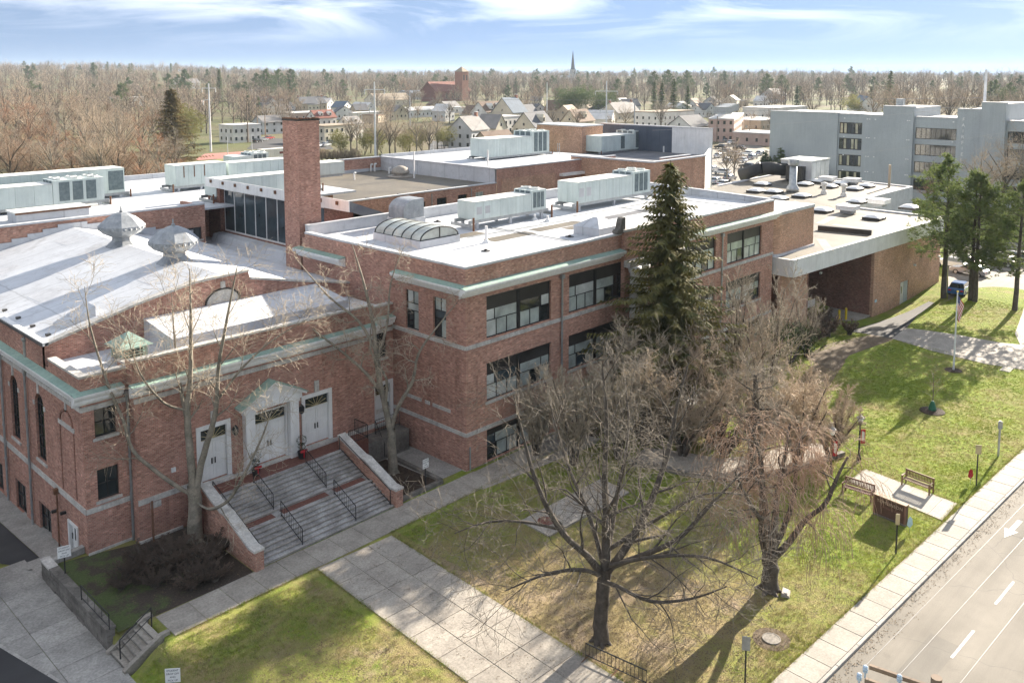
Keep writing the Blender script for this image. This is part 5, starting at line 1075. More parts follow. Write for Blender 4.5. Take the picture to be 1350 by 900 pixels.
plant('crabapple_tree', 'grey tangled bare tree behind the terrace wall', at(950, 575), s2, rz=2.4, scale=(1., 1., .9))
plant('thin_tree', 'slender grey bare tree right of the spruce, nearest the spruce', at(962, 520), s4, rz=.3)
plant('thin_tree', 'slender grey bare tree with upright twigs before the last window bay', at(1008, 545), s4, rz=2.1, scale=1.08)
plant('thin_tree', 'small grey bare tree near the gym wing entrance', at(1062, 470), s4, rz=4.0, scale=.62)
plant('weeping_tree', 'tan weeping bare tree spilling over the terrace at its street end', at(1052, 610), s3, rz=.5, scale=(1.2, 1.2, 1.15))
plant('weeping_tree', 'tan weeping bare tree beside the red bannered lamp post', at(1095, 604), s3, rz=2.5, scale=(.9, .9, .95))
plant('weeping_tree', 'tan weeping bare tree in the middle of the terrace', at(1000, 606), s3, rz=4.4, scale=(1.1, 1.1, 1.2))
T = Tree(71); flare(T, .5)                                        # straight dark trunk behind the terrace
T.limb(L3((0, 0, -.1), (.05, 0, 3), (.1, 0, 6), (0, .2, 9.5)), [.5, .44, .36, .12])
z1_ = T.sprout(T.b[-1:], 16, 3.4, .4, (40, 75), 1, .03, .14, (.06, .03), 5, .45, .5); z2_ = T.sprout(z1_, 8, 1.6, .5, (30, 65), 2, .012, .16, (.04, 0), 4, .2, .4); z3_ = T.sprout(z2_, 6, .8, .55, (30, 65), 3, .012, .2, (.0, -.02), 3, .2, .4, .018)
T.sprout(z3_, 4, .4, .6, (30, 65), 4, .009, .2, (0, -.02), 2, .2, .3, .008)
plant('bare_tree', 'straight dark trunked bare tree rising through the terrace thicket', at(992, 640), T.meshes(2, 'bark_dark', 'twig_grey'), scale=.76)
# low bare shrubs in the planting bed beside the steps, hedge drum at the gym entrance
s5 = shrubby(35, 1.5, 1.3, 12, 'bark_dark', 'twig_dark', .05, 1.2)
for k, (q, sc) in enumerate((((190, 745), 1.1), ((175, 760), 1.0), ((225, 735), 1.1), ((262, 765), 1.2), ((232, 748), 1.3), ((272, 742), 1.25), ((300, 722), 1.0), ((205, 772), .9), ((160, 775), .8), ((282, 765), .9), ((250, 775), .9))):
    plant('bare_shrub', 'low dark bare shrub in the mulched bed left of the steps', at(*q), s5, 'shrubs in the bed by the steps', 'shrub', k*1.3, (sc, sc, sc*.72), ('stems', 'crown'))
for k, (q, sc) in enumerate((((1090, 440), 1.6), ((1065, 455), 1.7), ((1078, 425), 1.5), ((1120, 438), 1.0), ((955, 600), 1.4), ((875, 575), 1.6), ((850, 585), 1.5), ((920, 570), 1.8))):
    plant('bare_shrub', 'brown bare shrub under the trees along the main block', at(*q), s5, 'shrubs along the main block', 'shrub', k*1.1, sc, ('stems', 'crown'))
# ------------------------------------------------------------------ needles
def tri_mesh(name, V, mat): V = np.asarray(V, np.float32); return mesh_np(name, V, np.arange(len(V)).reshape(-1, 3), mat)
def spruce(seed, h, rad, mat, dens=1., droop=.35, z0=.06, nb=9, gap=.42, spray=.55, bare=.0):
    r = random.Random(seed); T = Tree(seed); T.limb([(0, 0, -.2), (0, 0, h*.5), (0, 0, h)], [h*.020, h*.012, .02], 0); V = []
    z = h*z0
    while z < h*.985:
        f = (z/h-z0)/(1-z0); L = rad*(1-f)**.82*r.uniform(.82, 1.12)+.12; n = max(4, int(nb*(1-.45*f)))
        a0 = r.uniform(0, 6.28)
        for k in range(n):
            a = a0+2*math.pi*k/n+r.uniform(-.3, .3); l = L*r.uniform(.55, 1.18); zz = z+r.uniform(-.5, .5)*gap
            m = max(4, int(l/.34*dens)); pts = []
            for i in range(m+1):
                t = i/m; d = l*t; pts.append((math.cos(a)*d, math.sin(a)*d, zz+l*(.18*t-droop*1.6*t*t+droop*.95*t**3*1.1)))
            T.b.append((2, pts[::max(1, m//3)][:3]+[pts[-1]], [.035, .026, .018, .008])) if m >= 6 else None
            for i in range(1, m+1):
                t = i/m; p = pts[i]
                for s in (-1, 1):
                    for q in range(3 if t > .2 else 2):
                        sl = spray*(1.15-.55*t)*r.uniform(.6, 1.2); b = a+s*r.uniform(.5, 1.15); dz = -sl*r.uniform(.15, .85)
                        e = (p[0]+math.cos(b)*sl, p[1]+math.sin(b)*sl, p[2]+dz); wd = sl*.34
                        nx_, ny_ = -math.sin(b)*wd, math.cos(b)*wd
                        V += [(p[0]+nx_*.5, p[1]+ny_*.5, p[2]), e, (p[0]-nx_*.5, p[1]-ny_*.5, p[2]-wd*r.uniform(-.4, .6))]
        z += gap*(1-.35*f)*r.uniform(.8, 1.2)
    for k in range(10): a = r.uniform(0, 6.28); V += [(0, 0, h*.99), (.25*math.cos(a), .25*math.sin(a), h*.985+r.uniform(0, .25)), (.03, .02, h*.97)]
    return mesh_np('trunk', *T.arrays(range(9), lambda l: 7 if l == 0 else 4), 'bark_dark', True), tri_mesh('crown', V, mat)
def tuft(V, p, r, R0, n=12, upw=.3):
    for _ in range(n):
        d = norm((r.gauss(0, 1), r.gauss(0, 1), r.gauss(upw, .7))); l = R0*r.uniform(.6, 1.15); e = tuple(p[q]+d[q]*l for q in range(3))
        w = norm((r.gauss(0, 1), r.gauss(0, 1), r.gauss(0, 1))); b = R0*.11
        V += [tuple(p[q]+w[q]*b for q in range(3)), e, tuple(p[q]-w[q]*b for q in range(3))]
def pine(seed, h, rad, mat, z0=.25, n=46, tr=.42, per=9, lean=(0, 0)):
    r = random.Random(seed); T = Tree(seed); V = []
    tr_ = T.limb([(0, 0, -.2), (lean[0]*.3, lean[1]*.3, h*.4), (lean[0], lean[1], h*.97)], [h*.021, h*.014, .03], 0)
    for k in range(n):
        f = (k+r.random())/n; z = h*(z0+(1-z0)*f*.97); L = rad*(.35+.65*math.sin(math.pi*min(1, .25+f*.72)))*(1-f**4*.75)*r.uniform(.55, 1.2)
        a = k*2.4+r.uniform(-.6, .6); x0, y0 = lean[0]*(z/h), lean[1]*(z/h)
        b = T.grow((x0, y0, z), (math.cos(a), math.sin(a), .1+.5*f), L, .05+.02*(1-f), 2, .012, .1, (.0, .06), 5)
        for (lv, pts, rd_) in [b]+T.sprout([b], max(3, int(L*2.2)), -.42, .6, (35, 65), 3, .008, .12, (.02, .05), 3, .3, .4, .03):
            for i in range(1 if lv == 3 else 2, len(pts)):
                for _ in range(2): tuft(V, tuple(c+r.gauss(0, .16) for c in pts[i]), r, tr, per, .45)
    return mesh_np('trunk', *T.arrays(range(9), lambda l: 7 if l == 0 else 4), 'bark_dark', True), tri_mesh('crown', V, mat)
def bush(seed, h, w, mat, n=900, s=.3):
    """evergreen mass: leaf tufts over an uneven volume, thin stems inside"""
    r = random.Random(seed); V = []; T = Tree(seed)
    lob = [(r.gauss(0, .4)*w, r.gauss(0, .4)*w, r.uniform(.35, .8)*h, r.uniform(.35, .6)) for _ in range(7)]
    for k in range(5): T.limb([(0, 0, -.1), lob[k][:3]], [.08, .02], 0)
    for _ in range(n):
        c = r.choice(lob); d = norm((r.gauss(0, 1), r.gauss(0, 1), r.gauss(0, 1))); q = r.random()**.4
        p = (c[0]+d[0]*c[3]*w*q, c[1]+d[1]*c[3]*w*q, max(.1, c[2]+d[2]*c[3]*h*.6*q)); tuft(V, p, r, s, 5, .3)
    return mesh_np('stems', *T.arrays(range(9), lambda l: 5), 'bark_dark', True), tri_mesh('crown', V, mat)
sp_ = spruce(3, 19.6, 6.4, 'spruce', 1.3, .32, .13, 11, .43, .74)
tS = plant('spruce_tree', 'tall dark green spruce with drooping boughs in front of the main block', (17.0, -4.2, 0), sp_)
pA = pine(41, 16.8, 4.6, 'pine', .3, 44, .42, 9, (.4, .2)); pB = pine(42, 15.6, 4.7, 'pine', .26, 44, .42, 9, (-.3, .3))
plant('pine_tree', 'tall green pine at the corner of the gym wing', at(1244, 391), pA); plant('pine_tree', 'green pine with twin neighbour behind the flagpole', at(1279, 399), pB, rz=1.2, scale=.95)
plant('pine_tree', 'leaning green pine close to its twin behind the flagpole', at(1285, 401), pA, rz=2.9, scale=.86); plant('pine_tree', 'dark trunked pine by the right pavement', at(1338, 411), pB, rz=3.6, scale=.92)
yw = bush(51, 2.6, 2.4, 'yew', 1500, .2)
plant('hedge_drum', 'large rounded clipped yellowish hedge near the gym wing entrance', at(1042, 478), yw, None, 'hedge', 0, (1.25, 1.25, 1.5), ('stems', 'crown'))
hl = bush(52, 1.6, 1.6, 'yew', 700, .16)
for k, q in enumerate(((900, 585), (935, 590), (865, 578), (1015, 585))): plant('evergreen_shrub', 'dark evergreen shrub under the trees in front of the main block', at(*q), hl, 'evergreen shrubs before the main block', 'shrub', k, 1., ('stems', 'crown'))
# ------------------------------------------------------------------ front steps
fs = thing('front_steps', 'broad weathered stone steps with brick landing strip up to the auditorium doors', 'steps', (-10.8, 2, 0))
X0, X1 = -15.2, -6.3; LZ = 2.0; RS = LZ/16; TR = .30
SX = [X0, -12.6, -9.0, X1]
for k in range(16):
    y0 = -.3+TR*k+(.55 if k >= 8 else 0)
    if k == 8: 
        for a, b in zip(SX[:-1], SX[1:]): bxo('landing_strip', a+.25, b-.25, -.3+TR*8+.01, y0-.005, 0, RS*8+.004, 'brick_paver', fs); 
        for a in SX: bxo('landing_edge', a-(.25 if a > X0 else 0), a+(.25 if a < X1 else 0), -.3+TR*8+.01, y0-.005, 0, RS*8+.002, 'step_stone', fs)
    for a, b in zip(SX[:-1], SX[1:]):
        s = bxo('step', a+.006, b-.006, y0, y0+TR+.02, 0, RS*(k+1), 'step_stone', fs)
        bxo('nosing', a+.006, b-.006, y0-.03, y0-.001, RS*(k+1)-.05, RS*(k+1)-.001, 'concrete', s)
yl = -.3+TR*16+.55
bxo('landing', X0-.6, X1+2.2, yl+.02, YC-.01, 0, LZ+.0, 'brick_paver', fs); bxo('landing_kerb', X0-.6, X1+2.2, YC-.36, YC-.06, LZ+.002, LZ+.1, 'stone', fs)
bxo('side_stair_block', X1+.6, -.4, yl+.3, YC-.02, 0, 1.5, 'stone_dark', fs)
def cheek(x0, x1):
    yp = [(-.55, 0), (-.55, 1.05), (.1, 1.05), (2.6, 2.0), (3.1, 2.0), (yl+.3, 2.75), (yl+.3, 0)]
    MB().prism(yp, 'x', x0, x1).build('cheek_wall', 'brick', fs)
    for (a, c), (b, d) in zip(yp[1:5], yp[2:6]):
        MB().hexa([(x0-.06, a, c), (x1+.06, a, c), (x1+.06, b, d), (x0-.06, b, d)], [(x0-.06, a-.0, c+.13), (x1+.06, a, c+.13), (x1+.06, b, d+.13), (x0-.06, b, d+.13)]).build('cap_stone', 'stone', fs)
cheek(X0-.5, X0-.01); cheek(X1+.01, X1+.5)
def railing(mb, p, q, h=.9, n=8, mid=True):
    p, q = np.array(p, float), np.array(q, float)
    for z in (h, .12): mb.cyl(p+[0, 0, z], q+[0, 0, z], .024, n=5)
    for i in range(n+1):
        c = p+(q-p)*i/n; mb.cyl(c+[0, 0, 0 if i in (0, n) else .12], c+[0, 0, h], .028 if i in (0, n) else .011, n=5)
for x, w in ((-12.6, 'left'), (-9.0, 'right')):
    for k0, fl in ((0, 'lower'), (8, 'upper')):
        y0 = -.3+TR*k0+(.55 if k0 else 0); mb = MB(); railing(mb, (x, y0+.15, RS*(k0+1)), (x, y0+TR*7.6, RS*(k0+8)), .92, 12)
        mb.solo('stair_railing', 'black_iron', f'black iron railing on the {fl} flight of the steps, {w} of the pair', 'railing', (x, y0+.15, RS*(k0+1)), 'railings on the front steps')
for x, w in ((X0+.12, 'left'), (X1-.12, 'right')):
    mb = MB(); railing(mb, (x, -.1, RS), (x, yl, LZ), .92, 2); mb.solo('wall_handrail', 'black_iron', f'black handrail along the {w} brick cheek wall of the steps', 'railing', (x, -.1, RS))
mb = MB(); railing(mb, (X0-.5, yl+.35, LZ), (X0-.5, YC-.1, LZ), .92, 8); mb.solo('landing_railing', 'black_iron', 'short black railing on the landing by the first white door', 'railing', (X0-.5, yl+.3, LZ))
mb = MB(); railing(mb, (X1+2.2, yl+.1, LZ), (X1+2.2, YC-.1, LZ), .95, 10); railing(mb, (X1+.7, yl+.1, LZ), (X1+2.2, yl+.1, LZ), .95, 10); mb.solo('landing_railing', 'black_iron', 'black iron railing at the right end of the door landing', 'railing', (X1+1, yl, LZ))
mb = MB(); railing(mb, (-2.6, 6.3, 1.5), (-.5, 6.3, 1.5), .95, 12); railing(mb, (-2.6, 5.3, .2), (-2.6, 6.3, 1.5), .95, 6); mb.solo('landing_railing', 'black_iron', 'black iron railing of the small side stair in the corner', 'railing', (-2, 6, 1.5))
for x, nm in ((-11.95, 'left'), (-8.75, 'right')):
    t = thing('door_planter', f'topiary planter with pink bow standing {nm} of the pedimented door', 'planter', (x, 5.75, LZ))
    MB().lathe((x, 5.75, LZ), [(.2, 0), (.26, .3), (.28, .45), (.22, .45)], 10).build('pot', 'black_iron', t)
    V_ = []; r_ = random.Random(int(-x*10))
    for c, q in ((.75, .22), (1.15, .3)):
        for _ in range(160): d = norm((r_.gauss(0, 1), r_.gauss(0, 1), r_.gauss(0, 1))); tuft(V_, (x+d[0]*q, 5.75+d[1]*q, LZ+c+d[2]*q), r_, .1, 3, 0)
    me = tri_mesh('topiary', [(a-x, b-5.75, c-LZ) for a, b, c in V_], 'yew'); link('topiary', me, t)
    MB().box(x-.24, x+.24, 5.48, 5.53, LZ+.45, LZ+.6).box(x-.05, x+.03, 5.47, 5.5, LZ+.1, LZ+.5).build('bow', 'red', t)
# ------------------------------------------------------------------ retaining wall of rough stones, small steps down to the side pavement
rwl = thing('retaining_wall', 'low rough stone retaining wall between planting bed and side pavement', 'stone wall', (-22.95, 4, -.9))
r_ = random.Random(4)
y = -.1
while y < 8.0:
    L = r_.uniform(.5, .95); z = -1.0
    for rw_ in range(4):
        h_ = .29; o_ = r_.uniform(-.25, .25)*(rw_ > 0)
        MB().box(-23.12-r_.uniform(0, .05), -22.78, y+.012, y+L-.012, z+.01, z+h_-.01).build('stone', 'stone_dark', rwl); z += h_
    bxo('cap_stone', -23.2, -22.72, y+.006, y+L-.006, z, z+.1, 'stone' if y > 7.0 else 'stone_dark', rwl); y += L
for k in range(3): MB().hexa([(-23.1+.66*k, 7.9, -1), (-22.46+.66*k, 7.9, -1), (-22.46+.66*k, 8.25, -1), (-23.1+.66*k, 8.25, -1)], [(-23.1+.66*k, 7.9, .2+.06*k), (-22.46+.66*k, 7.9, .26+.06*k), (-22.46+.66*k, 8.25, .26+.06*k), (-23.1+.66*k, 8.25, .2+.06*k)]).build('wing_stone', 'concrete_old', rwl)
ss = thing('side_steps', 'short concrete steps from the cross walk down to the side pavement', 'steps', (-22.3, -1.1, -.9))
for k in range(6): bxo('step', -23.1+.27*k, -23.1+.27*(k+1)+.02, -1.95, -.35, -1.1, -.9+.15*(k+1), 'concrete', ss); bxo('nosing', -23.13+.27*k, -23.101+.27*k, -1.95, -.35, -.9+.15*(k+1)-.05, -.9+.15*(k+1)-.002, 'stone_dark', ss)
for y0, y1 in ((-.34, -.1), (-2.2, -1.96)): MB().prism([(-23.25, -1.1), (-23.25, -.75), (-21.5, .17), (-21.1, .17), (-21.1, -1.1)], 'y', y0, y1).build('side_wall', 'concrete', ss)
mb = MB()
for y_ in (-1.15,):
    for a, b in (((-23.0, -.8), (-21.5, .1)),):
        for x_, z_ in (a, b): mb.cyl((x_, y_, z_), (x_, y_, z_+.95), .03, n=6)
        mb.cyl((a[0], y_, a[1]+.95), (b[0], y_, b[1]+.95), .028, n=6).cyl((a[0], y_, a[1]+.5), (b[0], y_, b[1]+.5), .02, n=6)
mb.solo('stair_railing', 'black_iron', 'black pipe handrail in the middle of the short side steps', 'railing', (-23, -1.15, -.8))
mb = MB(); railing(mb, (-23.05, 3.2, .25), (-23.05, -.15, .25), .75, 4); mb.solo('wall_railing', 'black_iron', 'thin black pipe rail on top of the rough stone retaining wall', 'railing', (-23.05, 1.5, .2))
# ------------------------------------------------------------------ text
def text(parent, s, size, loc, rot, mat, ex=.004, sp=1.):
    o = link('lettering', TXT[s], parent, loc); o.rotation_euler = rot; o.scale = (size,)*3
    if not o.data.materials: o.data.materials.append(MATS[mat])
    return o
def post_sign(loc, label, rz, plates, h=2.3, cat='sign', mat='black_iron', r=.035):
    t = thing('sign_post', label, cat, loc, rz, local=True)
    MB().box(-r, r, -r*.6, r*.6, -.1, h).build('post', mat, t)
    for (w, hh, z, pm, lines) in plates:
        p = MB().box(-w/2, w/2, -.05, -.03, z-hh/2, z+hh/2).build('plate', pm, t)
        n = len(lines)
        for i, l in enumerate(lines): text(p, l, hh/n*.72, (0, -.053, z+hh/2-hh*(i+.6)/(n+.2)), (R(90), 0, 0), 'letter_dark', .001)
    return t
face_cam = math.atan2(fw[1], fw[0])-math.pi/2
lines = ['STUDENT', 'DROP OFF', 'AND', 'PICK UP']
post_sign((-22.75, 6.2, .1), 'white notice sign on black post by the white side door', R(-14), [(.62, .62, 1.35, 'sign_white', lines)], 1.6)
p = P(229, 912); post_sign((p[0], p[1], hgt(p[0], p[1])), 'white notice sign on the dry lawn above the side steps', R(-40), [(.62, .62, 1.5, 'sign_white', lines)], 1.75)
p = P(561, 640); post_sign((p[0], p[1], .03), 'white notice sign in the bed at the corner of the main block', R(2), [(.5, .6, 1.45, 'sign_white', lines)], 1.7)
post_sign((-18.05, 6.3, .1), 'rusty blank marker post against the auditorium wall', 0, [], 2.3, 'post', 'rust', .05)
p = P(982, 905); post_sign((p[0], p[1], 0), 'dark backed parking sign on post nearest the bottom of the lawn', R(-62), [(.34, .62, 2.0, 'galv', [])], 2.3)
p = P(1181, 730); post_sign((p[0], p[1], 0), 'tan backed parking sign on dark post in front of the brown name board', R(-52), [(.22, .62, 2.0, 'sign_tan', []), (.001, .001, 2, 'sign_tan', [])], 2.3)
p = P(1287, 640); post_sign((p[0], p[1], 0), 'grey backed sign on dark post beside the pavement past the slatted bench', R(-52), [(.36, .6, 2.4, 'sign_tan', [])], 2.6)
p = P(1316, 601); post_sign((p[0], p[1], 0), 'pale grey square post with small sign at the top of the lawn', R(-52), [(.3, .5, 2.2, 'galv', [])], 2.5, 'sign', 'galv', .06)
for q, lb_, m_ in (((1279, 637), 'small reddish plaque on a stake in the lawn past the slatted bench', 'red'), ((1199, 702), 'small pale blue leaf shaped marker beside the brown name board', 'pale_blue')):
    p = P(*q); t = thing('lawn_marker', lb_, 'marker', (p[0], p[1], 0), face_cam, local=True)
    MB().cyl((0, 0, -.1), (0, 0, .5), .015, n=5).build('stake', 'galv', t); MB().prism([(-.16, .45), (0, .3), (.16, .5), (.12, .85), (0, .98), (-.12, .8)], 'y', -.012, .012).build('plate', m_, t)
# name board
p0, p1 = P(1155, 677), P(1192, 692); dx = p1-p0; rz = math.atan2(dx[1], dx[0]); wd = 1.95
nb_ = thing('name_board', 'brown wooden name board with raised letters by the bench walk', 'sign', ((p0+p1)/2)[:3].tolist(), rz, local=True)
MB().box(-wd/2, wd/2, -.17, .17, .0, .12).build('base', 'stone_dark', nb_); bd = MB().box(-wd/2, wd/2, -.15, .15, .12, 1.2).build('board', 'sign_brown', nb_); MB().box(-wd/2-.03, wd/2+.03, -.18, .18, 1.2, 1.27).build('cap', 'bench_wood', nb_)
for s in (-1, 1): MB().box(s*wd/2-.09*(s > 0)+(.0 if s > 0 else .0), s*wd/2+.09*(s < 0)+.0, -.165, -.151, .12, 1.195).build('edge_board', 'bench_red', nb_)
text(bd, 'TOMLINSON', .25, (.02, -.156, .95), (R(90), 0, 0), 'sign_letter', .008, 1.12); text(bd, 'MIDDLE SCHOOL', .13, (.15, -.154, .66), (R(90), 0, 0), 'bench_red', .004, 1.1)
# benches
def bench(loc, label, rz, m='bench_wood', L=1.75):
    t = thing('park_bench', label, 'bench', loc, rz, local=True)      # faces local -Y
    for k in range(5): MB().box(-L/2, L/2, -.48+.1*k, -.40+.1*k, .42, .455).build('seat_slat', m, t)
    b = MB().box(-L/2, L/2, .03, .08, .86, .95).box(-L/2, L/2, .03, .08, .50, .56).build('backrest', m, t)
    n = 17
    for k in range(n): x = -L/2+.1+(L-.2)*k/(n-1); MB().box(x-.028, x+.028, .035, .06, .56, .86).build('back_slat', m, b)
    for s in (-1, 1):
        for y_ in (-.46, .05): MB().box(s*L/2-.04, s*L/2+.04, y_-.035, y_+.035, 0, .64 if y_ < 0 else .96).build('leg', m, t)
        MB().box(s*L/2-.05, s*L/2+.05, -.52, .03, .64, .68).build('armrest', m, t); MB().box(s*L/2-.03, s*L/2+.03, -.42, .015, .34, .41).build('rail', m, t)
    return t
a, b = P(1194, 636), P(1231, 650); c = (a+b)/2; bench((c[0]-.1, c[1], .03), 'slatted wooden bench standing free on the pale bench walk', math.atan2((b-a)[1], (b-a)[0]))
a, b = P(1116, 647), P(1150, 658); c = (a+b)/2; bench((c[0], c[1], .0), 'reddish slatted bench half hidden by weeping twigs beside the name board', math.atan2((b-a)[1], (b-a)[0]), 'bench_red')
# bike rack by the walk
a, b = np.array(P(772, 868)), np.array(P(852, 905)); t = thing('bike_rack', 'dark iron grid bike rack beside the front walk under the big bare tree', 'bike rack', tuple(a)); d = b-a
MB().cyl(a+[0, 0, .75], b+[0, 0, .75], .03, n=6).cyl(a+[0, 0, .2], b+[0, 0, .2], .022, n=6).build('rails', 'black_iron', t)
for k in range(17): c = a+d*k/16; MB().cyl(c+[0, 0, .0 if k in (0, 16, 8) else .2], c+[0, 0, .75], .012, n=5).build('bar', 'black_iron', t)
for k in (0, 8, 16): c = a+d*k/16; n_ = np.array([-d[1], d[0], 0])/np.linalg.norm(d)*.35; MB().cyl(c-n_+[0, 0, .03], c+n_+[0, 0, .03], .03, n=5).build('foot', 'rust', t)
# manhole, tree plaque, drain, yellow bollards, sapling
def disc(name, px, label, cat, r, mat, ring=None):
    p = P(*px); t = thing(name, label, cat, (p[0], p[1], 0)); 
    if ring: MB().lathe((p[0], p[1], 0), [(ring, -.03), (ring, .006), (ring*.7, .016), (.01, .017)], 20).build('bare_ring', 'soil', t)
    MB().lathe((p[0], p[1], 0), [(r, 0), (r, .05), (r*.9, .055), (r*.88, .045), (.01, .045)], 24).build('cover', mat, t); return t
disc('manhole_cover', (1017, 842), 'round concrete manhole cover in the bright lawn', 'manhole', .42, 'concrete', .85)
p = P(1036, 783); t = thing('memorial_plaque', 'small pale stone plaque at the foot of the weeping tree', 'plaque', (p[0], p[1], 0), R(20), local=True); MB().hexa([(-.3, -.2, 0), (.3, -.2, 0), (.3, .2, 0), (-.3, .2, 0)], [(-.28, -.18, .1), (.28, -.18, .1), (.28, .18, .2), (-.28, .18, .2)]).build('stone', 'concrete_pale', t); MB().box(-.2, .2, -.1, .12, .14, .19).build('tablet', 'stone', t)
p = P(1327, 487); t = thing('drain_cover', 'rectangular concrete drain cover at the lawn edge by the path', 'drain cover', (p[0], p[1], 0)); bxo('frame', p[0]-.7, p[0]+.7, p[1]-.4, p[1]+.4, -.05, .04, 'concrete_old', t); bxo('lid', p[0]-.6, p[0]+.6, p[1]-.3, p[1]+.3, .04, .06, 'concrete', t)
for q, nm in (((1106, 424), 'left'), ((1115, 421), 'right')):
    p = P(*q, -1.2); t = thing('bollard', f'yellow steel bollard at the gym wing entrance, {nm} one of the pair', 'bollard', (p[0], p[1], -1.2)); MB().cyl((p[0], p[1], -1.25), (p[0], p[1], .05), .13, n=12).build('post', 'yellow', t); MB().lathe((p[0], p[1], .05), [(.13, 0), (.1, .06), (.02, .09)], 12).build('cap', 'yellow', t)
p = P(1229, 542); t = thing('sapling_tree', 'young leafless sapling with orange leaves and green watering bag in a mulch ring', 'tree', (p[0], p[1], 0), local=True)
T = Tree(91); T.limb([(0, 0, -.1), (.02, 0, 1.4), (0, .02, 3.0)], [.035, .028, .012]); q1 = T.sprout(T.b[-1:], 10, 1.1, .6, (35, 60), 2, .006, .12, (.05, .03), 4, .35, .4); T.sprout(q1, 5, .5, .6, (30, 60), 3, .005, .15, (0, 0), 3, .2, .4)
for pn, me in zip(('trunk', 'crown'), T.meshes(2, 'bark', 'twig_grey')): link(pn, me, t)
V_ = []; r_ = random.Random(2)
for lv, pts, rd_ in T.b[-60:]:
    if r_.random() < .6: tuft(V_, pts[-1], r_, .11, 3, -.2)
link('leaves', tri_mesh('leaves', V_, 'orange_leaf'), t)
MB().lathe((0, 0, 0), [(.95, -.05), (.9, .05), (.5, .13), (.05, .12)], 20).build('mulch_ring', 'mulch', t); MB().lathe((0, 0, .08), [(.28, 0), (.3, .15), (.16, .6), (.08, .75), (.05, .75)], 10).build('watering_bag', 'tree_bag', t)
p = P(1257, 488); MB().lathe((p[0], p[1], 0), [(.75, -.05), (.7, .03), (.3, .07), (.05, .07)], 16).solo('mulch_bed', 'mulch', 'dark mulch ring round the foot of the flagpole', 'mulch bed', (p[0], p[1], 0))
fp = thing('flagpole', 'white flagpole in the lawn', 'flagpole', (p[0], p[1], 0)); MB().cyl((p[0], p[1], -.1), (p[0], p[1], 7.0), .085, .05, 10).build('pole', 'pole_paint', fp); MB().lathe((p[0], p[1], 7.0), [(.02, 0), (.09, .05), (.09, .12), (.02, .17)], 10).build('ball', 'yellow', fp)
# flag: hanging limp, stripes and canton by UV
m, tt, bb = nodes('flag'); uv = tt.nodes.new('ShaderNodeUVMap'); spx = tt.nodes.new('ShaderNodeSeparateXYZ'); lk(tt, uv.outputs[0], spx.inputs[0])
st_ = mth(tt, 'GREATER_THAN', mth(tt, 'FRACT', mth(tt, 'MULTIPLY', spx.outputs[1], 6.5)), .5)
colr = mix(tt, st_, (.45, .02, .03), (.75, .74, .72)); can = mth(tt, 'MULTIPLY', mth(tt, 'LESS_THAN', spx.outputs[0], .4), mth(tt, 'GREATER_THAN', spx.outputs[1], .46))
vo = tt.nodes.new('ShaderNodeTexVoronoi'); vo.inputs['Scale'].default_value = 16; lk(tt, uv.outputs[0], vo.inputs[0]); sta = mix(tt, ramp(tt, vo.outputs[0], [(.2, 1.), (.26, 0.)]), (.02, .03, .14), (.7, .7, .7))
lk(tt, mix(tt, can, colr, sta), bb.inputs['Base Color']); bb.inputs['Roughness'].default_value = .8
nu, nv = 24, 14; V_ = []; UV = []
for j in range(nv+1):
    for i in range(nu+1):
        u_, v_ = i/nu, j/nv
        # fly end droops down the pole in folds
        out_ = .10+.95*u_*(.35+.65*v_)-.12*u_; dz = -(u_**1.15)*1.35*(1-.25*v_)
        f_ = .09*math.sin(u_*11+v_*2.5)*u_
        x = sr*(out_*.75)+dr*(f_+.05)
        V_.append((p[0]+x[0], p[1]+x[1], 6.75-(1-v_)*1.15+dz)); UV.append((u_, v_))
Fq = np.array([(j*(nu+1)+i, j*(nu+1)+i+1, (j+1)*(nu+1)+i+1, (j+1)*(nu+1)+i) for j in range(nv) for i in range(nu)])
me = mesh_np('flag', np.array(V_)-np.array([p[0], p[1], 5.5]), Fq, 'flag', True); ul = me.uv_layers.new(name='UVMap'); ul.data.foreach_set('uv', np.array([UV[k] for k in Fq.ravel()], np.float32).ravel())
fo = link('flag', me); fo.location = (p[0], p[1], 5.5); tag(fo, 'striped red and white flag with blue canton hanging limp on the flagpole', 'flag')
# lamp posts with red banners
for q, lb_ in (((1132, 607), 'black lamp post with white lantern and red banner at the end of the terrace'), ((1095, 624), 'black lamp post with red banner half hidden by the weeping trees')):
    p = P(*q); t = thing('lamp_post', lb_, 'lamp post', (p[0], p[1], 0), face_cam, local=True)
    MB().cyl((0, 0, 0), (0, 0, 2.6), .07, .05, 10).lathe((0, 0, 0), [(.16, 0), (.14, .3), (.07, .5)], 10).build('post', 'black_iron', t)
    h_ = MB().lathe((0, 0, 2.6), [(.06, 0), (.16, .08), (.2, .38), (.12, .42), (.03, .5)], 10).build('lantern', 'sign_white', t); MB().lathe((0, 0, 2.98), [(.26, 0), (.24, .06), (.06, .2), (.02, .3)], 10).build('lantern_cap', 'galv', h_)
    bn = MB().box(.08, .38, -.012, .012, 1.2, 2.2).build('banner', 'red', t); MB().prism([(.14, 1.45), (.32, 1.35), (.32, 2.0), (.14, 2.1)], 'y', -.016, -.0125).build('emblem', 'w_white', bn)
    MB().cyl((0, 0, 2.32), (.5, 0, 2.32), .015, n=5).cyl((0, 0, 1.08), (.5, 0, 1.08), .015, n=5).build('bracket', 'black_iron', t)
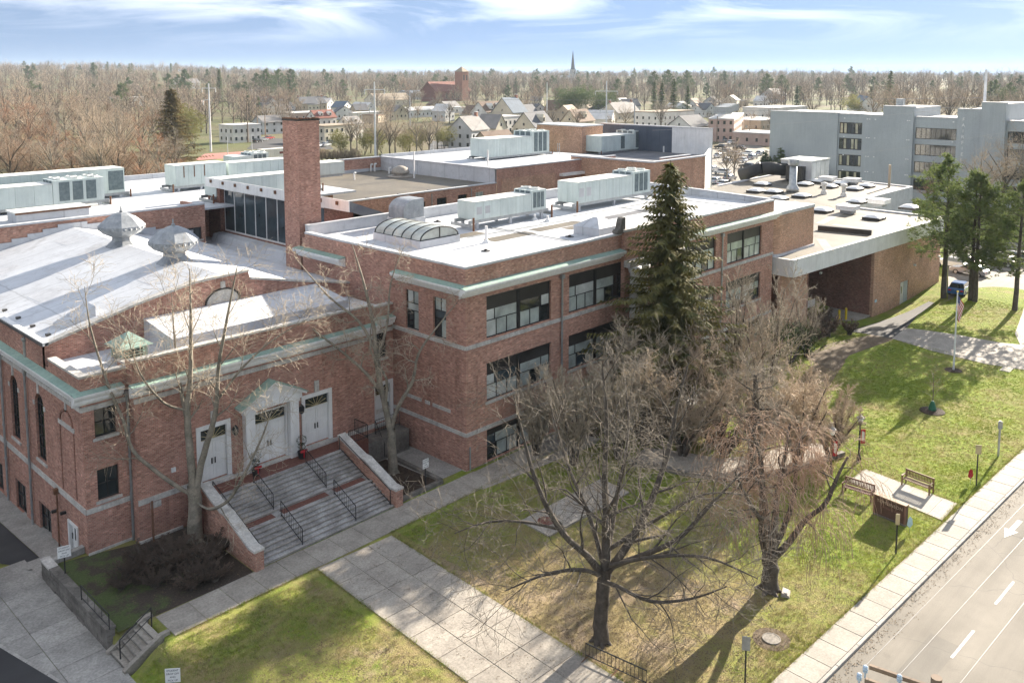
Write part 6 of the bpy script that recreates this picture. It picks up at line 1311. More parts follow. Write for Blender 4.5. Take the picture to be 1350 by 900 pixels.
# ------------------------------------------------------------------ rooftop plant
def hvac(label, x0, x1, y0, y1, z0, h, cond, npan, ends=2, group=None, gr=(), rise=.3, legs=True, zr=13.2, rust=0, win=()):
    """packaged unit along X: panelled cabinet, condenser section at one end, fans, grilles, steel dunnage"""
    t = thing('rooftop_unit', label, 'rooftop unit', ((x0+x1)/2, (y0+y1)/2, zr), group=group)
    cl = cond*(x1-x0); xc = x1-cl
    bxo('cabinet', x0+.03, xc, y0+.03, y1-.03, z0, z0+h-.02, 'hvac', t)
    L = (xc-x0)/npan
    for i in range(npan):
        pnl = bxo('side_panel', x0+L*i+.012, x0+L*(i+1)-.012, y0-.005, y0+.028, z0+.06, z0+h-.05, 'hvac', t)
        if i in gr: bxo('louvre', x0+L*i+.12, x0+L*(i+1)-.12, y0-.02, y0-.006, z0+.3, z0+h-.25, 'grille', pnl)
        if i in win: bxo('access_hatch', x0+L*i+.2, x0+L*(i+1)-.2, y0-.016, y0-.006, z0+h*.3, z0+h*.72, 'w_pale', pnl)
        bxo('roof_panel', x0+L*i+.01, x0+L*(i+1)-.01, y0-.03, y1+.03, z0+h-.018, z0+h+.03, 'hvac_top', t)
    Ly = (y1-y0)/ends
    for i in range(ends): bxo('end_panel', x0-.005, x0+.028, y0+Ly*i+.012, y0+Ly*(i+1)-.012, z0+.06, z0+h-.05, 'hvac', t)
    if cond:
        bxo('condenser', xc+.02, x1, y0-.02, y1+.02, z0, z0+h+rise, 'hvac', t)
        for k in range(3): xx = xc+cl*(.12+.26*k); bxo('coil_grille', xx, xx+cl*.2, y0-.05, y0-.021, z0+.25, z0+h+rise-.2, 'grille', t)
        for k in range(3): yy = y0+(y1-y0)*(.1+.3*k); bxo('coil_grille', xc-.02, xc+.018, yy, yy+(y1-y0)*.22, z0+h+.05, z0+h+rise-.05, 'grille', t) if rise > .25 else None
        nx_ = max(1, round(cl/1.5))
        for i in range(nx_):
            for j in range(2):
                c = (xc+cl*(i+.5)/nx_, y0+(y1-y0)*(.27+.46*j), z0+h+rise)
                f_ = MB().lathe(c, [(.5, 0), (.48, .16), (.40, .17), (.38, .06), (.01, .05)], 14).build('fan', 'hvac_top', t, smooth=False); MB().cyl((c[0]-.38, c[1], c[2]+.13), (c[0]+.38, c[1], c[2]+.13), .02, n=4).build('fan_guard', 'galv', f_)
    if legs:
        for yy in (y0+.2, y1-.2): bxo('support_beam', x0-.5, x1+.5, yy-.08, yy+.08, z0-.28, z0-.003, 'galv', t)
        for xx in (x0+.4, (x0+x1)/2, x1-.4):
            for yy in (y0+.2, y1-.2): bxo('support_leg', xx-.12, xx+.12, yy-.1, yy+.1, zr, z0-.285, 'coping', t)
        for xx in (x0-.45, x1+.45): MB().cyl((xx, y0-.3, zr), (xx, y0-.3, z0+.3), .09, n=7).build('post', 'rust', t); bxo('cross_beam', xx-.06, xx+.06, y0-.3, y1+.3, z0-.55, z0-.29, 'galv', t)
    else: bxo('curb', x0+.15, x1-.15, y0+.15, y1-.15, zr, z0, 'galv', t)
    for k in range(rust): xx = x0+(x1-x0)*(.15+.2*k); bxo('rust_stain', xx, xx+.12, y0-.03, y0-.0205, z0+h*.4, z0+h-.1, 'rust', t)
    return t
hvac('pale green rooftop unit on steel frame behind the barrel skylight', 11.4, 20.2, 10.9, 13.0, 14.0, 1.5, .22, 7, win=(0, 1), gr=())
hvac('pale green rooftop unit on the main roof just left of the spruce', 24.7, 36.3, 10.9, 13.4, 13.95, 1.95, .26, 8, win=(0, 1))
pc_ = P(644, 208, 13.0); hvac('large pale green unit on the upper rear white roof', pc_[0], PY(724, 195, pc_[1])[0], pc_[1], PX(620, 205, pc_[0])[1], 13.0, PY(644, 184, pc_[1])[2]-13.0, .30, 8, gr=(), zr=12.56, rise=.75)
pc_ = P(793, 201, 12.2); hvac('pale green unit on the dark recessed roof before the black screen', pc_[0], PY(853, 194, pc_[1])[0], pc_[1], PX(769, 198, pc_[0])[1], 12.2, PY(793, 180, pc_[1])[2]-12.2, .3, 7, zr=11.2, gr=(4,), rise=.5)
pc_ = P(138, 263, 13.6); hvac('long pale green unit nearest the hall on the back wing roof', pc_[0]-34, pc_[0], pc_[1], pc_[1]+2.6, 13.6, PY(138, 233, pc_[1])[2]-13.9, .14, 18, zr=13.1, win=(9, 11), rise=.3)
pc_ = P(165, 253, 13.6); hvac('long pale green unit at the far side of the back wing roof', pc_[0]-27, pc_[0], pc_[1], pc_[1]+2.6, 13.6, PY(165, 221, pc_[1])[2]-13.6, 0, 15, zr=13.1, gr=(14,))
pc_ = P(232, 246, 13.7); hvac('rust streaked unit at the left end of the row behind the clerestory', pc_[0], pc_[0]+6, pc_[1], pc_[1]+2.6, 13.7, PY(232, 219, pc_[1])[2]-13.7, 0, 4, zr=13.1, rust=3)
hvac('long pale unit in the middle of the row behind the clerestory', pc_[0]+6.6, pc_[0]+19, pc_[1]+.6, pc_[1]+3, 13.7, 2.0, .3, 8, zr=13.1)
p = P(372, 243, 13.7); hvac('pale unit just left of the chimney behind the clerestory roof', p[0]-10, p[0]+2, p[1]-4, p[1]-1.6, 13.7, 1.7, 0, 7, zr=13.1)
p = P(410, 236, 13.1); hvac('pale box unit just right of the chimney', p[0]-1.5, p[0]+5, p[1], p[1]+3, 13.4, 1.5, 0, 3, zr=13.1, legs=False)
p = P(352, 222, 13.3); hvac('pale green condenser with fan on the far edge of the back wing', p[0]-5, p[0], p[1]-.5, p[1]+2.4, 13.4, 1.8, .5, 3, zr=13.1, legs=False)
p = P(70, 292, 13.1); t = thing('equipment_curb', 'flat white roof box with reddish edge beside the long unit', 'roof box', (p[0], p[1], 13.1)); q = P(110, 282, 13.1); bxo('box', p[0]-2.6, q[0], p[1]+1, p[1]+3.4, 13.1, 13.9, 'membrane', t); bxo('lid', p[0]-2.7, q[0]+.1, p[1]+.9, p[1]+3.5, 13.9, 14.05, 'hvac_top', t); bxo('edge', p[0]-2.72, q[0]+.12, p[1]+.86, p[1]+.899, 13.85, 14.0, 'rust', t)
p = P(905, 250, 12.5); hvac('low pale condenser row behind the east parapet of the main block', 47, 57, 12.5, 15, 9.6, 1.8, 1.0, 1, zr=7.72, rise=.1, legs=False)
# barrel skylight
bs = thing('barrel_skylight', 'barrel vaulted glass skylight with dark ribs on the main roof corner', 'skylight', (5.2, 11, 13.2))
x0, x1, y0, y1, zb = 3.3, 7.1, 8.3, 13.7, 13.75
bxo('curb', x0-.1, x1+.1, y0-.1, y1+.1, 13.2, zb, 'membrane', bs)
n = 10; arc_ = [(x0+(x1-x0)*(.5-.5*math.cos(t)), zb+.85*math.sin(t)) for t in np.linspace(0, math.pi, n+1)]
for k in range(5):
    ya, yb_ = y0+(y1-y0)*k/5, y0+(y1-y0)*(k+1)/5; mb = MB()
    for (a, c), (b, d) in zip(arc_[:-1], arc_[1:]): mb.add([(a, ya+.04, c), (b, ya+.04, d), (b, yb_-.04, d), (a, yb_-.04, c)], [(0, 1, 2, 3)])
    mb.build('pane', 'skylight_glass', bs, smooth=True)
for k in range(6):
    yy = y0+(y1-y0)*k/5; mb = MB()
    for (a, c), (b, d) in zip(arc_[:-1], arc_[1:]): mb.cyl((a, yy, c), (b, yy, d), .055, n=5)
    mb.build('rib', 'black_iron', bs)
MB().prism(arc_, 'y', y0+.01, y0+.03).build('end_pane', 'skylight_glass', bs); MB().cyl(((x0+x1)/2, y0-.02, zb), ((x0+x1)/2, y0-.02, zb+.85), .04, n=5).cyl((x0, y0-.02, zb+.02), (x1, y0-.02, zb+.02), .05, n=5).cyl((x0, y0, zb), (x0, y1, zb), .05, n=5).cyl((x1, y0, zb), (x1, y1, zb), .05, n=5).build('frame', 'black_iron', bs)
# curved hood, hipped vent box, roof pipes, half-round hoop
hd_ = thing('roof_hood', 'curved grey sheet metal hood against the rear parapet of the main roof', 'roof hood', (8.9, 16.8, 13.2))
MB().prism([(8.0, 13.9), (8.0, 14.6)]+[(9.3-1.3*math.cos(t), 14.6+.9*math.sin(t)) for t in np.linspace(.2, math.pi/2, 7)]+[(10.2, 15.5), (10.2, 13.9)], 'y', 15.9, 17.9).build('hood', 'lead', hd_); bxo('curb', 7.9, 10.3, 15.8, 18, 13.2, 13.9, 'membrane', hd_)
hv = thing('roof_vent_box', 'white roof vent with hipped top near the front edge of the main roof', 'roof vent', (17.2, 2.6, 13.2)); bxo('base', 15.7, 18.6, 1.4, 4.0, 13.2, 13.9, 'membrane', hv)
MB().hexa([(15.65, 1.35, 13.9), (18.65, 1.35, 13.9), (18.65, 4.05, 13.9), (15.65, 4.05, 13.9)], [(16.9, 2.5, 14.55), (17.4, 2.5, 14.55), (17.4, 2.9, 14.55), (16.9, 2.9, 14.55)]).build('hip', 'membrane', hv)
for k, (q, h_, lb_) in enumerate((((641, 320), 1.3, 'white vent pipe on the main roof in front of the skylit unit'), ((597, 315), .6, 'short vent pipe next to the barrel skylight'), ((705, 290), .5, 'small vent pipe under the first rooftop unit'), ((722, 292), .5, 'small vent pipe right of the first rooftop unit'))):
    p = P(*q, 13.2); MB().cyl((p[0], p[1], 13.2), (p[0], p[1], 13.2+h_), .1, n=8).lathe((p[0], p[1], 13.2), [(.3, 0), (.25, .1), (.1, .25)], 10).solo('vent_pipe', 'white_paint', lb_, 'vent pipe', (p[0], p[1], 13.2))
p = P(900, 254, 13.2); mb = MB()
for t0, t1 in zip(np.linspace(0, math.pi, 13)[:-1], np.linspace(0, math.pi, 13)[1:]): mb.cyl((p[0]+1.0*math.cos(t0), p[1], 13.2+1.0*math.sin(t0)), (p[0]+1.0*math.cos(t1), p[1], 13.2+1.0*math.sin(t1)), .06, n=5)
mb.cyl((p[0], p[1], 13.2), (p[0], p[1], 14.2), .05, n=5); mb.solo('roof_hoop', 'black_iron', 'half round iron hoop on the main roof behind the spruce top', 'hoop', (p[0], p[1], 13.2))
# gym roof plant
p = P(1045, 253, 7.72); st_ = thing('exhaust_stack', 'tall galvanised exhaust stack on the gym roof', 'exhaust stack', (p[0], p[1], 7.7)); MB().lathe((p[0], p[1], 7.7), [(1.0, 0), (.95, .7), (.6, 1.2), (.55, 4.2)], 12).build('stack', 'galv', st_, smooth=True); MB().lathe((p[0], p[1], 7.7), [(.8, 4.2), (.85, 4.6), (.8, 5.1), (.3, 5.2)], 12).build('cap', 'galv', st_)
p = P(1058, 240, 7.72); u_ = thing('rooftop_unit', 'grey rooftop unit with black duct on the gym roof', 'rooftop unit', (p[0], p[1], 7.7)); bxo('cabinet', p[0], p[0]+7, p[1]-1.5, p[1]+4, 8.0, 11.2, 'w_pale', u_); bxo('top', p[0]-.1, p[0]+7.1, p[1]-1.6, p[1]+4.1, 11.2, 11.4, 'hvac_top', u_)
for k in range(4): bxo('side_panel', p[0]+1.7*k+.1, p[0]+1.7*k+1.6, p[1]-1.56, p[1]-1.501, 8.2, 11, 'hvac_top', u_)
MB().cyl((p[0], p[1]+3, 9.6), (p[0]-3, p[1]+6, 9.9), 1.1, n=12).cyl((p[0]-3, p[1]+6, 9.9), (p[0]-4, p[1]+9.5, 8.4), 1.1, n=12).build('duct', 'black_iron', u_, smooth=True); bxo('fan_box', p[0]-1.2, p[0]-.02, p[1]-.5, p[1]+2.5, 8.1, 10.4, 'dark_panel', u_)
for q, h_ in (((1086, 256), 1.4), ((1112, 259), 1.5)):
    p = P(*q, 7.72); MB().lathe((p[0], p[1], 7.7), [(.5, 0), (.42, .5), (.3, .6), (.3, h_), (.5, h_), (.5, h_+.35), (.1, h_+.5)], 10).solo('roof_turbine', 'w_white', 'small white round exhaust vent among the gym skylights', 'roof vent', (p[0], p[1], 7.7), 'round vents among the gym skylights')
p = P(1172, 247, 7.72); MB().cyl((p[0], p[1], 7.7), (p[0], p[1], 11.4), .2, n=10).solo('vent_pipe', 'w_tan', 'tall plain vent pipe at the far edge of the gym roof', 'vent pipe', (p[0], p[1], 7.7))
# ------------------------------------------------------------------ utility pole at the lower edge, its wires
zi = 12.2
pi_ = [P(1141, 877, zi), P(1133, 887, zi), P(1186, 889, zi)]
up_ = thing('utility_pole', 'utility pole top with double crossarm and blue insulators over the road', 'utility pole', tuple(P(1240, 990, 0)*[1, 1, 0]))
A0 = np.array(pi_[0])-[0, 0, .35]; da = np.array(P(1225, 925, zi-.35))-A0; da /= np.linalg.norm(da); ba = np.array([-da[1], da[0], 0])
base = A0+da*1.5
MB().cyl((base[0], base[1], 0), (base[0], base[1], zi+.3), .16, .12, 10).build('pole', 'pole_wood', up_)
for k, o_ in ((0, .0), (1, .55)):
    c0 = A0+ba*o_; MB().hexa([tuple(c0+ba*s*.04+[0, 0, -.05]) for s in (-1, 1)]+[tuple(c0+da*3.0+ba*s*.04+[0, 0, -.05]) for s in (1, -1)], [tuple(c0+ba*s*.04+[0, 0, .05]) for s in (-1, 1)]+[tuple(c0+da*3.0+ba*s*.04+[0, 0, .05]) for s in (1, -1)]).build('crossarm', 'pole_wood', up_)
for k, q in enumerate(pi_+[A0+da*2.8+[0, 0, .3]]):
    b_ = np.array(q)-[0, 0, .3]; MB().lathe(tuple(b_), [(.02, 0), (.02, .14), (.06, .15), (.05, .19), (.065, .21), (.045, .26), (.06, .28), (.03, .31)], 10).build('insulator', 'insulator', up_)
def wire(pts, label, mat='wire', r=.012, sag=.6, n=18):
    mb = MB(); a, b = np.array(pts[0], float), np.array(pts[1], float); L = []
    for i in range(n+1): t = i/n; L.append(a+(b-a)*t-np.array([0, 0, sag*4*t*(1-t)]))
    for p_, q_ in zip(L[:-1], L[1:]): mb.cyl(p_, q_, r, n=4, cap=False)
    return mb.solo('overhead_wire', mat, label, 'wire', tuple(a))
ends = [np.array(pi_[0])+[us[0]*70, us[1]*70, 0], np.array(pi_[2])+[us[0]*70, us[1]*70, 0], np.array(pi_[2])+da*1.1+[us[0]*70, us[1]*70, 0]]
for k, (a, b) in enumerate(zip((pi_[0], pi_[2], np.array(pi_[2])+da*1.1), ends)): wire((a, b), ('overhead wire over the road nearest the kerb', 'middle overhead wire above the road lane', 'outermost overhead wire at the lower right corner')[k], 'wire', .006, .35)
# ------------------------------------------------------------------ town behind: houses and shops
def gp_(px, py): p = P(px, py); return (p[0], p[1], hgt(p[0], p[1]))
def wins(mb_par, face, w, d, z0, n, rows, ww=.9, wh=1.3, mat='glass', step=2.9, off=0.):
    """windows on one face of a w x d box, each with a pale frame"""
    for r in range(rows):
        for i in range(n):
            f_ = (i+.5)/n-.5; z = z0+r*step
            if face == 'S': a = (f_*w+off-ww/2, f_*w+off+ww/2, -d/2-.05, -d/2-.002)
            elif face == 'W': a = (-w/2-.05, -w/2-.002, f_*d+off-ww/2, f_*d+off+ww/2)
            elif face == 'E': a = (w/2+.002, w/2+.05, f_*d+off-ww/2, f_*d+off+ww/2)
            wd_ = MB().box(*a, z, z+wh).build('window', mat, mb_par)
def house(label, px, py, w, d, wh, rh, rz=0., wall='w_white', roof='r_slate', ax='x', cat='house', dorm=0, chim=0, rows=2, nS=4, nW=3, chm='w_brick', name='house'):
    """gabled house; ax = direction of the ridge; flat roof when rh == 0"""
    t = thing(name, label, cat, gp_(px, py), R(rz), local=True)
    if rh:
        e = .45
        if ax == 'x':
            MB().prism([(-d/2, -.5), (d/2, -.5), (d/2, wh), (0, wh+rh), (-d/2, wh)], 'x', -w/2, w/2).build('wall', wall, t)
            rf = MB().prism([(-d/2-e, wh-e*rh/(d/2)), (0, wh+rh), (d/2+e, wh-e*rh/(d/2)), (d/2+e, wh-e*rh/(d/2)+.25), (0, wh+rh+.25), (-d/2-e, wh-e*rh/(d/2)+.25)], 'x', -w/2-.3, w/2+.3).build('roof', roof, t)
        else:
            MB().prism([(-w/2, -.5), (w/2, -.5), (w/2, wh), (0, wh+rh), (-w/2, wh)], 'y', -d/2, d/2).build('wall', wall, t)
            rf = MB().prism([(-w/2-e, wh-e*rh/(w/2)), (0, wh+rh), (w/2+e, wh-e*rh/(w/2)), (w/2+e, wh-e*rh/(w/2)+.25), (0, wh+rh+.25), (-w/2-e, wh-e*rh/(w/2)+.25)], 'y', -d/2-.3, d/2+.3).build('roof', roof, t)
        if ax == 'x': wins(t, 'W', w, 0, wh+.3, 1, 1, .8, 1.0)
        else: wins(t, 'S', 0, d, wh+.3, 1, 1, .8, 1.0)
    else:
        MB().box(-w/2, w/2, -d/2, d/2, -.5, wh).build('wall', wall, t); rf = MB().box(-w/2-.15, w/2+.15, -d/2-.15, d/2+.15, wh, wh+.4).build('roof', roof, t)
    for k in range(dorm):
        f_ = ((k+.5)/dorm-.5)*(w if ax == 'x' else d)*.85
        m_ = MB()
        if ax == 'x': y_ = -d/4; m_.prism([(f_-.9, wh+rh*.3), (f_+.9, wh+rh*.3), (f_+.9, wh+rh*.62), (f_, wh+rh*.88), (f_-.9, wh+rh*.62)], 'y', -d/2+.3, y_+d*.2); o = m_.build('dormer', wall, rf); MB().box(f_-.45, f_+.45, -d/2+.22, -d/2+.29, wh+rh*.35, wh+rh*.62).build('dormer_window', 'glass', rf)
        else: m_.prism([(f_-.9, wh+rh*.3), (f_+.9, wh+rh*.3), (f_+.9, wh+rh*.62), (f_, wh+rh*.88), (f_-.9, wh+rh*.62)], 'x', -w/2+.3, -w/4+w*.2); o = m_.build('dormer', wall, rf); MB().box(-w/2+.22, -w/2+.29, f_-.45, f_+.45, wh+rh*.35, wh+rh*.62).build('dormer_window', 'glass', rf)
    for k in range(chim):
        x_ = (w/2-.7)*(-1 if k else 1); MB().box(x_-.5, x_+.5, -.5, .5, wh*.6, wh+rh+1.3).build('chimney', chm, rf); MB().box(x_-.58, x_+.58, -.58, .58, wh+rh+1.3, wh+rh+1.5).build('chimney_cap', 'r_white', rf)
    z0 = max(.9, (wh-2.9*rows)/2+.6)
    wins(t, 'S', w, d, z0, nS, rows); wins(t, 'W', w, d, z0, nW, rows)
    return t
HOUSES = [
 ('white flat roofed two storey block beside the tall grey pole', 317, 187, 14, 11, 7.5, 0, 4, 'w_white', 'r_white', 'x', 0, 0, 2, 5, 3),
 ('low brown brick range in the woods left of the town', 352, 135, 44, 18, 5, 0, 0, 'w_brick', 'r_tan', 'x', 0, 0, 1, 8, 3),
 ('small white flat house above the low brown range', 340, 129, 26, 16, 7, 0, 0, 'w_white', 'r_white', 'x', 0, 0, 1, 5, 3),
 ('cream stucco block with small square windows right of the chimney', 436, 186, 18, 12, 7, 0, 8, 'w_cream', 'r_tan', 'x', 0, 0, 2, 6, 3),
 ('white house with red brown roof and two dormers right of the chimney top', 424, 166, 15, 9, 5, 4, 6, 'w_white', 'r_red', 'x', 2, 0, 1, 4, 3),
 ('grey roofed shed behind the chimney with long dark roof', 356, 152, 30, 14, 4, 3.5, 2, 'w_grey', 'r_slate', 'x', 0, 0, 1, 5, 3),
 ('pale grey house left of the chimney with white wing', 359, 176, 17, 10, 6, 3, 3, 'w_pale', 'r_grey', 'x', 0, 0, 2, 4, 3),
 ('slate roofed building with two orange brick gable ends', 409, 146, 24, 12, 6, 5, 0, 'w_tan', 'r_slate', 'x', 0, 2, 1, 5, 3),
 ('long pale roofed store under the orange gables', 412, 158, 40, 18, 5, 0, 0, 'w_pink', 'r_white', 'x', 0, 0, 1, 8, 3),
 ('white house with blue slate roof left of the second pole', 451, 152, 13, 10, 6, 4, 20, 'w_white', 'r_blue', 'y', 0, 0, 1, 3, 3),
 ('white gabled cottage next to the blue roofed house', 472, 151, 11, 9, 5, 4, -10, 'w_white', 'r_white', 'y', 0, 0, 1, 3, 2),
 ('white stepped building below the second pole', 462, 182, 9, 8, 7, 3, 10, 'w_white', 'r_grey', 'x', 1, 0, 2, 2, 2),
 ('long low white shop range behind the brown thicket', 488, 156, 38, 10, 4, 0, 4, 'w_white', 'r_white', 'x', 0, 0, 1, 9, 3),
 ('large cream hall with curved pale roof in front of the woods', 512, 139, 40, 22, 5, 6, -4, 'w_cream', 'r_tan', 'x', 0, 0, 1, 6, 3),
 ('long building with light blue metal roof left of the church', 552, 132, 50, 22, 7, 3, 0, 'w_pale', 'r_blue', 'x', 0, 0, 1, 8, 3),
 ('long white row with many small windows behind the brown thicket', 560, 154, 46, 10, 5, 2, 2, 'w_pale', 'r_white', 'x', 0, 0, 1, 12, 3),
 ('grey roofed pale house with tall gable right of the brown thicket', 618, 196, 13, 11, 8, 5, 14, 'w_pale', 'r_grey', 'x', 0, 1, 2, 4, 3),
 ('cream gabled house in the middle of the house cluster', 648, 192, 8, 10, 8, 5, 10, 'w_cream', 'r_grey', 'y', 0, 0, 2, 3, 3),
 ('brown roofed low house in front of the cream gabled house', 652, 205, 16, 9, 5, 4, 6, 'w_tan', 'r_brown', 'x', 0, 0, 1, 3, 2),
 ('dark roofed house with two white dormers and a white box on top', 645, 162, 20, 13, 7, 6, 4, 'w_white', 'r_brown', 'x', 2, 0, 1, 4, 3),
 ('white house with steep blue slate roof and cream gable', 672, 176, 13, 13, 11, 7, 8, 'w_cream', 'r_blue', 'x', 0, 1, 3, 4, 3),
 ('white flat fronted block with balconies between the gabled houses', 664, 186, 13, 10, 11, 0, 8, 'w_white', 'r_white', 'x', 0, 0, 3, 4, 3),
 ('grey slate roofed house with skylights left of the white pole', 704, 186, 18, 11, 7, 6, 12, 'w_cream', 'r_slate', 'x', 1, 0, 2, 4, 3),
 ('brown roofed gabled house behind the white pole', 735, 156, 12, 14, 6, 6, 12, 'w_tan', 'r_brown', 'y', 0, 1, 1, 2, 2),
 ('tan gabled house with white trim right of the white pole', 748, 163, 16, 12, 6, 5, 20, 'w_tan', 'r_tan', 'x', 0, 0, 1, 3, 2),
 ('dark brown roofed house with white gable above the penthouse', 762, 174, 18, 10, 6, 5.5, 10, 'w_cream', 'r_brown', 'x', 1, 0, 1, 3, 2),
 ('peach roofed house in front of the dark green trees', 776, 152, 18, 14, 6, 5, 0, 'w_cream', 'r_tan', 'x', 0, 0, 1, 4, 2),
 ('white arched roof building below the crossarm pole', 792, 168, 16, 14, 5, 4.5, 30, 'w_white', 'r_white', 'y', 0, 0, 1, 3, 2),
 ('house with two orange brick chimneys right of the crossarm pole', 818, 160, 28, 12, 6, 6, 6, 'w_cream', 'r_grey', 'x', 0, 2, 1, 5, 2, 'w_brick'),
 ('pale flat roofed office with small windows behind the stage house', 876, 168, 36, 16, 9, 0, 0, 'w_white', 'r_tan', 'x', 0, 0, 2, 8, 4),
 ('long pale brick store with rooftop units along the street', 958, 181, 60, 11, 10, 0, 25, 'w_pink', 'r_white', 'x', 0, 0, 3, 16, 4),
 ('hip roofed grey low building before the brick store', 908, 176, 18, 14, 4, 5, 0, 'w_white', 'r_slate', 'x', 0, 0, 1, 4, 2),
 ('low shop with red sign at the street corner left of the grey block', 1003, 190, 16, 18, 5, 0, 0, 'w_pink', 'r_white', 'x', 0, 0, 1, 4, 4),
 ('flat white roofed shops behind the corner shop', 996, 172, 30, 22, 6, 0, 0, 'w_tan', 'r_white', 'x', 0, 0, 1, 6, 4),
 ('white walled store with rooftop boxes behind the grey block', 1022, 160, 44, 22, 9, 0, 0, 'w_white', 'r_white', 'x', 0, 0, 1, 7, 4),
 ('dark roofed white gabled barn peeping over the grey block', 1138, 156, 40, 16, 8, 7, 30, 'w_white', 'r_blue', 'x', 0, 0, 1, 4, 2),
 ('pale house in the trees above the corner shops', 1020, 136, 24, 16, 8, 6, 0, 'w_pale', 'r_grey', 'x', 0, 1, 1, 4, 2),
 ('white house high in the woods at the left', 168, 142, 26, 14, 8, 0, 0, 'w_white', 'r_white', 'x', 0, 0, 1, 5, 3),
 ('pale house half hidden in the woods left of the first pole', 245, 126, 34, 18, 8, 6, 0, 'w_white', 'r_grey', 'x', 0, 0, 1, 5, 3),
]
r_h = random.Random(12)
for q in HOUSES:
    a = list(q); a[3:7] = [v_*.86 for v_ in a[3:7]]; house(a[0], a[1], a[2], a[3], a[4], a[5], a[6], a[7], a[8], a[9], a[10], 'house', a[11], a[12], a[13], a[14], a[15])
for i in range(46):
    x_ = r_h.uniform(330, 1010); y_ = r_h.uniform(139, 162); wl, wn_ = r_h.choice((('w_white', 'white'), ('w_cream', 'cream'), ('w_pale', 'pale grey'), ('w_tan', 'tan'), ('w_white', 'white'))); rf_ = r_h.choice(('r_slate', 'r_grey', 'r_brown', 'r_white'))
    house(f'small {wn_} walled town building among the distant trees', x_, y_, r_h.uniform(8, 15), r_h.uniform(7, 10), r_h.uniform(3.5, 6), r_h.choice((0, 3, 3.5, 4)), r_h.uniform(-20, 30), wl, rf_, r_h.choice('xy'), 'house', 0, 0, 1, 3, 2)['group'] = f'{wn_} town buildings in the distance'
# church with square tower and the far spire
p = gp_(590, 134); t = thing('church', 'dark red brick church with square pinnacled tower', 'church', p, R(6), local=True)
MB().prism([(-9, 0), (9, 0), (9, 9), (0, 17), (-9, 9)], 'x', -26, 22).build('nave', 'w_red', t); MB().prism([(-10, 8.6), (0, 17.3), (10, 8.6), (10, 9.2), (0, 18), (-10, 9.2)], 'x', -27, 23).build('roof', 'r_red', t)
tw_ = MB().box(6, 15, -13, -4, 0, 27).build('tower', 'w_brick', t); MB().add([(5.5, -13.5, 27), (15.5, -13.5, 27), (15.5, -3.5, 27), (5.5, -3.5, 27), (10.5, -8.5, 32)], [(0, 1, 4), (1, 2, 4), (2, 3, 4), (3, 0, 4)]).build('tower_roof', 'r_tan', tw_)
for x_ in (8.5, 12.5): MB().box(x_-.8, x_+.8, -13.06, -13.002, 19, 24).build('belfry_opening', 'dark_panel', tw_)
for k in range(5): MB().box(-20+8*k, -18.6+8*k, -9.06, -9.002, 3, 7).build('window', 'glass', t)
p = gp_(755, 116); t = thing('church_spire', 'slender grey church spire above the far trees', 'church spire', p, local=True)
MB().box(-4, 4, -4, 4, 0, 26).build('tower', 'w_grey', t); MB().lathe((0, 0, 26), [(4.4, 0), (3.6, 3), (.15, 34)], 8).build('spire', 'r_slate', t); MB().prism([(-8, 0), (8, 0), (8, 9), (0, 15), (-8, 9)], 'y', 4.01, 34).build('nave', 'w_grey', t); MB().box(-.7, .7, -4.05, -4.002, 17, 23).build('louvre', 'dark_panel', t)
# rooftop units of the brick store, container, field
p = gp_(958, 181)
for k in range(4): MB().box(-2.4, 2.4, -2.5, 2.5, 0, 2.6).box(-2.6, 2.6, -2.7, 2.7, 2.6, 2.8).solo('store_roof_unit', 'galv', 'boxy grey rooftop unit on the long pale brick store', 'rooftop unit', (0, 0, 0), 'rooftop units on the brick store').location = (p[0]+(-20+12*k)*math.cos(R(25)), p[1]+(-20+12*k)*math.sin(R(25)), p[2]+10.4)
p = gp_(361, 208); t = thing('container', 'white shipping container on the far sports field', 'container', p, R(4), local=True); MB().box(-5, 5, -1.3, 1.3, .1, 2.9).build('body', 'w_white', t)
for k in range(14): MB().box(-4.9+.7*k, -4.6+.7*k, -1.34, -1.301, .2, 2.8).build('rib', 'w_white', t)
MB().box(1.2, 3.2, -1.37, -1.345, 1.2, 1.9).build('emblem', 'w_red', t)
def gpath(name, pxs, mat, z): 
    o = MB().add([(*P(*q)[:2], z) for q in pxs], [tuple(range(len(pxs)))]).build(name, mat); return tag(o, kind='structure')
mk('field', (.16, .17, .06), (.22, .2, .09), .05, .95, fine=.3); mk('track', (.36, .16, .13), (.3, .14, .12), .1, .9)
gpath('sports_field', [(255, 226), (470, 226), (440, 206), (300, 203)], 'field', .02); gpath('running_track', [(255, 212), (352, 205), (350, 198), (270, 203)], 'track', .035)
gpath('car_park', [(325, 197), (440, 197), (425, 184), (340, 182)], 'asphalt_dark', .03); gpath('car_park', [(930, 250), (1060, 262), (1016, 198), (985, 186), (940, 196)], 'asphalt', .02); gpath('street', [(930, 215), (985, 200), (975, 168), (962, 168)], 'asphalt', .03)
gpath('car_park', [(1250, 395), (1420, 395), (1420, 320), (1250, 320)], 'asphalt', .05); gpath('car_park', [(565, 200), (640, 200), (640, 186), (570, 186)], 'asphalt_dark', .03)
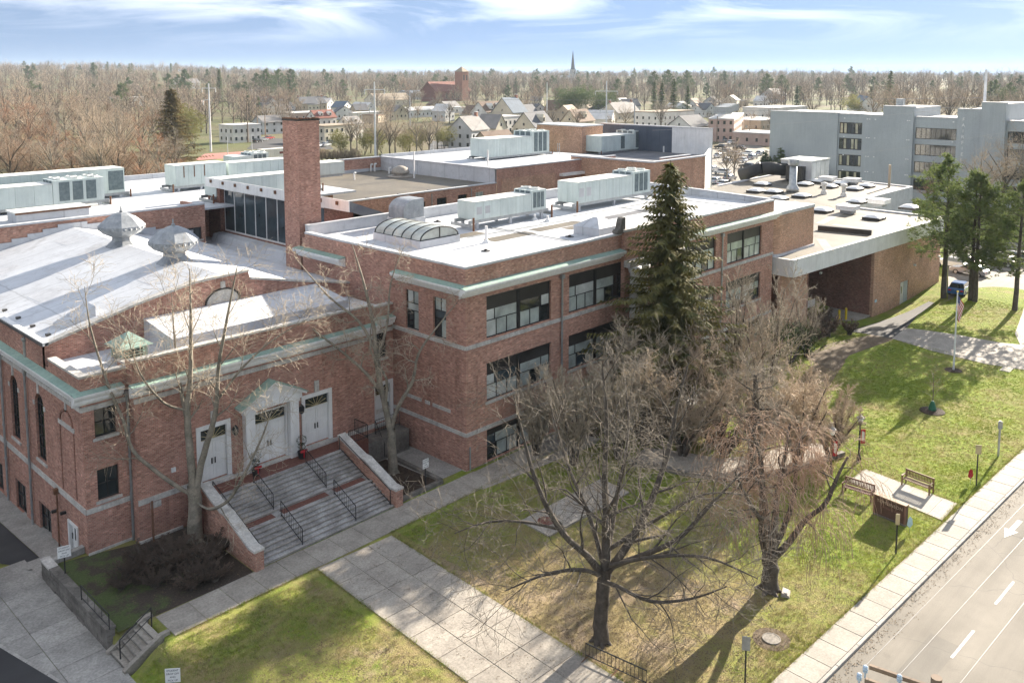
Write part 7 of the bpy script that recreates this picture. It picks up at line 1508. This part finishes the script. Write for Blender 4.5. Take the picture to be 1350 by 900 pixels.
# cars
def make_car(mat):
    t = thing('parked_car', 'x', 'car', (0, 0, 0), 0, 'cars', local=True)
    body = [(-2.2, .35), (2.2, .35), (2.25, .75), (1.9, .9), (1.0, .98), (-1.9, 1.0), (-2.2, .85)]
    MB().prism(body, 'y', -.88, .88).build('body', mat, t)
    cab = MB(); cab.hexa([(-1.9, -.82, .98), (1.0, -.82, .96), (1.0, .82, .96), (-1.9, .82, .98)], [(-1.45, -.68, 1.45), (.25, -.68, 1.45), (.25, .68, 1.45), (-1.45, .68, 1.45)]).build('windows', 'glass', t)
    MB().hexa([(-1.48, -.7, 1.44), (.28, -.7, 1.44), (.28, .7, 1.44), (-1.48, .7, 1.44)], [(-1.3, -.62, 1.52), (.1, -.62, 1.52), (.1, .62, 1.52), (-1.3, .62, 1.52)]).build('roof', mat, t)
    for x_ in (-1.4, 1.4):
        for s in (-1, 1): w = MB().cyl((x_, s*.70, .33), (x_, s*.9, .33), .33, n=12).build('wheel', 'tyre', t); MB().cyl((x_, s*.9, .33), (x_, s*.915, .33), .2, n=10).build('rim', 'galv', w)
    for s in (-1, 1): MB().box(2.18, 2.26, s*.6-.2, s*.6+.2, .62, .78).build('headlight', 'sign_white', t); MB().box(-2.24, -2.17, s*.65-.15, s*.65+.15, .68, .85).build('tail_light', 'red', t)
    return t
CARS = {c: None for c in ('white', 'grey', 'black', 'blue', 'red', 'silver')}
def car(c, px, py, rz, label, group=None):
    p = gp_(px, py); p = (p[0], p[1], p[2]+.06)
    if CARS[c] is None: CARS[c] = o = make_car('car_'+c); o.location = p; o.rotation_euler[2] = R(rz)
    else: o = dup(CARS[c], p, R(rz))
    o['label'] = label
    if group: o['group'] = group
    elif 'group' in o: del o['group']
car('blue', 1265, 388, 5, 'blue car parked behind the pines at the gym wing corner')
for k, (c, x_, y_, rz) in enumerate((('white', 1255, 352, 80), ('silver', 1268, 350, 80), ('grey', 1278, 362, 85), ('white', 1300, 346, 80), ('black', 1318, 350, 82), ('silver', 1335, 345, 80))): car(c, x_, y_, rz, f'{c} car seen between the pine trunks in the right car park', f'{c} cars behind the pines')
rr_ = random.Random(9); cs = ['white', 'grey', 'silver', 'black', 'white', 'silver']
for k, (x_, y_) in enumerate(((948, 208), (956, 202), (967, 206), (975, 198), (984, 205), (960, 214), (976, 214), (992, 210), (1003, 205), (950, 196), (965, 190), (940, 226), (952, 230), (962, 238), (945, 242), (985, 222), (995, 226), (1008, 218), (956, 246), (972, 248))):
    c = cs[k % 6]; car(c, x_, y_, rr_.choice((0, 90, 85, 5)), f'{c} car parked in the lot left of the grey block', f'{c} cars left of the grey block')
car('grey', 954, 187, 85, 'grey car driving in the street by the brick store')
for k, (c, x_, y_) in enumerate((('black', 340, 188), ('grey', 347, 186), ('red', 355, 184), ('white', 420, 194), ('silver', 430, 193), ('black', 436, 190))): car(c, x_, y_, 20, f'{c} car in the far lot '+('left' if x_ < 380 else 'right')+' of the chimney')
for k, (c, x_, y_) in enumerate((('white', 600, 196), ('black', 606, 193), ('silver', 615, 197))): car(c, x_, y_, 10, f'{c} car under the trees by the grey gabled house')
car('black', -52, 760, 88, 'black car at the left edge beside the side pavement')
# poles
def pole(label, px, pyb, pyt, mat, r=.3, arms=(), name='utility_pole'):
    p = gp_(px, pyb); lo, hi = 0, 60
    d = np.array(p)-CAM
    best = min(np.arange(2, 60, .1), key=lambda z: abs((CY-F*((np.array([p[0], p[1], z])-CAM)@up)/((np.array([p[0], p[1], z])-CAM)@fw))-pyt))
    t = thing(name, label, 'utility pole', p, face_cam, local=True); h = best-p[2]
    MB().cyl((0, 0, -.3), (0, 0, h), r, r*.55, 10).build('pole', mat, t)
    for z, w, sty in arms:
        if sty: a = MB().cyl((-w/2, 0, h*z), (w/2, 0, h*z), r*.3, n=6)
        else: a = MB().cyl((-w/2, 0, h*z), (0, 0, h*z+.4), r*.3, n=6)
        a.build('crossarm', mat, t)
        for s in ((-1, 1) if sty else (-1,)): MB().lathe((s*w/2, 0, h*z-1.4), [(.05, 0), (.2, .1), (.1, .3), (.2, .5), (.1, .7), (.2, .9), (.06, 1.4)], 8).build('insulator', 'galv', t)
    return t
pole('pale steel pole with crossarm left of the chimney', 278, 200, 110, 'pole_paint', .38, ((.93, 4.5, 1), (.75, 4, 0)))
pole('pale steel pole with crossarms right of the chimney', 495, 210, 108, 'pole_paint', .36, ((.90, 6, 1), (.66, 3, 0)))
pole('plain grey steel pole standing in the brown thicket', 541, 178, 120, 'pole_grey', .3); pole('thin pale pole above the house cluster', 721, 172, 109, 'pole_paint', .3)
pole('pale steel pole with hanging insulators behind the stage house', 799, 182, 107, 'pole_paint', .4, ((.82, 9, 1), (.5, 5, 0)))
pole('short grey post behind the dark screen', 836, 182, 133, 'pole_grey', .35); pole('tall pale steel pole in front of the grey block', 1291, 262, 92, 'pole_paint', .42, ((.97, .9, 0),))
pole('thin brown pole behind the gym wing', 410, 196, 140, 'pole_wood', .2) if False else None
for k, (x_, b_, t_) in enumerate(((327, 188, 133), (340, 186, 146), (350, 184, 152))): pole(('brown wooden pole before the white flat block', 'brown wooden pole between the far parked cars', 'brown wooden pole nearest the chimney')[k], x_, b_, t_, 'pole_wood', .28)
for k, (x_, b_, t_) in enumerate(((301, 222, 180), (333, 222, 177))): pole(('thin white post at the left end of the far field', 'thin white post in the middle of the far field')[k], x_, b_, t_, 'pole_paint', .12)
for k, (x_, b_, t_) in enumerate(((945, 188, 153), (978, 186, 160), (988, 190, 158), (963, 176, 155))): pole('dark wooden street pole along the store street', x_, b_, t_, 'pole_wood', .25)['group'] = 'street poles along the store street'
# long wires of the town line
za = 30
for k, (y0_, y1_, lb_) in enumerate(((128, 129, 'upper far overhead line crossing the town behind the roofs'), (146, 141, 'lower far overhead line crossing the town behind the roofs'))):
    d0_, d1_ = ray(495, y0_), ray(1300, y1_); wire((CAM+d0_*360, CAM+d1_*200), lb_, 'wire', .05, 1.0, 10)
for k, (q0, q1) in enumerate((((860, 172), (1460, 120)), ((1000, 215), (1460, 150)))):
    wire((CAM+ray(*q0)*150, CAM+ray(*q1)*110), ('upper overhead wire crossing the grey block', 'lower overhead wire crossing the grey block')[k], 'wire_pale', .018, .8, 10)
# ------------------------------------------------------------------ background trees
def bgtree(seed, h, w, m1, m2, dens=1., thin=1.):
    T = Tree(seed); r = T.r; th = h*r.uniform(.16, .28)
    T.limb([(0, 0, -.4), (r.uniform(-.2, .2), r.uniform(-.2, .2), th), (r.uniform(-.5, .5), r.uniform(-.5, .5), h*.55), (r.uniform(-.8, .8), r.uniform(-.8, .8), h*.93)], [h*.021, h*.017, h*.009, .02], 0)
    l1 = []
    for k in range(int(9*dens)):
        a = k*2.4+r.uniform(-.4, .4); z = th*.9+(h*.6-th)*(k/(9*dens)); q = w*r.uniform(.6, 1.)*(1-.35*k/(9*dens)); hh = min(h*.97, z+h*r.uniform(.25, .45))
        l1.append(T.limb([(0, 0, z), (q*.35*math.cos(a), q*.35*math.sin(a), z+(hh-z)*.4), (q*.75*math.cos(a+.15), q*.75*math.sin(a+.15), z+(hh-z)*.75), (q*math.cos(a), q*math.sin(a), hh)], [h*.010, h*.008, h*.005, .02], 1))
    a2 = T.sprout(l1+T.b[:1], int(8*dens), -.36, .5, (25, 60), 2, .018*thin, .14, (.06, .04), 4, .25, .4)
    a3 = T.sprout(a2, int(6*dens), -.5, .55, (25, 60), 3, .014*thin, .16, (.03, .02), 3, .15, .4, .04)
    T.sprout(a3, int(3*dens), -.55, .7, (25, 60), 4, .012*thin, .16, (.02, 0), 2, .2, .3, .02)
    return T.meshes(2, m1, m2)
BG = [bgtree(101, 17, 7, 'bark', 'twig_tan', 1.2), bgtree(102, 15, 6.4, 'bark_dark', 'twig_brown', 1.25), bgtree(103, 18, 7.2, 'bark_pale', 'twig_tan', 1.15), bgtree(104, 14, 6.6, 'bark_dark', 'twig_rust', 1.3), bgtree(105, 16, 5.6, 'bark', 'twig_grey', 1.15)]
PF = [pine(61, 17, 5, 'pine_far', .2, 40, .7, 5), spruce(62, 16, 3.4, 'pine_far', .6, .3, .05, 8, .8, .95)]
CED = spruce(63, 15, 4.6, 'cedar', .8, .22, .05, 11, .55, .8); EV = bush(64, 9, 5, 'pine_far', 1500, .6); OLV = bush(65, 9, 4.5, 'olive', 1200, .55); ARB = spruce(66, 5, 1.3, 'pine_far', .8, .2, .02, 8, .4, .5)
r_ = random.Random(77)
def tree_at(px, py, k, sc, label, group, name='bare_tree', src=BG):
    return plant(name, label, gp_(px, py), src[k], group, 'tree', r_.uniform(0, 6.28), sc)
n_t = 0
for row, (py, n, sc0) in enumerate(((262, 14, .72), (246, 15, .78), (228, 16, .85), (210, 15, .9), (195, 14, .95), (180, 13, 1.))):
    for i in range(n):
        px = -70+ (330-row*4)*(i+r_.uniform(-.4, .4))/n
        if 200 < px < 262 and py > 200 and py < 240: continue
        if px > 262 and py > 212: continue
        k = r_.choice((0, 1, 1, 2, 3, 3, 4)); tree_at(px, py+r_.uniform(-6, 6), k, sc0*r_.uniform(.8, 1.15), 'bare brown woodland tree behind the back wing roof', 'woodland trees behind the back wing')
for px, py, k, sc in ((15, 266, 1, .95), (70, 262, 2, .8), (138, 262, 2, .85), (158, 263, 1, .8)): tree_at(px, py, k, sc, 'bare tree with clear trunk at the near edge of the woodland', 'edge trees behind the rooftop units')
for i in range(26):      # brown scrub at the wood's foot
    px = 150+130*r_.random(); py = 236+14*r_.random(); plant('bare_shrub', 'grey brown bare scrub at the foot of the woodland', gp_(px, py), s1, 'scrub at the foot of the woodland', 'shrub', r_.uniform(0, 6), r_.uniform(.5, .75), ('stems', 'crown'))
plant('cedar_tree', 'dense orange brown cedar standing out of the bare woodland', gp_(229, 216), CED, scale=(2.0, 2.0, 1.45)); plant('evergreen_tree', 'olive green tree just behind the brown cedar', gp_(256, 196), OLV, scale=1.75, parts=('stems', 'crown'))
plant('conifer_tree', 'dark pointed conifer on the skyline left of the pine clump', gp_(290, 138), PF[1], scale=1.8); plant('evergreen_tree', 'dark evergreen right of the skyline conifer', gp_(316, 136), EV, scale=1.9, parts=('stems', 'crown'))
for k, (x_, y_) in enumerate(((352, 135), (368, 134), (384, 133))): plant('pine_tree', 'dark green pine in the clump above the chimney', gp_(x_, y_), PF[0], 'pine clump above the chimney', 'tree', k, 1.7)
for k, (x_, y_, s_) in enumerate(((752, 158, 2.0), (772, 158, 2.2), (790, 157, 1.9))): plant('evergreen_tree', 'rounded deep green tree in the mass behind the peach roofed house', gp_(x_, y_), EV, 'green mass behind the peach roofed house', 'tree', k*2, s_, ('stems', 'crown'))
for k, (x_, y_, s_) in enumerate(((872, 158, 1.3), (888, 158, 1.45), (906, 158, 1.2), (862, 150, 1.3))): plant('conifer_tree', 'dark conifer behind the pale flat office', gp_(x_, y_), PF[1], 'conifers behind the pale office', 'tree', k*2, s_)
for k, (x_, y_, s_) in enumerate(((862, 130, 1.6), (880, 131, 1.7), (905, 130, 1.65), (1010, 135, 1.5), (1030, 134, 1.4), (1310, 150, 1.3), (1330, 152, 1.2))): plant('pine_tree', 'far green pine on the skyline of the right half', gp_(x_, y_), PF[0], 'skyline pines', 'tree', k, s_)
plant('conifer_tree', 'tall pointed conifer on the skyline above the grey block', gp_(1172, 150), PF[1], scale=1.75); plant('conifer_tree', 'smaller conifer left of the tall skyline conifer', gp_(1148, 154), PF[1], scale=1.15); plant('evergreen_tree', 'olive rounded tree behind the dark roofed barn', gp_(1128, 158), OLV, scale=1.6, parts=('stems', 'crown'))
for k in range(15):
    x_ = 1003+5.8*k+r_.uniform(-2, 2); plant('arborvitae', 'green arborvitae in the row at the foot of the grey block', gp_(x_, 246+.5*k), ARB, 'arborvitae row at the grey block', 'tree', k, r_.uniform(1.0, 1.5)*(1.25 if k < 5 else 1))
for k, x_ in enumerate((1150, 1172)): plant('arborvitae', ('lone small conifer against the grey block wall, left one', 'lone small conifer against the grey block wall, right one')[k], gp_(x_, 256), ARB, scale=1.1)
for i in range(16):      # thicket in front of the town
    x_ = 452+140*(i+r_.uniform(-.3, .3))/16; plant('ivy_tree', 'brown thicket tree with green ivy before the white shop range', gp_(x_, 206+r_.uniform(-8, 4)), OLV if i % 3 == 0 else BG[(0, 4, 2)[i % 3]], 'thicket before the shops', 'tree', i, .78 if i % 3 else .95)
for i in range(9):
    x_ = 418+60*i/9; plant('bare_shrub', 'orange brown bare hedge shrub beside the far field', gp_(x_, 213), s3, 'hedge beside the far field', 'shrub', i, .7, ('stems', 'crown'))
for i in range(70):      # street and garden trees between the houses
    x_ = 300+720*r_.random(); y_ = 134+46*r_.random()**1.3
    tree_at(x_, y_, r_.choice((0, 2, 4)), r_.uniform(.55, .9), 'bare garden tree among the town houses', 'garden trees among the town houses')
for i in range(16):
    x_ = 1060+300*r_.random(); y_ = 168+14*r_.random(); tree_at(x_, y_, r_.choice((0, 2, 4)), r_.uniform(1., 1.35), 'bare tree rising behind the grey block', 'trees behind the grey block')
for k, (x_, y_, sc) in enumerate(((958, 240, .55), (968, 236, .6), (1290, 300, .8), (1320, 290, .85), (1345, 285, .9), (1230, 268, .6), (1222, 272, .4))): tree_at(x_, y_, (2, 0, 2, 0, 2, 4, 3)[k], sc, ('bare tree in the lot left of the gym roof' if k < 2 else 'bare tree between the grey block and the pines'), 'lot trees' if k < 2 else 'trees before the grey block')
# far woodland: nobody could count it
FARV = []
fcol = bpy.data.collections.new('woodland_sources')
def joined(ms, nm):
    me = bpy.data.meshes.new(nm); import bmesh
    bm = bmesh.new()
    for k, q in enumerate(ms):
        n0 = len(bm.faces); bm.from_mesh(q); bm.faces.ensure_lookup_table()
        for f_ in bm.faces[n0:]: f_.material_index = k
    bm.to_mesh(me); bm.free()
    for q in ms: me.materials.append(q.materials[0])
    return me
far = [bgtree(201, 17, 6, 'bark', 'twig_far', .8, 2.2), bgtree(202, 16, 6.4, 'bark', 'twig_far', .8, 2.2), bgtree(203, 18, 5.6, 'bark', 'twig_tan', .75, 2.2), bgtree(204, 15, 6., 'bark', 'twig_brown', .8, 2.2), pine(205, 18, 5, 'pine_far', .2, 22, 1.2, 4), spruce(206, 17, 3.6, 'pine_far', .4, .3, .05, 7, 1.2, 1.3)]
for k, q in enumerate(far): o = bpy.data.objects.new(f'a{k}', joined(q, f'far{k}')); fcol.objects.link(o)
pts, vi, rzv, scv = [], [], [], []
for d0_, d1_, n in ((400, 600, 500), (600, 900, 1100), (900, 1400, 2000), (1400, 2200, 2600), (2200, 3400, 2600)):
    for _ in range(n):
        az = R(r_.uniform(-41, 41)); d = math.sqrt(r_.uniform(d0_**2, d1_**2)); a = YAW-az
        x_, y_ = CAM[0]+d*math.cos(a), CAM[1]+d*math.sin(a)
        azd = math.degrees(az)
        if d < 620 and -14 < azd < 34: continue
        if d < 800 and -14 < azd < 16 and r_.random() < .7: continue
        k = r_.choices(range(6), (3, 3, 2, 2, .5, .25) if d > 800 else (3, 3, 2, 2, .25, .15))[0]
        pts.append((x_, y_, hgt(x_, y_))); vi.append(k); rzv.append(r_.uniform(0, 6.28)); scv.append(r_.uniform(.7, 1.15)*r_.choice((.8, 1, 1, 1.25))*(1.1 if d > 900 else .95))
def scatter(name, pts, vi, rzv, scv, coll, label):
    me = bpy.data.meshes.new(name); me.vertices.add(len(pts)); me.vertices.foreach_set('co', np.array(pts, np.float32).ravel())
    for nm, ty, arr in (('vi', 'INT', vi), ('rz', 'FLOAT', rzv), ('sc', 'FLOAT', scv)): me.attributes.new(nm, ty, 'POINT').data.foreach_set('value', np.array(arr, np.int32 if ty == 'INT' else np.float32))
    me.update(); o = link(name, me); tag(o, label, kind='stuff')
    ng = bpy.data.node_groups.new(name, 'GeometryNodeTree'); ng.interface.new_socket('Geometry', in_out='INPUT', socket_type='NodeSocketGeometry'); ng.interface.new_socket('Geometry', in_out='OUTPUT', socket_type='NodeSocketGeometry')
    N = ng.nodes; gi, go = N.new('NodeGroupInput'), N.new('NodeGroupOutput'); ip = N.new('GeometryNodeInstanceOnPoints'); ci = N.new('GeometryNodeCollectionInfo')
    ci.inputs['Collection'].default_value = coll; ci.inputs['Separate Children'].default_value = True; ci.inputs['Reset Children'].default_value = True; ip.inputs['Pick Instance'].default_value = True
    def na(nm, ty): q = N.new('GeometryNodeInputNamedAttribute'); q.data_type = ty; q.inputs['Name'].default_value = nm; return q.outputs[0]
    cx_ = N.new('ShaderNodeCombineXYZ'); Lk = ng.links.new; Lk(na('rz', 'FLOAT'), cx_.inputs[2]); Lk(gi.outputs[0], ip.inputs['Points']); Lk(ci.outputs[0], ip.inputs['Instance']); Lk(na('vi', 'INT'), ip.inputs['Instance Index']); Lk(cx_.outputs[0], ip.inputs['Rotation']); Lk(na('sc', 'FLOAT'), ip.inputs['Scale']); Lk(ip.outputs[0], go.inputs[0])
    md = o.modifiers.new('scatter', 'NODES'); md.node_group = ng; return o
scatter('woodland', pts, vi, rzv, scv, fcol, 'far bare woodland with scattered evergreens reaching to the horizon')
# ------------------------------------------------------------------ grass tufts and fallen leaves on the lawn
gcol = bpy.data.collections.new('grass_sources')
for k, (mt, hh, sp_r, n) in enumerate((('grassblade', .085, .05, 9), ('dryblade', .055, .06, 8), ('leaf_litter', .012, .05, 3))):
    r2 = random.Random(k+1); V_ = []
    for _ in range(n):
        a = r2.uniform(0, 6.28); c = (r2.gauss(0, sp_r), r2.gauss(0, sp_r)); l = hh*r2.uniform(.6, 1.3); b = a+1.57
        if mt == 'leaf_litter': V_ += [(c[0], c[1], .012), (c[0]+.07*math.cos(a), c[1]+.07*math.sin(a), .02), (c[0]+.05*math.cos(b), c[1]+.05*math.sin(b), .03)]
        else: V_ += [(c[0]+.008*math.cos(b), c[1]+.008*math.sin(b), 0), (c[0]+math.cos(a)*l*.6, c[1]+math.sin(a)*l*.6, l), (c[0]-.008*math.cos(b), c[1]-.008*math.sin(b), 0)]
    o = bpy.data.objects.new(f'b{k}', tri_mesh('tuft', V_, mt)); gcol.objects.link(o)
def paved(x, y):
    if -13.9 < x-uw[0]*0+(.042*(-3-y)) < -8.3+.0 and y < -2.9: return True
    if -2.6 < y < 7.6 and x < 0: return True
    if y > -.0 and -1 < x < 42: return True
    if x < -21.5 and y > -3: return True
    if x < 10.4 and -1.5 < x and y > -3.3: return True
    if y < kerb_y(x)+.03: return True
    return False
def inpoly(x, y, poly):
    c = False; n = len(poly)
    for i in range(n):
        a, b = poly[i], poly[i-1]
        if (a[1] > y) != (b[1] > y) and x < (b[0]-a[0])*(y-a[1])/(b[1]-a[1])+a[0]: c = not c
    return c
polys = [pc, bc, arc+inner, [P(*q)[:2] for q in ((1194, 431), (1352, 455), (1352, 488), (1176, 446))], [P(*q)[:2] for q in ((1118, 432), (1225, 392), (1232, 396), (1196, 430), (1176, 446))], [P(*q)[:2] for q in ((1060, 470), (1160, 436), (1178, 447), (1100, 490))]]
gpts, gv, gr_, gs = [], [], [], []
while len(gpts) < 100000:
    x_ = r_.uniform(-23, 70); y_ = r_.uniform(-26.8, -.5) if x_ > -1 else r_.uniform(-26.8, -3)
    dc = math.hypot(x_-CAM[0], y_-CAM[1])
    if r_.random() > min(1, (55/dc)**1.5) or paved(x_, y_): continue
    if any(inpoly(x_, y_, q) for q in polys) or (x_ > 54 and y_ > -5.3): continue
    nvl = mnoise.noise(Vector((x_*.16, y_*.16, 3)))+.4*mnoise.noise(Vector((x_*.7, y_*.7, 9)))+.1-1.1*math.exp(-((x_+5.5)**2+(y_+15.5)**2)*.016)-.25*(x_ < -8)
    if nvl < -.42 and r_.random() < .8:
        if r_.random() < .35: k = 2
        else: continue
    else: k = 0 if nvl > r_.gauss(.02, .25) else 1
    if x_ < 12 and r_.random() < .05: k = 2
    gpts.append((x_, y_, hgt(x_, y_))); gv.append(k); gr_.append(r_.uniform(0, 6.28)); gs.append(r_.uniform(.6, 1.25))
def edge(a, b, n, side, ks=(0, 1, 1)):
    a, b = np.array(a, float), np.array(b, float); d = (b-a)/np.linalg.norm(b-a); m_ = np.array([-d[1], d[0]])*side
    for _ in range(n):
        q_ = a+(b-a)*r_.random()+m_*r_.gauss(.0, .05); gpts.append((q_[0], q_[1], max(0., hgt(*q_))+.01)); gv.append(r_.choice(ks)); gr_.append(r_.uniform(0, 6.28)); gs.append(r_.uniform(.7, 1.3))
w0_ = np.array([-13.3, -2.56]); edge(w0_, w0_+uw*24, 900, 1); w1_ = w0_+np.array([-uw[1], uw[0]])*4.86; edge(w1_, w1_+uw*24, 900, 1); edge((-21, -2.52), (-13.3, -2.5), 350, 1); edge((-8.4, -2.5), (9, -2.2), 600, 1); edge(along(-20, .02), along(60, .02), 2600, 1)
for i in range(len(bc)): edge(bc[i-1], bc[i], 150, 1)
for _ in range(900):      # leaves blown into the gutter
    x_ = r_.uniform(-20, 40); gpts.append((x_, kerb_y(x_)-1.6-abs(r_.gauss(0, .3)), -.095)); gv.append(2); gr_.append(r_.uniform(0, 6.28)); gs.append(r_.uniform(.5, 1.2))
for _ in range(1500):     # leaves on the walks and the bed
    x_, y_ = r_.choice(((r_.uniform(-13, -9), r_.uniform(-20, -3)), (r_.uniform(-22, -15.8), r_.uniform(-.4, 6.4)), (r_.uniform(-5.6, -2.4), r_.uniform(.2, 5)))); gpts.append((x_, y_, .03)); gv.append(2); gr_.append(r_.uniform(0, 6.28)); gs.append(r_.uniform(.4, .9))
scatter('grass', gpts, gv, gr_, gs, gcol, 'short winter grass, dry tufts and fallen leaves on the lawn')
# ------------------------------------------------------------------ haze
hz = MB().box(-5500, 5500, -5500, 5500, -4, 75).build('haze'); tag(hz, kind='stuff'); hz.display_type = 'WIRE'
m = bpy.data.materials.new('haze'); m.use_nodes = True; t = m.node_tree; t.nodes.clear(); vp_ = t.nodes.new('ShaderNodeVolumePrincipled'); ou = t.nodes.new('ShaderNodeOutputMaterial')
vp_.inputs['Density'].default_value = HAZE; vp_.inputs['Color'].default_value = (.72, .86, 1, 1); vp_.inputs['Anisotropy'].default_value = 0; lk(t, vp_.outputs[0], ou.inputs['Volume']); hz.data.materials.append(m)
